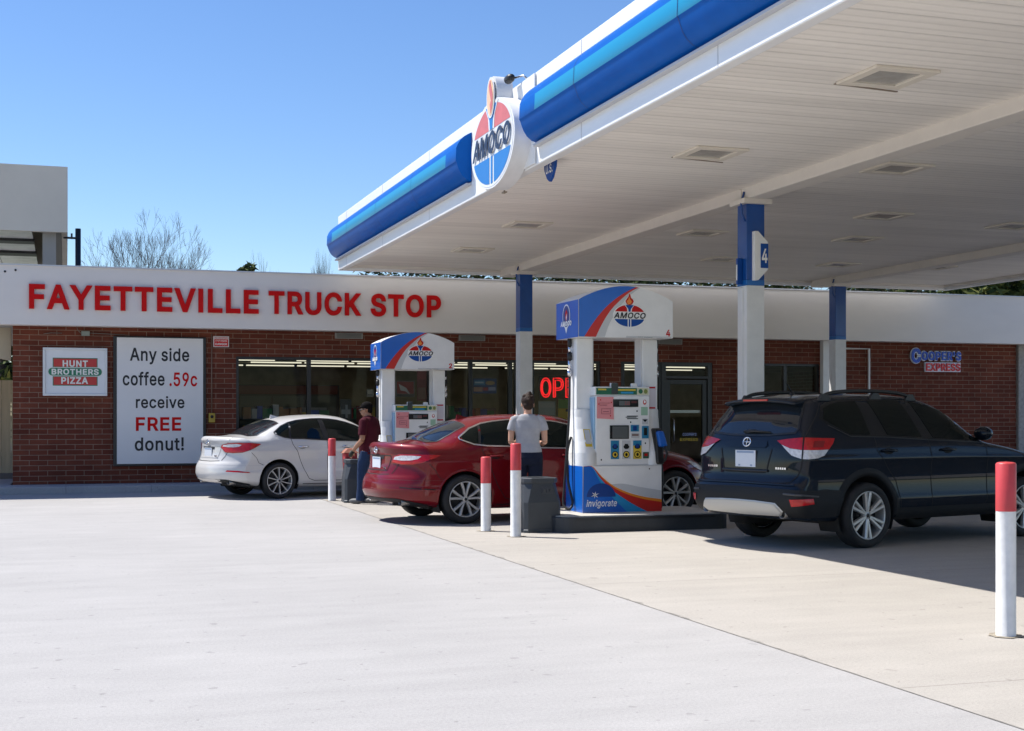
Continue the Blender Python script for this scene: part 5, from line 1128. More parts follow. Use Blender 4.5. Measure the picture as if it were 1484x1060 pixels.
# ---------------------------------------------------------------- beyond the store
tk = empty("rear_canopy",(-6,52,0),0,"tall beige slab canopy with shiny underside rising behind the store roof","canopy")
BEI = mat("rear_fascia_beige",(0.62,0.565,0.49),0.7,var=0.06,vscale=0.4)
mb = MB(); mb.box(-8,6.05,-7,-6.8,7.15,9.2); mb.box(5.87,6.05,-6.8,5,7.15,9.2); mb.box(-8,5.87,4.8,5,7.15,9.2); mb.box(-8,5.87,-6.8,4.8,8.9,9.1); mb.obj("fascia",BEI,tk)
GLP = mat("glossy_soffit",(0.80,0.79,0.76),0.3,var=0.3,vscale=1.2)
mb = MB()
for k_,(ya,yb) in enumerate(((-6.7,-4.2),(-3.4,-0.6),(0.3,4.7))):
    for xx in np.arange(-8,5.0,1.3): mb.box(xx,min(xx+1.27,5.0),ya,yb,7.25,7.3)
mb.obj("soffit",GLP,tk)
mb = MB(); mb.box(-8,5.0,-4.2,-3.4,7.16,7.32); mb.box(-8,5.0,-.6,.3,7.16,7.32); mb.obj("beam",BLACK,tk)
mb = MB(); mb.box(5.3,5.86,-6.75,4.7,7.2,7.6); mb.obj("end_band",mat("band_grey",(0.2,0.19,0.18),0.6),tk)
for xx,yy in ((5.5,-6.4),(5.5,4.2),(-7,-6.4),(-7,4.2)):
    mb = MB(); mb.box(xx-.2,xx+.2,yy-.2,yy+.2,0,7.2); mb.obj("column",mat("rear_column",(0.3,0.29,0.28),0.6),tk)
pl = empty("dark_pole",(0.36,45.0,0),0,"slim dark pole with short arm beside the beige rear canopy","pole")
mb = MB(); mb.tube([(0,0,0),(0,0,7.28)],.085,12); mb.obj("post",DARKFRAME,pl)
mb = MB(); mb.tube([(0,0,6.98),(-.42,.3,7.02)],.035,8); mb.box(-.22,-.16,.1,.14,6.96,7.14); mb.obj("arm",DARKFRAME,pl)
fe = empty("board_fence",(-3.78,33.0,0),0,"pale tan board fence at the side of the store","fence")
FB = mat("fence_boards",(0.52,0.43,0.29),0.8,var=0.12,vscale=1.5,stretch=(6,1,0.6))
for k_ in range(2):
    mb = MB()
    for i in range(22): mb.box(-6+k_*4.4+i*.2,-6+k_*4.4+i*.2+.193,0,.03,.12,2.22)
    mb.obj("panel",FB,fe)
mb = MB(); mb.box(-6,2.8,.03,.08,.5,.6); mb.box(-6,2.8,.03,.08,1.8,1.9); mb.obj("rail",FB,fe)
# ---------------------------------------------------------------- cars: a lofted shell, everything else laid on it by projection
def shell(P, na=150, nb=36, nc=44):
    """rounded-box grid mapped through the car's profiles; returns verts, faces"""
    zt = pchip(*zip(*P['top'])); zb = pchip(*zip(*P['bot']))
    xr = pchip(*zip(*P['rear'])); xf = pchip(*zip(*P['front']))
    wz = pchip(*zip(*P['width'])); wp = pchip(*zip(*P['plan']))
    xrT, xfT = P['top'][0][0], P['top'][-1][0]
    ra, rb, rc = P['round']
    def warp(u):   # denser towards both ends
        return u
    def axis(n, r):
        # grid lines: extra density within the rounded margins
        k = max(4, n//8)
        e = np.linspace(0, 1, k+1)
        m = np.linspace(-(1-r), 1-r, n+1)
        return np.concatenate([-1+r*e[:-1], m, 1-r*(1-e[1:])])
    A, B_, Cc = axis(na, ra), axis(nb, rb), axis(nc, rc)
    idx = {}; V = []; F = []
    def vid(i,j,k):
        key = (i,j,k)
        if key in idx: return idx[key]
        p = np.array([A[i],B_[j],Cc[k]]); r = np.array([ra,rb,rc])
        q = np.clip(p, -(1-r), 1-r); d = (p-q)/r
        L = np.linalg.norm(d)
        if L > 1e-9:
            mx = np.max(np.abs(d))
            # cube-to-sphere on the margin
            d = d/L*mx
        a,b,c = q + r*d
        ap = (a+1)/2; cp = (c+1)/2
        xt = xrT+(xfT-xrT)*ap
        zhi = float(zt(xt)); zlo = float(zb(xt))
        z = zlo+(zhi-zlo)*cp
        x0 = float(xr(z)); x1 = float(xf(z))
        x0 += P['kr']*abs(b)**P.get('kp',2.6); x1 -= P['kf']*abs(b)**2.6
        x = x0+(x1-x0)*ap
        w = float(wz(z))*float(wp(x))
        y = b*w
        z -= P['crown']*(b*b)*max(0,cp)**6*(1.0 if 0.02 < ap < 0.98 else 0.6)
        idx[key] = len(V); V.append((x,-y,z)); return idx[key]
    nA,nB,nC = len(A)-1,len(B_)-1,len(Cc)-1
    for i in range(nA):
        for j in range(nB):
            for k in (0,nC):
                F.append((vid(i,j,k),vid(i+1,j,k),vid(i+1,j+1,k),vid(i,j+1,k)))
    for i in range(nA):
        for k in range(nC):
            for j in (0,nB):
                F.append((vid(i,j,k),vid(i+1,j,k),vid(i+1,j,k+1),vid(i,j,k+1)))
    for j in range(nB):
        for k in range(nC):
            for i in (0,nA):
                F.append((vid(i,j,k),vid(i,j+1,k),vid(i,j+1,k+1),vid(i,j,k+1)))
    return V, F

class Car:
    def __init__(self, P, name, label, cat, loc, yaw, paint):
        self.P = P
        self.e = empty(name, loc, R(yaw), label, cat)
        V, F = shell(P)
        bm = bmesh.new()
        vs = [bm.verts.new(v) for v in V]
        for f in F:
            try: bm.faces.new([vs[i] for i in f])
            except ValueError: pass
        bmesh.ops.recalc_face_normals(bm, faces=bm.faces[:])
        self.bvh = BVHTree.FromBMesh(bm)
        # wheel openings
        for xc in P['axles']:
            zc, rad = P['archz'], P['archr']
            kill = [f for f in bm.faces if abs(f.calc_center_median().y) > 0.58 and math.hypot(f.calc_center_median().x-xc, f.calc_center_median().z-zc) < rad]
            ks = set(kill)
            rim = {v for f in kill for v in f.verts if any(g not in ks for g in v.link_faces)}
            bmesh.ops.delete(bm, geom=kill, context='FACES_ONLY')
            for v in rim:
                if not v.is_valid or abs(v.co.y) < 0.60: continue
                d = Vector((v.co.x-xc, 0, v.co.z-zc))
                if d.length > 1e-6:
                    d = d.normalized()*rad
                    v.co.x = xc+d.x; v.co.z = zc+d.z
        loose = [v for v in bm.verts if not v.link_faces]
        bmesh.ops.delete(bm, geom=loose, context='VERTS')
        me = bpy.data.meshes.new("body")
        bm.to_mesh(me); bm.free()
        me.materials.append(paint)
        for p in me.polygons: p.use_smooth = True
        self.body = bpy.data.objects.new("body", me); COL.objects.link(self.body); self.body.parent = self.e
    # ---- projection
    def hit(self, mode, u, z, sgn=-1):
        """side: u=x, from the right (sgn -1) or left (+1); rear: u=y; radial: u=angle in degrees from straight behind, + to the right side; top: u=x, z=y"""
        if mode == 'side': o, d = Vector((u, sgn*3, z)), Vector((0,-sgn,0))
        elif mode == 'rear': o, d = Vector((-4, u, z)), Vector((1,0,0))
        elif mode == 'front': o, d = Vector((8, u, z)), Vector((-1,0,0))
        elif mode == 'top': o, d = Vector((u, z, 4)), Vector((0,0,-1))
        elif mode == 'radial':
            c = Vector((self.P.get('hub',0.2),0,z)); a = R(u)
            dv = Vector((-math.cos(a), math.sin(a)*sgn, 0)); o, d = c+dv*4, -dv
        h_ = self.bvh.ray_cast(o, d)
        if h_[0] is not None and abs(h_[0].y) > 0.6 and not getattr(self,'arches_open',False):
            for xc in self.P['axles']:
                if math.hypot(h_[0].x-xc, h_[0].z-self.P['archz']) < self.P['archr']-.002: return None, None
        return h_[0], h_[1]
    def patch(self, name, polys, m, mode='side', sgn=-1, off=0.004, step=0.05, parent=None, mats=None, wind=True):
        """polygons in the projection's own 2D laid onto the shell; polys: list of point lists, or (points, material index)"""
        mb = MB()
        for pl in polys:
            mi = 0
            if isinstance(pl, tuple): pl, mi = pl
            bm = bmesh.new()
            vs = [bm.verts.new((p[0],0,p[1])) for p in pl]
            try: bm.faces.new(vs)
            except ValueError: bm.free(); continue
            stu = step*(1 if mode != 'radial' else 60)
            us = [p[0] for p in pl]; zs = [p[1] for p in pl]
            for v0,v1,st,ax in ((min(us),max(us),stu,Vector((1,0,0))),(min(zs),max(zs),step,Vector((0,0,1)))):
                n = int((v1-v0)/st)
                for i in range(1,n+1):
                    t = v0+(v1-v0)*i/(n+1)
                    bmesh.ops.bisect_plane(bm, geom=bm.verts[:]+bm.edges[:]+bm.faces[:], plane_co=ax*t, plane_no=ax)
            bm.verts.ensure_lookup_table()
            P3 = []
            for v in bm.verts:
                p, nrm = self.hit(mode, v.co.x, v.co.z, sgn)
                P3.append(None if p is None else tuple(p+nrm*off))
            bm.verts.index_update()
            keep = [i for i,p in enumerate(P3) if p is not None]
            mp = {i:k for k,i in enumerate(keep)}
            fs = [[mp[v.index] for v in f.verts] for f in bm.faces if all(v.index in mp for v in f.verts)]
            mb.add([P3[i] for i in keep], fs, mi, True)
            bm.free()
        o = mb.obj(name, mats or m, parent or self.e)
        return o
    def strip(self, name, lines, width, m, mode='side', sgn=-1, off=0.005, parent=None, closed=False, raise_=0.0):
        mb = MB()
        for ln in lines:
            pts = []
            L = list(ln)+([ln[0]] if closed else [])
            k = (1/60 if mode == 'radial' else 1)
            for p,q in zip(L,L[1:]):
                n = max(1,int(math.hypot((q[0]-p[0])*k,q[1]-p[1])/0.035))
                for i in range(n): pts.append((p[0]+(q[0]-p[0])*i/n,p[1]+(q[1]-p[1])*i/n))
            pts.append(L[-1])
            rows = []
            for i,p in enumerate(pts):
                a = pts[max(0,i-1)]; b_ = pts[min(len(pts)-1,i+1)]
                if closed and i in (0,len(pts)-1): a, b_ = pts[-2], pts[1]
                tx,tz = (b_[0]-a[0])*k, b_[1]-a[1]; l_ = math.hypot(tx,tz) or 1
                nx,nz = -tz/l_*width/2/k, tx/l_*width/2
                r = []
                for s_ in (-1,0,1):
                    h_,nn = self.hit(mode,p[0]+nx*s_,p[1]+nz*s_,sgn)
                    r.append(None if h_ is None else tuple(h_+nn*(off+(raise_ if s_==0 else 0))))
                rows.append(r)
            for r0,r1 in zip(rows,rows[1:]):
                if None in r0 or None in r1: continue
                mb.add(r0+r1,[(0,1,4,3),(1,2,5,4)],0,True)
        return mb.obj(name, m, parent or self.e)

TYRE = mat("tyre_rubber",(0.014,0.014,0.015),0.75,var=0.15,vscale=20)
ALLOY = mat("alloy_wheel",(0.55,0.545,0.53),0.36,metal=0.6)
HUBM = mat("brake_dark",(0.03,0.03,0.032),0.6,metal=0.4)
WELL = mat("wheel_well",(0.008,0.008,0.009),0.9)
def make_wheel(car, x, y, z, r, rimr, width, spokes, style):
    sgn = 1 if y > 0 else -1
    def T(mb):
        return mb.xform(Matrix.Translation((x,y,z)) @ (Matrix.Identity(4) if sgn < 0 else Matrix.Rotation(math.pi,4,'Z')))
    # outer side faces -Y in the wheel's own frame
    mb = MB(); mb.lathe([(0.0,0.02),(rimr*.88,0.02),(rimr*.88,0.06),(0.0,0.06)],'y',32,0); mb.lathe([(0.0,-.02),(rimr*.28,-.02),(rimr*.3,.03)],'y',20,0)
    wh = T(mb).obj("wheel",HUBM,car.e)
    w = width/2
    prof = [(rimr*.97,-w*.86),(rimr*1.03,-w*.98),(rimr*1.12,-w*1.04),(r*.88,-w*1.05),(r*.955,-w*.93),(r*.99,-w*.72),(r,-w*.45),(r,w*.45),(r*.99,w*.72),(r*.93,w*.95),(rimr*1.1,w),(rimr*.97,w*.86)]
    mb = MB(); mb.lathe(prof,'y',64,0)
    for gy in (-w*.3,0,w*.3): mb.lathe([(r+.0005,gy-.006),(r-.002,gy),(r+.0005,gy+.006)],'y',64,1)
    T(mb).obj("tyre",[TYRE,BLACK],wh)
    mb = MB()
    mb.lathe([(rimr*.99,-w*.82),(rimr*1.0,-w*.9),(rimr*.95,-w*.93),(rimr*.93,-w*.82),(rimr*.90,-w*.3),(rimr*.9,w*.7)],'y',64,0)
    mb.lathe([(0.0,-w*.80),(rimr*.10,-w*.80),(rimr*.17,-w*.74),(rimr*.20,-w*.60),(rimr*.19,-w*.3)],'y',32,0)
    def spoke(a0,a1,w0,w1,th=.5):
        # from the hub to the rim at angle a (degrees); widths in metres
        c = []
        for rr_,aa,ww,yy in ((rimr*.14,a0,w0,-w*.74),(rimr*.55,(a0+a1)/2,(w0+w1)/2,-w*.80),(rimr*.955,a1,w1,-w*.86)):
            ca,sa = math.cos(R(aa)),math.sin(R(aa))
            c.append([(ca*rr_-sa*ww/2,yy,sa*rr_+ca*ww/2),(ca*rr_-sa*ww*.28,yy-.010,sa*rr_+ca*ww*.28),(ca*rr_+sa*ww*.28,yy-.010,sa*rr_-ca*ww*.28),(ca*rr_+sa*ww/2,yy,sa*rr_-ca*ww/2),(ca*rr_+sa*ww/2,yy+.035,sa*rr_-ca*ww/2),(ca*rr_-sa*ww/2,yy+.035,sa*rr_+ca*ww/2)])
        v = [p for q in c for p in q]; f_=[]
        for i in (0,1):
            for k in range(6): f_.append((i*6+k,i*6+(k+1)%6,(i+1)*6+(k+1)%6,(i+1)*6+k))
        mb.add(v,f_,0,False)
    for i in range(spokes):
        a = 90+360*i/spokes
        if style == 'pair':
            spoke(a-9,a-15,.026,.036); spoke(a+9,a+15,.026,.036)
        elif style == 'fan':
            spoke(a,a+3,.015,.022)
        else:
            spoke(a-8,a-8.5,.030,.038); spoke(a+8,a+8.5,.030,.038)
    for i in range(5):
        a = R(54+72*i); mb.lathe([(0.0,-w*.74-.006),(.009,-w*.74-.006),(.010,-w*.6)],'y',8,1,(math.cos(a)*rimr*.235,0,math.sin(a)*rimr*.235))
    mb.lathe([(0.0,-w*.80-.004),(rimr*.085,-w*.80-.003),(rimr*.09,-w*.78)],'y',20,1)
    T(mb).obj("rim",[ALLOY,HUBM],wh)
    return wh

def well(car, xc):
    P = car.P
    rad = P['archr']+.004
    for s_ in (-1,1):
        mb = MB(); ys = [s_*(P['hw']-.035), s_*(P['hw']-.34)]
        n = 28; a0,a1 = -25,205
        v = []
        for y in ys:
            for i in range(n+1):
                a = R(a0+(a1-a0)*i/n); v.append((xc+rad*math.cos(a),y,P['archz']+rad*math.sin(a)))
        f_ = [(i,i+1,n+1+i+1,n+1+i) for i in range(n)]+[list(range(n+1,2*n+2))]
        mb.add(v,f_,0,True)
        mb.obj("wheel_well",WELL,car.body)

def arch_lip(car, xc, r0, r1, m, off=0.008, name="arch_trim"):
    P = car.P
    car.arches_open = True
    for s_ in (-1,1):
        mb = MB(); rows=[]
        for i in range(61):
            a = R(-32+244*i/60)
            r = []
            for k,rr_ in enumerate((r0-.001,r0,(r0+r1)/2,r1)):
                x_,z_ = xc+rr_*math.cos(a), P['archz']+rr_*math.sin(a)
                h_,n_ = car.hit('side',x_,z_,s_)
                if h_ is None or z_ < float(pchip(*zip(*P['bot']))(x_))+.035 or abs(h_.y) < P['hw']-.25: r=None; break
                o_ = {0:-.02,1:off,2:off*1.1,3:off*.2}[k]
                r.append((h_.x,h_.y+s_*o_,h_.z))
            rows.append(r)
        for p,q in zip(rows,rows[1:]):
            if p and q: mb.add(p+q,[(0,1,5,4),(1,2,6,5),(2,3,7,6)],0,True)
        mb.obj(name,m,car.body)
    car.arches_open = False

def paint(name, rgb, metal=0.0, rough=0.35, coat=0.8):
    m = mat(name, rgb, rough, metal=metal, coat=coat)
    m.node_tree.nodes["Principled BSDF"].inputs["Coat Roughness"].default_value = 0.02
    return m
CARGLASS = mat("car_glass",(0.005,0.008,0.007),0.02,spec=0.22)
REARGLASS = mat("rear_glass",(0.012,0.017,0.022),0.03,spec=0.6)
GAP = mat("panel_gap",(0.006,0.006,0.007),0.8)
LRED = mat("lamp_red",(0.50,0.004,0.008),0.2,coat=0.25,var=0.15,vscale=25)
LRED2 = mat("lamp_deep_red",(0.25,0.004,0.008),0.15,coat=0.6)
LCLR = mat("lamp_clear",(0.62,0.60,0.60),0.15,coat=0.6,var=0.25,vscale=30)
PLATE = mat("plate_white_blue",(0.62,0.65,0.70),0.4)
PLTX = mat("plate_print",(0.25,0.32,0.45),0.5)
CLAD = mat("grey_cladding",(0.013,0.014,0.016),0.6,spec=0.25,bump=0.2,bscale=250)
SILVER = mat("silver_plastic",(0.50,0.49,0.46),0.4,metal=0.3)

def plate(car, y, z, w, h_, tilt, x=None):
    p,n = car.hit('rear', y, z)
    X = p.x-.012
    mb = MB()
    def q(a,b_): return (X-b_*tilt, y+a, z+b_)
    for d,s_,mi in ((0.0,1.0,0),):
        mb.hexa([q(-w,-h_),q(w,-h_),(q(w,-h_)[0]+.01,y+w,z-h_),(q(-w,-h_)[0]+.01,y-w,z-h_)],[q(-w,h_),q(w,h_),(q(w,h_)[0]+.01,y+w,z+h_),(q(-w,h_)[0]+.01,y-w,z+h_)],0)
    o = mb.obj("licence_plate",PLATE,car.e)
    mb = MB()
    def r_(a0,a1,b0,b1): mb.add([(q(a,b_)[0]-.002,y+a,z+b_) for a,b_ in ((a0,b0),(a1,b0),(a1,b1),(a0,b1))],[(0,3,2,1)],0)
    r_(-w*.85,w*.85,h_*.66,h_*.9); r_(-w*.7,-w*.5,-h_*.9,-h_*.7); r_(w*.5,w*.7,-h_*.9,-h_*.7)
    mb.obj("plate_print",PLTX,o,fix=False)
    return o

def ring_badge(car, y, z, ry, rz, tilt, cross=True):
    p,n = car.hit('rear', y, z)
    mb = MB()
    path=[(p.x-.010-rz*math.sin(t)*tilt, y+ry*math.cos(t), z+rz*math.sin(t)) for t in np.linspace(0,2*math.pi,25)]
    mb.tube(path,.0085,6,0,False)
    if cross:
        mb.tube([(p.x-.01+rz*tilt,y,z-rz),(p.x-.01-rz*tilt,y,z+rz)],.006,6); mb.tube([(p.x-.01,y-ry,z),(p.x-.01,y+ry,z)],.006,6)
    return mb.obj("badge",CHROME,car.e)

# ------------------------------------------------------------ saloon
def make_saloon(name,label,loc,yaw,pm,L,fx,spokes,style,kind,rr=.315,rim=.235):
    g = lambda x: x if x < 0.1 else 0.1+(x-0.1)*fx
    P = dict(
        top=[(-.96,1.045),(-.88,1.068),(-.70,1.070),(-.45,1.092),(-.28,1.17),(-.08,1.262),(.15,1.345),(.40,1.398),(.75,1.432),(g(1.10),1.442),(g(1.40),1.415),(g(1.65),1.345),(g(1.95),1.20),(g(2.28),1.035),(g(2.5),1.0),(g(2.9),.93),(g(3.25),.84),(L+.80,.70)],
        bot=[(-1,.30),(-.7,.23),(-.3,.20),(.4,.185),(L,.185),(L+.6,.22),(L+.85,.26)],
        rear=[(.18,-.72),(.26,-.90),(.34,-1.0),(.44,-1.035),(.52,-1.03),(.60,-1.0),(.66,-.96),(.80,-.92),(.92,-.915),(1.0,-.945),(1.055,-.96)],
        front=[(.18,L+.70),(.35,L+.88),(.5,L+.90),(.62,L+.87),(.70,L+.80)],
        width=[(.18,.80),(.26,.845),(.40,.873),(.46,.880),(.50,.870),(.66,.872),(.80,.890),(.83,.893),(.86,.880),(.90,.872),(.96,.852),(1.02,.825),(1.10,.775),(1.25,.69),(1.38,.60),(1.45,.545)],
        plan=[(-1.1,.93),(-.5,.985),(0.1,1.0),(L*.6,1.0),(L,.985),(L+.9,.90)],
        round=(.035,.10,.16), kr=.36, kp=3.0, kf=.55, crown=.045, axles=(0,L), archz=.315, archr=rr+.055, hw=.885, hub=.3)
    c = Car(P,name,label,"car",loc,yaw,pm)
    z0 = rr
    for x in (0,L):
        well(c,x); arch_lip(c,x,P['archr'],P['archr']+.03,pm,.006)
        for s_ in (-1,1): make_wheel(c,x,s_*.775,z0,rr,rim,.215,spokes,style)
    TRIM = CHROME if kind=='red' else BLACK
    # side glass, one outline split by pillars
    if kind == 'red':
        W1 = [(-.03,1.155),(.05,1.205),(.18,1.262),(.33,1.305)]; 
    top_ = lambda x: None
    f_ = catmull(*zip(*[(-.04,1.13),(.10,1.225),(.30,1.305),(.60,1.352),(g(.95),1.365),(g(1.25),1.335),(g(1.5),1.265),(g(1.78),1.15),(g(2.02),1.04)]))
    bl = catmull(*zip(*[(-.04,1.105),(.06,1.06),(.16,1.035),(.5,1.015),(g(1.0),.985),(g(2.02),.965)]))
    def pane(xa,xb,lean_a=0,lean_b=0):
        xs = np.linspace(xa,xb,14)
        # leaning pillars: top ends shift
        topp = [(x_+ (lean_a*(1-(x_-xa)/(xb-xa))+lean_b*((x_-xa)/(xb-xa))), 0) for x_ in xs]
        return [(float(x_),float(bl(x_))) for x_ in xs]+[(float(t[0]),float(f_(t[0]))) for t in topp[::-1]]
    for s_ in (-1,1):
        band = pane(-.04,g(2.02))
        c.patch("window_surround",[band],BLACK,'side',s_,.003,.06)
        for a,b_,la,lb in ((-.005,.205,0,.06),(.235,.86,.06,-.01),(.96,g(1.92),-.03,0)):
            q = pane(a,b_,la,lb)
            cxm = sum(p[0] for p in q)/len(q); czm = sum(p[1] for p in q)/len(q)
            q = [(cxm+(p[0]-cxm)*.985, czm+(p[1]-czm)*.90) for p in q]
            c.patch("side_window",[q],CARGLASS,'side',s_,.006,.06)
        c.strip("window_trim",[band],.016 if kind=='red' else .012,TRIM if kind=='red' else BLACK,'side',s_,.008,closed=True,raise_=.004)
        # door seams
        zb_ = .30
        dr = [(.235,1.02),(.25,.93),(.33,.80),(.40,.62),(.47,.47),(.56,.335),(.66,.30),(g(1.0),.295),(g(1.9),.29),(g(2.05),.33),(g(2.1),.6),(g(2.05),.95)]
        c.strip("door_seam",[dr,[(.915,.99),(.905,.6),(.925,.30)]],.009,GAP,'side',s_,.0025)
        c.strip("rear_seam",[[(-.52,.80),(-.42,.70),(-.38,.62),(-.30,.585)]],.007,GAP,'side',s_,.0025)
        for xh in (.44,g(1.30)):
            p,n = c.hit('side',xh,.885,s_)
            mb = MB(); yy=p.y
            path=[(xh-.105,yy+s_*.002,.882),(xh-.09,yy+s_*.03,.884),(xh,yy+s_*.038,.886),(xh+.09,yy+s_*.03,.886),(xh+.105,yy+s_*.002,.886)]
            mb.tube(path,[.010,.013,.014,.013,.010],8); hd=mb.obj("door_handle",CHROME if kind=='white' else pm,c.e)
            c.patch("handle_cup",[ell(xh-.02,.875,.07,.028,0,360,16)],GAP if kind=='red' else mat("cup_shade_grey",(0.25,0.25,0.25),0.5),'side',s_,.002,.05,parent=hd)
        # mirror
        xm = g(1.80); p,n = c.hit('side',xm,1.0,s_)
        mb = MB(); mb.lathe([(0,-.075),(.06,-.07),(.085,-.02),(.08,.03),(.0,.06)],'x',14,0); mb.xform(Matrix.Translation((xm,p.y+s_*.14,1.05)) @ Matrix.Diagonal((1,1.25,.85,1))); mb.tube([(xm,p.y-s_*.01,.99),(xm,p.y+s_*.08,1.03)],.022,8); mb.obj("wing_mirror",pm,c.e)
        # sill shadow line and lower edge
        c.strip("sill_line",[[(.45,.245),(g(1.9),.235)]],.012,GAP,'side',s_,.002)
        # tail lamp wrapping the corner: angle from straight behind
        if kind=='red':
            lo=[(21,.81),(29,.785),(37,.785),(43,.81),(49,.86),(53,.905),(45,.912),(35,.918),(27,.918),(22,.885)]
            cl=[(22.3,.845),(29,.835),(36,.838),(40,.855),(42,.89),(36,.898),(28,.898),(23.2,.88)]
        else:
            lo=[(20,.88),(25,.80),(32,.79),(40,.80),(46,.84),(53,.935),(44,.958),(35,.962),(27,.952),(21,.925)]
            cl=[(21.6,.90),(28,.885),(33,.885),(37,.895),(39,.925),(35,.945),(28,.938),(22.5,.92)]
        tl=c.patch("tail_lamp",[lo],LRED,'radial',-s_ if False else (1 if s_>0 else -1),.010,.03)
        c.patch("clear_lens",[cl],LCLR,'radial',(1 if s_>0 else -1),.0125,.03,parent=tl)
        c.strip("lamp_edge",[lo],.007,LRED2,'radial',(1 if s_>0 else -1),.0115,parent=tl,closed=True)
        rf=[(28,.475),(38,.465),(46,.455),(45,.468),(38,.49),(29,.50)]
        if kind=='white': c.patch("reflector",[rf],LRED,'radial',(1 if s_>0 else -1),.006,.03)
        else: c.strip("bumper_crease",[[(30,.49),(40,.475),(50,.46)]],.012,GAP,'radial',(1 if s_>0 else -1),.002)
        # trunk lid side seam and quarter crease
        c.strip("trunk_seam",[[(27,.965),(28.5,1.01),(30,1.045)],[(27,.81),(25,.74),(22,.66)]],.008,GAP,'radial',(1 if s_>0 else -1),.0025)
        # exhaust valance
        c.patch("exhaust_panel",[[(17,.345),(27,.345),(35,.315),(44,.27),(44,.245),(30,.25),(20,.29)]],CLAD,'radial',(1 if s_>0 else -1),.006,.03)
        p,n = c.hit('radial',28,.30,(1 if s_>0 else -1))
        mb = MB(); mb.lathe([(.0,.08),(.036,.08),(.040,0.0),(.047,0.0),(.047,.12)],'x',18,0); mb.xform(Matrix.Translation((p.x-.012,p.y,.292)) @ Matrix.Diagonal((1,1.35,1,1))); mb.obj("exhaust_tip",mat("exhaust_steel",(0.22,0.21,0.20),0.4,metal=0.9),c.e)
        # headlamp
        c.patch("headlamp",[[(L+.38,.68),(L+.55,.62),(L+.72,.60),(L+.66,.69),(L+.35,.765),(L+.22,.775)]],LCLR,'side',s_,.006,.04)
    # number plate recess, plate, badge
    rec=[(-.36,.70),(.36,.70),(.42,.86),(.40,.895),(-.40,.895),(-.42,.86)]
    c.strip("plate_recess",[rec],.012,GAP if kind=='red' else mat("recess_grey",(0.30,0.30,0.31),0.5),'rear',-1,.003,closed=True)
    c.patch("plate_shadow_panel",[[(-.22,.845),(.22,.845),(.25,.885),(-.25,.885)]],BLACK,'rear',-1,.004,.05)
    plate(c,0.0,.785,.155,.085,.0)
    ring_badge(c,0.0,.965,.055,.042,-.1,True)
    c.strip("trunk_shut_line",[[(-.44,.655),(-.2,.645),(.2,.645),(.44,.655)]],.010,GAP,'rear',-1,.002)
    c.strip("bumper_line",[[(-58,.575),(-30,.585),(0,.59),(30,.585),(58,.575)]],.006,mat("crease_"+kind,(0.10,0.006,0.008) if kind=='red' else (0.45,0.45,0.46),0.5),'radial',-1,.0015)
    p,n=c.hit('rear',-.30,.72)
    mb=MB()
    for k_ in range(3): mb.box(-.004,.0,-.36+k_*.035,-.335+k_*.035,.725,.745)
    mb.xform(Matrix.Translation((p.x-.006,0,0))); mb.obj("model_mark",CHROME,c.e)
    lowp=[(-22,.34),(0,.345),(22,.34),(20,.29),(0,.285),(-20,.29)]
    c.patch("lower_valance",[lowp],CLAD if kind=='red' else mat("valance_pale",(0.62,0.60,0.58),0.5),'radial',-1,.005,.03)
    # rear window and windscreen, laid on from above
    def glass_top(poly,nm,m): return c.patch(nm,[poly],m,'top',-1,.004,.05)
    rg=[(-.43,-.50),(-.44,0),(-.43,.50),(-.30,.585),(-.12,.575),(.13,.525),(.145,0),(.13,-.525),(-.12,-.575),(-.30,-.585)]
    glass_top(rg,"rear_window",REARGLASS)
    c.strip("rear_window_edge",[rg],.02,BLACK,'top',-1,.0055,closed=True)
    ws_=[(g(1.50),-.50),(g(1.48),0),(g(1.50),.50),(g(1.85),.62),(g(2.2),.68),(g(2.30),.4),(g(2.33),0),(g(2.30),-.4),(g(2.2),-.68),(g(1.85),-.62)]
    glass_top(ws_,"windscreen",CARGLASS)
    c.strip("hood_seam",[[(g(2.42),-.70),(g(3.2),-.62)],[(g(2.42),.70),(g(3.2),.62)]],.008,GAP,'top',-1,.002)
    p,n=c.hit('top',.32,0)
    mb=MB(); mb.add([(.22,-.02,p.z-.02),(.22,.02,p.z-.02),(.42,.018,p.z+.0),(.42,-.018,p.z+.0),(.23,0,p.z+.055)],[(0,1,4),(1,2,4),(2,3,4),(3,0,4)],0,False); mb.obj("antenna",pm,c.e)
    # interior hints: head restraints behind the rear glass are hidden by tint; keep underbody
    mb=MB(); mb.box(-.42,L+.5,-.6,.6,.19,.26); mb.tube([(-.85,-.42,.27),(-.5,-.42,.25),(.2,-.3,.24)],.03,8); mb.obj("underbody",WELL,c.body)
    return c
PW = paint("pearl_white_paint",(0.56,0.545,0.525),0.0,0.4)
PR = paint("ruby_red_paint",(0.155,0.002,0.006),0.10,0.35,0.7); PR.node_tree.nodes["Principled BSDF"].inputs["Specular IOR Level"].default_value = 0.1
PB = paint("dark_navy_paint",(0.005,0.009,0.017),0.0,0.5,0.6); PB.node_tree.nodes["Principled BSDF"].inputs["Specular IOR Level"].default_value = 0.05
def origin(cx_,cy_,yaw,half): a=R(yaw); return (cx_-math.sin(a)*half, cy_+math.cos(a)*half, 0)
make_saloon("white_saloon","pearl white saloon car seen from its rear corner, parked nearest the store",origin(3.47,23.40,17,.885),17,PW,2.80,1.0,10,'fan','white',.31,.235)
make_saloon("red_saloon","dark red saloon car standing between the two fuel pumps",origin(4.98,17.20,7,.885),7,PR,3.22,1.17,5,'pair','red',.325,.238)

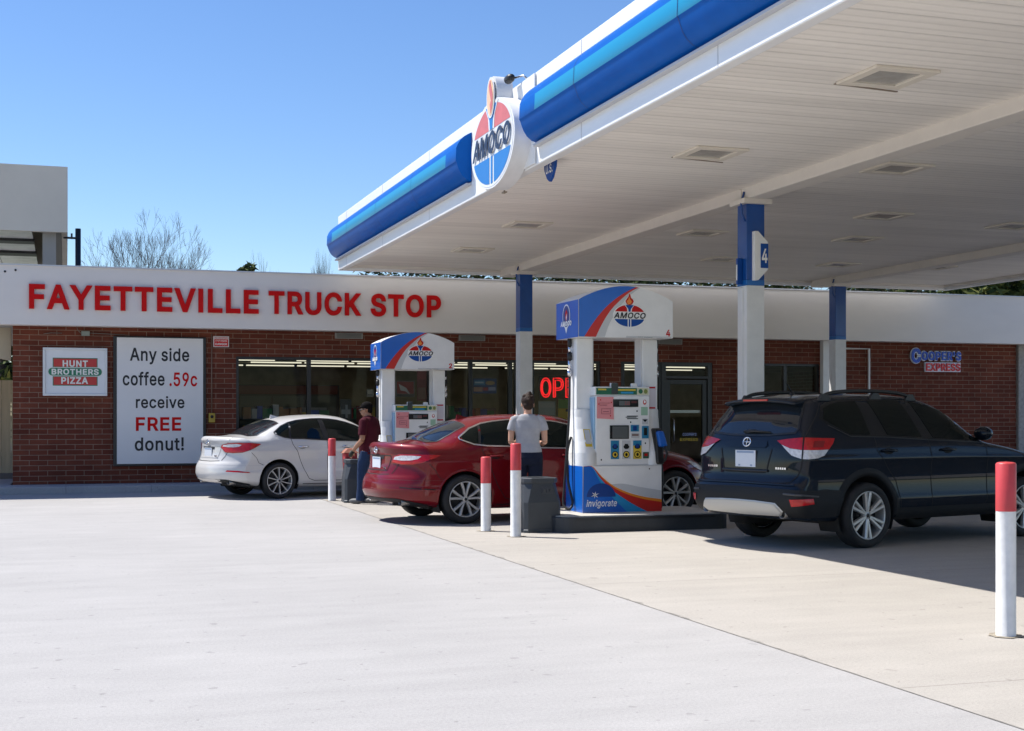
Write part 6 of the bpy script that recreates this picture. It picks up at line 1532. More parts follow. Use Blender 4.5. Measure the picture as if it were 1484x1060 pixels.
# ------------------------------------------------------------ big dark blue SUV
def make_suv(loc,yaw):
    L=2.63
    P=dict(
        top=[(-.65,1.585),(-.48,1.634),(-.15,1.655),(.35,1.672),(.85,1.668),(1.2,1.635),(1.5,1.55),(1.86,1.37),(2.17,1.195),(2.34,1.145),(2.65,1.095),(3.0,1.03),(3.3,.95),(3.46,.86)],
        bot=[(-1.1,.40),(-.85,.345),(-.4,.30),(.4,.285),(2.3,.285),(3.1,.30),(3.5,.36)],
        rear=[(.30,-.82),(.37,-.96),(.46,-1.02),(.58,-1.035),(.66,-1.02),(.71,-.98),(.78,-.945),(.95,-.935),(1.08,-.92),(1.2,-.87),(1.35,-.79),(1.5,-.69),(1.60,-.65)],
        front=[(.28,3.40),(.45,3.56),(.65,3.58),(.80,3.52),(.86,3.46)],
        width=[(.28,.86),(.40,.890),(.52,.908),(.56,.900),(.75,.886),(.92,.904),(.96,.914),(.99,.904),(1.08,.890),(1.13,.872),(1.25,.815),(1.42,.745),(1.58,.665),(1.66,.60)],
        plan=[(-1,.945),(-.45,.985),(.1,1.0),(2.2,1.0),(2.8,.985),(3.6,.90)],
        round=(.03,.085,.11), kr=.085, kp=4.0, kf=.42, crown=.04, axles=(0,L), archz=.36, archr=.415, hw=.91, hub=.15)
    c=Car(P,"blue_suv","dark navy blue sport utility car with roof rails in the shade at the nearer pump","car",loc,yaw,PB)
    r=.352
    for x in (0,L):
        well(c,x); arch_lip(c,x,P['archr'],P['archr']+.085,CLAD,.012)
        for s_ in (-1,1): make_wheel(c,x,s_*.80,r,r,.262,.235,6,'split')
    for s_ in (-1,1):
        sg=(1 if s_>0 else -1)
        tp=catmull(*zip(*[(-.60,1.40),(-.5,1.53),(-.2,1.565),(.1,1.575),(.75,1.58),(1.05,1.555),(1.35,1.475),(1.66,1.345),(1.95,1.195)]))
        def band(xa,xb,ba,bb):
            xs=np.linspace(xa,xb,16); return [(float(x_),float(tp(x_))) for x_ in xs[::-1]]
        q1=[(-.52,1.385),(-.45,1.34),(-.20,1.225),(.10,1.215)]+[(.06,float(tp(.06))),(-.2,float(tp(-.2))),(-.35,1.535),(-.45,1.50)]
        r1=[(.37,1.21),(.90,1.185),(.82,1.40),(.74,float(tp(.74))),(.5,float(tp(.5))),(.24,float(tp(.24)))]
        f1=[(1.08,1.175),(1.82,1.14),(1.90,1.19),(1.66,float(tp(1.66))),(1.35,float(tp(1.35))),(1.08,float(tp(1.08))),(.90,float(tp(.90)))]
        sur=[(-.57,1.39),(-.46,1.315),(-.20,1.195),(.3,1.185),(1.0,1.15),(1.88,1.115),(2.0,1.185),(1.66,float(tp(1.66))+.022),(1.35,float(tp(1.35))+.02),(.8,float(tp(.8))+.02),(.1,float(tp(.1))+.02),(-.15,1.588),(-.39,1.56),(-.49,1.52)]
        c.patch("window_surround",[sur],mat("gloss_pillar_black",(0.014,0.015,0.017),0.2,spec=0.35),'side',s_,.003,.06)
        for nm,q in (("quarter_window",q1),("side_window",r1),("side_window",f1)): c.patch(nm,[q],CARGLASS,'side',s_,.0065,.06)
        c.strip("belt_line",[[(-.48,1.318),(-.20,1.197),(.3,1.185),(1.0,1.15),(1.88,1.115)]],.012,BLACK,'side',s_,.006,raise_=.004)
        # door seams
        c.strip("door_seam",[[(.06,1.57),(.15,1.2),(.14,1.05),(.30,.86),(.44,.72),(.50,.5),(.52,.40)],[(.84,1.56),(.98,1.17),(1.0,.9),(1.01,.40)],[(1.93,1.13),(1.95,.8),(1.93,.45),(1.87,.40)],[(.5,.40),(1.88,.40)]],.009,GAP,'side',s_,.0025)
        for xh in (.32,1.27):
            p,n=c.hit('side',xh,1.035,s_); yy=p.y
            mb=MB(); mb.tube([(xh-.11,yy+s_*.002,1.045),(xh-.095,yy+s_*.032,1.045),(xh,yy+s_*.04,1.045),(xh+.095,yy+s_*.032,1.043),(xh+.11,yy+s_*.002,1.043)],[.010,.014,.015,.014,.010],8); hd=mb.obj("door_handle",PB,c.e)
            c.patch("handle_cup",[ell(xh,1.035,.075,.035,0,360,16)],GAP,'side',s_,.002,.05,parent=hd)
        # lower cladding along the sill, rear bumper, front bumper
        c.patch("sill_cladding",[[(.44,.295),(2.24,.295),(2.20,.42),(.48,.42)]],CLAD,'side',s_,.012,.06)
        p,n=c.hit('side',1.95,1.15,s_)
        mb=MB(); mb.lathe([(0,-.085),(.075,-.08),(.10,-.02),(.095,.04),(.0,.075)],'x',14,0); mb.xform(Matrix.Translation((1.95,p.y+s_*.10,1.215)) @ Matrix.Diagonal((.9,1.1,.80,1))); mb.tube([(1.95,p.y-s_*.01,1.15),(1.95,p.y+s_*.1,1.2)],.025,8); mb.obj("wing_mirror",PB,c.e)
        # roof rail: bar on raised feet
        ym=s_*.60
        pts=[]
        for x_,dz in ((-.42,.01),(-.34,.05),(-.2,.072),(.1,.08),(.5,.078),(.8,.06),(.98,.03),(1.05,.005)):
            p,n=c.hit('top',x_,ym); pts.append((x_,ym,p.z+dz))
        t=np.linspace(0,1,len(pts)); fx_=[catmull(t,[p[i] for p in pts]) for i in range(3)]
        mb=MB(); mb.tube([tuple(float(q(u)) for q in fx_) for u in np.linspace(0,1,30)],.021,8); rl=mb.obj("roof_rail",BLACK,c.e)
        mb=MB()
        for x_ in (-.36,.42,.98):
            p,n=c.hit('top',x_,ym); mb.hexa([(x_-.09,ym-.02,p.z-.01),(x_+.09,ym-.02,p.z-.01),(x_+.09,ym+.02,p.z-.01),(x_-.09,ym+.02,p.z-.01)],[(x_-.04,ym-.018,p.z+.06),(x_+.04,ym-.018,p.z+.06),(x_+.04,ym+.018,p.z+.06),(x_-.04,ym+.018,p.z+.06)])
        mb.obj("rail_foot",BLACK,rl)
        # tail lamp around the corner: red upper, clear lower
        up=[(23.5,1.15),(30,1.17),(38,1.185),(47,1.18),(54.5,1.176),(53,1.12),(50.5,1.065),(46,1.06),(38,1.06),(32,1.075),(27,1.11)]
        lw=[(27,1.108),(32,1.073),(38,1.058),(46,1.058),(50.3,1.062),(48,1.0),(45,.972),(41,.963),(38,.966),(33,1.0)]
        tl=c.patch("tail_lamp",[up],LRED,'radial',sg,.012,.03)
        c.patch("clear_lens",[lw],LCLR,'radial',sg,.012,.03,parent=tl)
        c.patch("inner_reflector",[[(42.5,1.085),(47.5,1.085),(48.5,1.15),(43,1.15)]],LRED2,'radial',sg,.0135,.03,parent=tl)
        c.strip("lamp_seam",[[(38.6,1.185),(38.4,1.05),(38.2,.966)]],.010,GAP,'radial',sg,.0145,parent=tl)
        # tailgate edge seam
        c.strip("tailgate_seam",[[(38.2,.96),(37.6,.88),(36,.79),(32.5,.72),(27,.705)],[(38.6,1.185),(40,1.25),(44,1.42),(46,1.55)]],.010,GAP,'radial',sg,.003)
        # reflector in the bumper
        c.patch("bumper_reflector",[[(33,.545),(42.5,.55),(43,.50),(34,.475)]],LRED,'radial',sg,.022,.03)
        c.strip("bumper_crease",[[(30,.60),(38,.59),(45,.57)]],.02,mat("cladding_edge",(0.05,0.05,0.055),0.4),'radial',sg,.018,raise_=.008)
        p,n=c.hit('radial',29,.40,sg)
        mb=MB(); mb.lathe([(.0,.08),(.040,.08),(.044,0.0),(.052,0.0),(.052,.14)],'x',18,0); mb.xform(Matrix.Translation((p.x-.01,p.y*0.98,.385))); mb.obj("exhaust_tip",mat("exhaust_steel",(0.22,0.21,0.20),0.4,metal=0.9),c.e)
        c.patch("headlamp",[[(3.0,.90),(3.25,.84),(3.42,.80),(3.38,.90),(3.1,.985),(2.9,1.0)]],LCLR,'side',s_,.006,.04)
    # black bumper wrap in two facets and the silver skid panel
    n_=40
    ang=np.linspace(-76,76,n_)
    c.patch("bumper_cladding",[[(float(a),.655-.00001*a*a if abs(a)<45 else .655-.0022*(abs(a)-45)) for a in ang]+[(float(a),.355) for a in ang[::-1]]],CLAD,'radial',-1,.012,.04)
    c.strip("bumper_step",[[(-35,.69),(-20,.695),(0,.70),(20,.695),(35,.69)]],.022,PB,'radial',-1,.010,raise_=.010)
    sk=c.patch("skid_plate",[[(-25,.49),(-13,.502),(0,.505),(13,.502),(25,.49),(28.5,.42),(27,.385),(0,.375),(-27,.385),(-28.5,.42)]],SILVER,'radial',-1,.03,.03)
    c.strip("skid_edge",[[(-25,.49),(-13,.502),(0,.505),(13,.502),(25,.49),(28.5,.42),(27,.385),(0,.375),(-27,.385),(-28.5,.42)]],.03,SILVER,'radial',-1,.014,parent=sk,closed=True,raise_=.012)
    # rear glass, wiper, spoiler, tailgate furniture
    rg=[(-.64,1.235),(-.3,1.21),(0,1.205),(.3,1.21),(.64,1.235),(.66,1.28),(.575,1.50),(.55,1.56),(0,1.565),(-.55,1.56),(-.575,1.50),(-.66,1.28)]
    c.patch("rear_window",[rg],REARGLASS,'rear',-1,.006,.05)
    c.strip("rear_window_edge",[rg],.022,BLACK,'rear',-1,.0065,closed=True)
    p,n=c.hit('rear',-.08,1.25)
    mb=MB(); mb.tube([(p.x-.02,.09,1.245),(p.x-.035,-.08,1.252),(p.x-.025,-.33,1.243)],[.016,.012,.006],8); mb.tube([(p.x-.03,-.1,1.262),(p.x-.02,.02,1.262)],.010,6); mb.obj("wiper",BLACK,c.e)
    sp=[]
    for y_ in np.linspace(-.55,.55,25):
        e_=.05*abs(y_/.62)**3
        sp.append((y_,-.79+e_,1.585-.05*abs(y_/.62)**2.2))
    mb=MB(); v=[]; 
    for y_,x_,z_ in sp:
        v+=[(x_,y_,z_),(x_+.02,y_,z_+.022),(-.40,y_,z_+.068),(-.40,y_,z_-.03),(x_+.04,y_,z_-.02)]
    f2=[]
    for i in range(len(sp)-1):
        for k in range(5): f2.append((i*5+k,i*5+(k+1)%5,(i+1)*5+(k+1)%5,(i+1)*5+k))
    f2+=[list(range(5)),list(range(len(v)-5,len(v)))]
    mb.add(v,f2,0,True); spo=mb.obj("spoiler",PB,c.e)
    mb=MB(); mb.box(-.796,-.78,-.19,.19,1.578,1.597); mb.obj("brake_lamp",LRED,spo)
    ring_badge(c,0.0,1.135,.058,.047,-.25,True)
    c.patch("garnish",[[(-.30,1.075),(.30,1.075),(.33,1.10),(.30,1.15),(-.30,1.15),(-.33,1.10)]],PB,'rear',-1,.010,.05)
    c.strip("plate_recess",[[(-.40,1.06),(-.34,.84),(.34,.84),(.40,1.06)],[(-.34,.84),(-.30,.81),(.30,.81),(.34,.84)]],.014,GAP,'rear',-1,.004)
    c.strip("recess_ledge",[[(-.36,.83),(0,.825),(.36,.83)]],.03,PB,'rear',-1,.004,raise_=.018)
    plate(c,-.01,.955,.158,.09,.0)
    for ya in (-.62,.46):
        p,n=c.hit('rear',ya+.08,.86); mb=MB()
        for k_ in range(5): mb.box(p.x-.008,p.x-.003,ya+k_*.033,ya+k_*.033+.024,.85,.872)
        mb.obj("model_mark",CHROME,c.e)
    ws_=[(1.36,-.52),(1.33,0),(1.36,.52),(1.78,.64),(2.13,.72),(2.22,.4),(2.25,0),(2.22,-.4),(2.13,-.72),(1.78,-.64)]
    c.patch("windscreen",[ws_],CARGLASS,'top',-1,.004,.05)
    c.strip("hood_seam",[[(2.25,-.74),(3.1,-.66)],[(2.25,.74),(3.1,.66)]],.009,GAP,'top',-1,.002)
    p,n=c.hit('top',-.28,0)
    mb=MB(); mb.lathe([(.03,-.01),(.024,.03),(0,.035)],'z',10,0,(-.24,0,p.z)); mb.tube([(-.24,0,p.z+.02),(-.30,0,p.z+.10),(-.38,0,p.z+.20)],[.008,.006,.004],6); mb.obj("antenna",BLACK,c.e)
    mb=MB(); mb.box(-.4,3.2,-.62,.62,.26,.36); mb.box(-.5,-.25,-.45,.45,.29,.40); mb.tube([(-.05,-.7,.33),(-.05,.7,.33)],.05,10); mb.obj("underbody",WELL,c.body)
    return c
make_suv(origin(8.17,12.74,14.5,.91),14.5)
# ---------------------------------------------------------------- people
def fuse(mb, voxel, smooth=4, name="body"):
    me = bpy.data.meshes.new("src"); me.from_pydata(mb.v, [], mb.f); me.update()
    bm = bmesh.new(); bm.from_mesh(me); bmesh.ops.recalc_face_normals(bm, faces=bm.faces[:]); bm.to_mesh(me); bm.free()
    o = bpy.data.objects.new("src", me); COL.objects.link(o)
    r = o.modifiers.new("r",'REMESH'); r.mode='VOXEL'; r.voxel_size=voxel
    s = o.modifiers.new("s",'SMOOTH'); s.factor=0.5; s.iterations=smooth
    dg = bpy.context.evaluated_depsgraph_get(); dg.update()
    out = bpy.data.meshes.new_from_object(o.evaluated_get(dg))
    bpy.data.objects.remove(o)
    out.name = name
    for p in out.polygons: p.use_smooth = True
    return out
def mesh_obj(name, me, m, parent):
    me.materials.clear(); me.materials.append(m)
    o = bpy.data.objects.new(name, me); COL.objects.link(o); o.parent = parent
    return o
def loft(mb, rings, n=24):
    """rings: (x,y,z, rx, ry) ellipses stacked upwards, closed at both ends"""
    v=[]
    for x,y,z,rx,ry in rings:
        for k in range(n):
            a=2*math.pi*k/n; c,s=math.cos(a),math.sin(a)
            v.append((x+rx*math.copysign(abs(c)**.85,c),y+ry*math.copysign(abs(s)**.85,s),z))
    f=[]
    for i in range(len(rings)-1):
        for k in range(n): f.append((i*n+k,i*n+(k+1)%n,(i+1)*n+(k+1)%n,(i+1)*n+k))
    f.append(list(range(n))[::-1]); f.append([(len(rings)-1)*n+k for k in range(n)])
    mb.add(v,f,0,True)
def blob(mb, c, r, n=14, M_=None):
    v=[];f=[]
    for i in range(n+1):
        t=math.pi*i/n
        for k in range(n*2):
            a=math.pi*k/n; p=Vector((r[0]*math.sin(t)*math.cos(a),r[1]*math.sin(t)*math.sin(a),r[2]*math.cos(t)))
            if M_: p=M_@p
            v.append(tuple(p+Vector(c)))
    for i in range(n):
        for k in range(n*2): f.append((i*2*n+k,(i+1)*2*n+k,(i+1)*2*n+(k+1)%(2*n),i*2*n+(k+1)%(2*n)))
    mb.add(v,f,0,True)
def hand(mb, wrist, d, palm_n, thumb_side, curl=35):
    """five fingers of unequal length, bent towards the palm normal"""
    d=Vector(d).normalized(); pn=Vector(palm_n); pn=(pn-d*pn.dot(d)).normalized(); sd=d.cross(pn).normalized()*thumb_side
    w=Vector(wrist)
    M_=Matrix((sd,d,pn)).transposed()
    blob(mb, w+d*.045, (.040,.052,.016), 10, M_)
    for off,l_,r_,c0 in ((.028,.072,.0082,0),(.010,.080,.0086,4),(-.009,.075,.0082,7),(-.026,.060,.0072,12)):
        p=w+d*.085+sd*off; path=[w+d*.05+sd*off*.8,p]; a=R(curl*.45+c0)
        q=p
        for k,fr in enumerate((.45,.32,.23)):
            q=q+(d*math.cos(a)+pn*math.sin(a))*l_*fr; path.append(q); a+=R(curl*.6)
        mb.tube([tuple(t) for t in path],[r_*1.1,r_*1.08,r_,r_*.92,r_*.75],8)
    p=w+d*.025+sd*.030
    path=[w+d*.015+sd*.018,p,p+d*.028+sd*.020+pn*.012,p+d*.055+sd*.022+pn*.026]
    mb.tube([tuple(t) for t in path],[.013,.0115,.0100,.0075],8)
def cloth(name,rgb,scale=14,b=0.5):
    return mat(name,rgb,0.9,var=0.10,vscale=9,bump=b,bscale=scale,spec=0.2)
SKIN=mat("skin_light",(0.50,0.27,0.18),0.55,var=0.05)
SKIN2=mat("skin_tan",(0.34,0.17,0.10),0.55,var=0.05)
HAIR=mat("dark_brown_hair",(0.026,0.012,0.007),0.6,spec=0.25,bump=0.8,bscale=120,stretch=(1,1,0.25))
def head(mb, c, tilt=0.0, turn=0.0, s=1.0):
    M_=Matrix.Rotation(turn,3,'Z')@Matrix.Rotation(tilt,3,'X')
    C_=Vector(c)
    def b(off,r): blob(mb, C_+M_@Vector(off)*s, tuple(q*s for q in r), 12, M_)
    b((0,-.008,.02),(.076,.093,.092)); b((0,.022,-.045),(.060,.068,.070)); b((0,.035,-.085),(.038,.042,.030))
    b((0,.092,-.022),(.013,.018,.026)); b((0,.098,-.033),(.017,.014,.010))           # nose
    b((0,.085,-.068),(.025,.012,.010)); b((.032,.074,.008),(.02,.012,.012)); b((-.032,.074,.008),(.02,.012,.012))
    for sx in (-1,1): b((sx*.079,-.005,-.018),(.010,.020,.032))
    return M_
def eyes(parent,c,M_,s=1.0):
    mb=MB(); C_=Vector(c)
    for sx in (-1,1): blob(mb, C_+M_@Vector((sx*.032,.083,-.008))*s,(.011*s,.008*s,.006*s),8,M_)
    mb.obj("eyes",BLACKTXT,parent)

# the woman in the grey T-shirt, seen from behind
wm = empty("person",(5.73,16.92,0),-R(17),"person with short dark hair, grey T-shirt and navy jeans, back turned","person")
mb=MB(); H0=(0.0,.025,1.575)
Mh=head(mb,H0,-.18,.12)
mb.tube([(0,-.012,1.36),(0,.0,1.44),(0,.012,1.52)],[.062,.052,.052],14)
loft(mb,[(0,0,.80,.15,.10),(0,-.01,.88,.178,.118),(0,-.01,.96,.168,.108),(0,0,1.05,.140,.092),(0,0,1.14,.145,.096),(0,0,1.26,.165,.105),(0,0,1.36,.165,.092),(0,0,1.41,.12,.075),(0,0,1.44,.065,.055)])
for sx in (-1,1):
    mb.tube([(sx*.135,0,1.395),(sx*.19,-.005,1.36),(sx*.212,-.02,1.22),(sx*.222,-.03,1.08)],[.05,.052,.044,.036],12)
    mb.tube([(sx*.222,-.03,1.08),(sx*.20,.07,1.055),(sx*.135,.20,1.075)],[.037,.034,.024],12)
    hand(mb,(sx*.135,.20,1.075),(-sx*.45,.85,.10),(-sx*.5,-.2,.9),sx*1,45)
    mb.tube([(sx*.092,-.01,.86),(sx*.10,-.005,.68),(sx*.098,0,.47),(sx*.10,-.02,.30),(sx*.10,-.01,.09)],[.088,.078,.054,.05,.036],14)
    blob(mb,(sx*.10,.05,.045),(.042,.115,.040))
mesh_obj("body",fuse(mb,.0065,3),SKIN,wm); eyes(wm,H0,Mh)
mb=MB()
loft(mb,[(0,-.012,.925,.190,.128),(0,-.012,.98,.182,.122),(0,-.002,1.06,.157,.108),(0,.0,1.15,.158,.110),(0,0,1.26,.177,.117),(0,0,1.36,.178,.104),(0,0,1.412,.135,.086),(0,0,1.44,.085,.068)])
for sx in (-1,1): mb.tube([(sx*.115,0,1.392),(sx*.178,-.005,1.362),(sx*.207,-.018,1.28),(sx*.218,-.02,1.225)],[.055,.060,.056,.057],14)
mesh_obj("shirt",fuse(mb,.009,3),cloth("grey_tshirt",(0.34,0.34,0.36),13,0.6),wm)
mb=MB()
loft(mb,[(0,-.012,.78,.17,.115),(0,-.022,.87,.200,.138),(0,-.014,.94,.190,.125),(0,-.006,.985,.172,.115)])
for sx in (-1,1):
    blob(mb,(sx*.085,-.07,.865),(.09,.075,.095),12)
    mb.tube([(sx*.094,-.015,.86),(sx*.102,-.005,.68),(sx*.10,0,.47),(sx*.102,-.015,.30),(sx*.102,-.01,.07)],[.104,.097,.075,.068,.062],14)
mesh_obj("trousers",fuse(mb,.009,3),cloth("navy_jeans",(0.010,0.014,0.030),20,0.5),wm)
mb=MB()
for sx in (-1,1): blob(mb,(sx*.10,.05,.042),(.048,.125,.043))
mesh_obj("shoes",fuse(mb,.008,2),BLACK,wm)
mb=MB(); C_=Vector(H0)
blob(mb,C_+Mh@Vector((0,-.022,.034)),(.088,.098,.092),14,Mh); blob(mb,C_+Mh@Vector((0,-.055,-.03)),(.070,.055,.065),12,Mh); blob(mb,C_+Mh@Vector((.01,-.03,.105)),(.055,.06,.035),12,Mh)
for a_,b_,c_ in ((-.05,-.06,.09),(.05,-.07,.08),(0,-.1,.03),(-.03,.03,.115),(.04,.02,.115),(.02,-.05,.135)): blob(mb,C_+Mh@Vector((a_,b_,c_)),(.03,.03,.022),8,Mh)
mesh_obj("hair",fuse(mb,.007,2),HAIR,wm)
# the man in the maroon polo shirt
mn = empty("person",(4.64,21.70,0),R(50),"person in maroon polo shirt, blue jeans and dark cap facing the white car","person")
mb=MB(); H1=(0.0,.045,1.52)
Mh=head(mb,H1,-.12,.15)
mb.tube([(0,-.012,1.32),(0,.004,1.40),(0,.03,1.47)],[.066,.058,.058],14)
loft(mb,[(0,0,.78,.15,.11),(0,0,.88,.165,.12),(0,0,.98,.158,.115),(0,-.005,1.10,.165,.118),(0,-.01,1.24,.185,.122),(0,-.012,1.32,.18,.105),(0,-.01,1.37,.13,.085),(0,-.01,1.405,.07,.06)])
# left arm slightly forward with the hand lowered; right arm forward
for sx,el,wr in ((-1,(-.255,-.02,1.03),(-.225,.16,.86)),(1,(.245,-.01,1.04),(.21,.17,.90))):
    mb.tube([(sx*.145,-.01,1.35),(sx*.205,-.012,1.315),(sx*.235,-.02,1.17),el],[.055,.058,.048,.040],12)
    mb.tube([el,tuple((Vector(el)*.5+Vector(wr)*.5)+Vector((0,0,.005))),wr],[.041,.038,.027],12)
    hand(mb,wr,(0,.5,-.85),(-sx*1,.1,0),1 if sx>0 else 1,50)
for sx in (-1,1):
    st=.10*(1 if sx<0 else -.6)
    mb.tube([(sx*.092,0,.86),(sx*.105,.02+st*.3,.66),(sx*.105,.02+st*.6,.46),(sx*.108,-.01+st*.8,.28),(sx*.11,st,.09)],[.092,.08,.058,.052,.038],14)
    blob(mb,(sx*.11,.06+st,.045),(.046,.12,.042))
mesh_obj("body",fuse(mb,.0065,3),SKIN2,mn); eyes(mn,H1,Mh)
mb=MB()
loft(mb,[(0,0,.80,.182,.142),(0,0,.88,.182,.14),(0,0,.98,.180,.138),(0,-.005,1.10,.182,.136),(0,-.01,1.24,.197,.136),(0,-.012,1.32,.193,.118),(0,-.01,1.372,.145,.096),(0,-.008,1.405,.088,.075)])
for sx,el in ((-1,(-.255,-.02,1.03)),(1,(.245,-.01,1.04))): mb.tube([(sx*.13,-.01,1.352),(sx*.207,-.012,1.318),(sx*.24,-.018,1.2),(sx*.25,-.02,1.105)],[.06,.07,.068,.07],14)
mb.tube([(0,-.055,1.40),(.06,-.03,1.41),(.075,.02,1.40),(.03,.07,1.385),(-.03,.07,1.385),(-.075,.02,1.40),(-.06,-.03,1.41),(0,-.055,1.40)],.018,8)
mesh_obj("shirt",fuse(mb,.009,3),cloth("maroon_polo",(0.060,0.006,0.014),13,0.6),mn)
mb=MB()
loft(mb,[(0,0,.76,.155,.125),(0,-.008,.84,.178,.138),(0,-.004,.93,.170,.130)])
for sx in (-1,1):
    st=.10*(1 if sx<0 else -.6)
    mb.tube([(sx*.094,-.005,.84),(sx*.107,.015+st*.3,.66),(sx*.107,.015+st*.6,.46),(sx*.11,-.005+st*.8,.28),(sx*.112,st,.055)],[.10,.09,.072,.068,.066],14)
mesh_obj("trousers",fuse(mb,.009,3),cloth("blue_jeans",(0.018,0.035,0.085),20,0.6),mn)
mb=MB()
for sx in (-1,1):
    st=.10*(1 if sx<0 else -.6)
    blob(mb,(sx*.112,.065+st,.045),(.052,.135,.046))
mesh_obj("shoes",fuse(mb,.008,2),mat("grey_shoes",(0.09,0.09,0.09),0.6,var=0.5,vscale=30),mn)
mb=MB(); C_=Vector(H1)
blob(mb,C_+Mh@Vector((0,-.016,.045)),(.086,.100,.082),14,Mh); blob(mb,C_+Mh@Vector((0,-.06,-.02)),(.066,.042,.055),10,Mh); blob(mb,C_+Mh@Vector((0,.095,.045)),(.06,.055,.010),10,Mh)
mesh_obj("cap",fuse(mb,.007,2),mat("black_cap",(0.006,0.005,0.005),0.9,spec=0.1),mn)
mb=MB(); path=[C_+Mh@Vector(p) for p in ((-.084,-.01,.0),(-.080,.05,.002),(-.05,.092,.0),(0,.103,.0),(.05,.092,.0),(.080,.05,.002),(.084,-.01,.0))]
mb.tube([tuple(p) for p in path],[.004,.006,.015,.010,.015,.006,.004],8); mb.obj("sunglasses",BLACK,mn)
mb=MB(); mb.tube([(-.225,.165,.85),(-.222,.20,.80),(-.22,.215,.765)],[.036,.038,.030],12); mb.obj("work_glove",mat("dark_glove",(0.02,0.022,0.015),0.7),mn)
# ---------------------------------------------------------------- trees behind the store
BARK=mat("bark_grey_brown",(0.10,0.085,0.075),0.9,var=0.25,vscale=4)
LEAF=[mat("needle_dark",(0.030,0.050,0.016),0.8,spec=0.2),mat("needle_mid",(0.075,0.10,0.028),0.8,spec=0.2),mat("needle_light",(0.16,0.17,0.045),0.8,spec=0.2),mat("leaf_dry",(0.13,0.10,0.05),0.85,spec=0.2)]
def branches(mb, rnd, p, d, length, r, depth, spread=0.5, minr=0.006):
    n=3; path=[p]; rs=[r]; q=Vector(p); dd=Vector(d)
    for i in range(n):
        dd=(dd+Vector((rnd.uniform(-.13,.13),rnd.uniform(-.13,.13),rnd.uniform(-.02,.10)))).normalized()
        q=q+dd*length/n; path.append(tuple(q)); rs.append(max(minr*.7,r*(1-.30*(i+1)/n)))
    mb.tube(path,rs,8 if r>.08 else (5 if r>.02 else 3),0,False)
    if depth==0: return
    k=3 if depth>3 and rnd.random()<.45 else 2
    if depth<=2: k=3
    base=rnd.uniform(0,6.28)
    for i in range(k):
        a=base+6.283*i/k+rnd.uniform(-.4,.4); t=spread*rnd.uniform(.55,1.2)
        u=dd.orthogonal().normalized(); w=dd.cross(u)
        nd=(dd*math.cos(t)+(u*math.cos(a)+w*math.sin(a))*math.sin(t)); nd.z+=.10; nd.normalize()
        st=Vector(path[-1]) if i<2 else Vector(path[rnd.choice((1,2))])
        branches(mb,rnd,tuple(st),nd,length*rnd.uniform(.66,.86),max(minr,rs[-1]*rnd.uniform(.62,.80)),depth-1,spread,minr)
def bare(name,x,y,h_,seed,label,trunk=.2,depth=7,spread=.5,cat="tree",width=0):
    e=empty(name,(x,y,0),0,label,cat)
    rnd=random.Random(seed)
    mb=MB(); mb.tube([(0,0,0),(.05,0,h_*.12),(.0,.05,h_*.26)],[trunk*1.3,trunk,trunk*.85],10,0,False); t=mb.obj("trunk",BARK,e,fix=False)
    mb=MB()
    for i in range(5):
        a=6.283*i/5+rnd.uniform(-.3,.3); tl=rnd.uniform(.35,.75)
        branches(mb,rnd,(0,.05,h_*.24+rnd.uniform(0,.04)*h_),Vector((math.cos(a)*tl,math.sin(a)*tl,1)).normalized(),h_*.20,trunk*.55,depth-1,spread)
    # scale the crown so that its tip is at the wanted height
    zs=max(p[2] for p in mb.v); k=(h_-h_*.24)/(zs-h_*.24)
    kx=width/max(abs(p[0]) for p in mb.v) if width else 1.0
    mb.v=[(p[0]*kx,p[1]*kx,h_*.24+(p[2]-h_*.24)*k if p[2]>h_*.24 else p[2]) for p in mb.v]
    mb.obj("crown",BARK,e,fix=False)
    return e
def leaves(mb, rnd, c, r, n, size, cols=(0,1,2)):
    for _ in range(n):
        while True:
            p=Vector((rnd.uniform(-1,1),rnd.uniform(-1,1),rnd.uniform(-1,1)))
            if .2<p.length<1: break
        q=Vector((c[0]+p.x*r[0],c[1]+p.y*r[1],c[2]+p.z*r[2]))
        u=Vector((rnd.uniform(-1,1),rnd.uniform(-1,1),rnd.uniform(-.6,.6))).normalized(); w=u.orthogonal().normalized(); s=size*rnd.uniform(.5,1.2)
        a=rnd.uniform(0,6.28); w=(w*math.cos(a)+u.cross(w)*math.sin(a))
        mi=rnd.choices(cols,weights=[4,4,2][:len(cols)])[0]
        mb.add([tuple(q-u*s),tuple(q+w*s*.28),tuple(q+u*s),tuple(q-w*s*.28)],[(0,1,2,3)],mi)
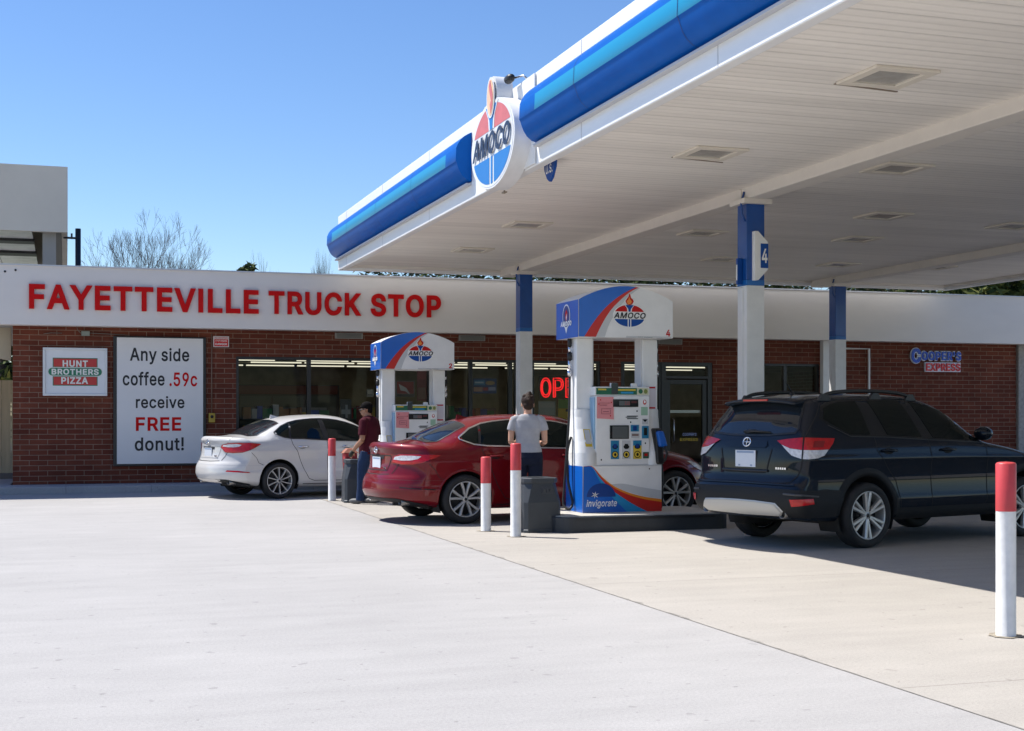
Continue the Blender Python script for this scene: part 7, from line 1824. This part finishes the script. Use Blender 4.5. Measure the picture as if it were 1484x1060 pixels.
def evergreen(name,x,y,h_,rw,seed,label,n=2600,size=.34,cols=(0,1,2)):
    e=empty(name,(x,y,0),0,label,"tree")
    rnd=random.Random(seed)
    mb=MB(); mb.tube([(0,0,0),(.05,0,h_*.5),(0,.05,h_*.95)],[.22,.14,.03],8,0,False)
    for i in range(16):
        z=h_*(.3+.62*i/16); a=rnd.uniform(0,6.28); l_=rw*(1-.75*(z/h_-.3)/.7)*.8; mb.tube([(0,0,z),(math.cos(a)*l_,math.sin(a)*l_,z+l_*.35)],[.05,.012],4,0,False)
    mb.obj("trunk",BARK,e,fix=False)
    mb=MB()
    for i in range(26):
        f_=rnd.random(); z=h_*(.28+.68*f_); a=rnd.uniform(0,6.28); d=rw*(1-f_*.75)*rnd.uniform(.25,.8); s=rw*(1-f_*.6)*rnd.uniform(.28,.5)
        leaves(mb,rnd,(math.cos(a)*d,math.sin(a)*d,z),(s,s,s*.75),n//26,size,cols)
    mb.obj("crown",LEAF,e,fix=False)
    return e
bare("bare_tree",3.30,60.0,10.35,5,"big leafless tree with fanned bare branches behind the store roof",.40,8,.46,width=3.3)
evergreen("pine_tree",7.35,60.0,8.25,1.5,11,"small dark green pine tip just over the store roof beside the leafless tree",1800,.20)
bare("bare_tree",8.35,60.4,8.75,21,"small leafless sapling over the roof, just beyond the little pine tip",.14,7,.4,width=1.1)
bare("bare_tree",10.7,60.2,8.85,22,"thin leafless sapling over the roof close to the far tip of the canopy",.14,7,.4,width=1.1)
evergreen("evergreen_tree",45.6,60.0,13.0,5.0,31,"large yellow green evergreen rising over the store roof by the far canopy corner",9000,.42,(2,1,0))
evergreen("evergreen_tree",51.5,61.0,13.0,5.0,32,"dark evergreen over the store roof at the picture's edge, past the canopy",8000,.42,(1,2,0))
evergreen("evergreen_tree",-1.7,41.0,5.2,2.0,33,"bushy green tree behind the tan fence at the end of the store",2200,.25)
# the wood behind, one continuous mass
rnd=random.Random(77); mb=MB()
for i in range(34):
    x=15.5+i*1.15+rnd.uniform(-.4,.4); y=70+rnd.uniform(-3,6); h_=rnd.uniform(9.3,10.6)
    if i%3==0:
        sub=MB(); a0=MB()
        branches(a0,rnd,(x,y,0),Vector((0,0,1)),h_*.34,.16,6,.42,.014)
        k_=h_/max(q[2] for q in a0.v); a0.v=[(q[0],q[1],q[2]*k_) for q in a0.v]
        mb.add(a0.v,a0.f,0)
    else:
        for k in range(14): leaves(mb,rnd,(x+rnd.uniform(-1.5,1.5),y+rnd.uniform(-1,1),rnd.uniform(6,h_-.4)),(1.1,1.0,.9),80,.28,(1,2,3))
tag(mb.obj("woods",[BARK,LEAF[0],LEAF[1],LEAF[3]],None,None,0,False),"strip of bare and green woodland showing between the store roof and the canopy edge","woods",kind="stuff")
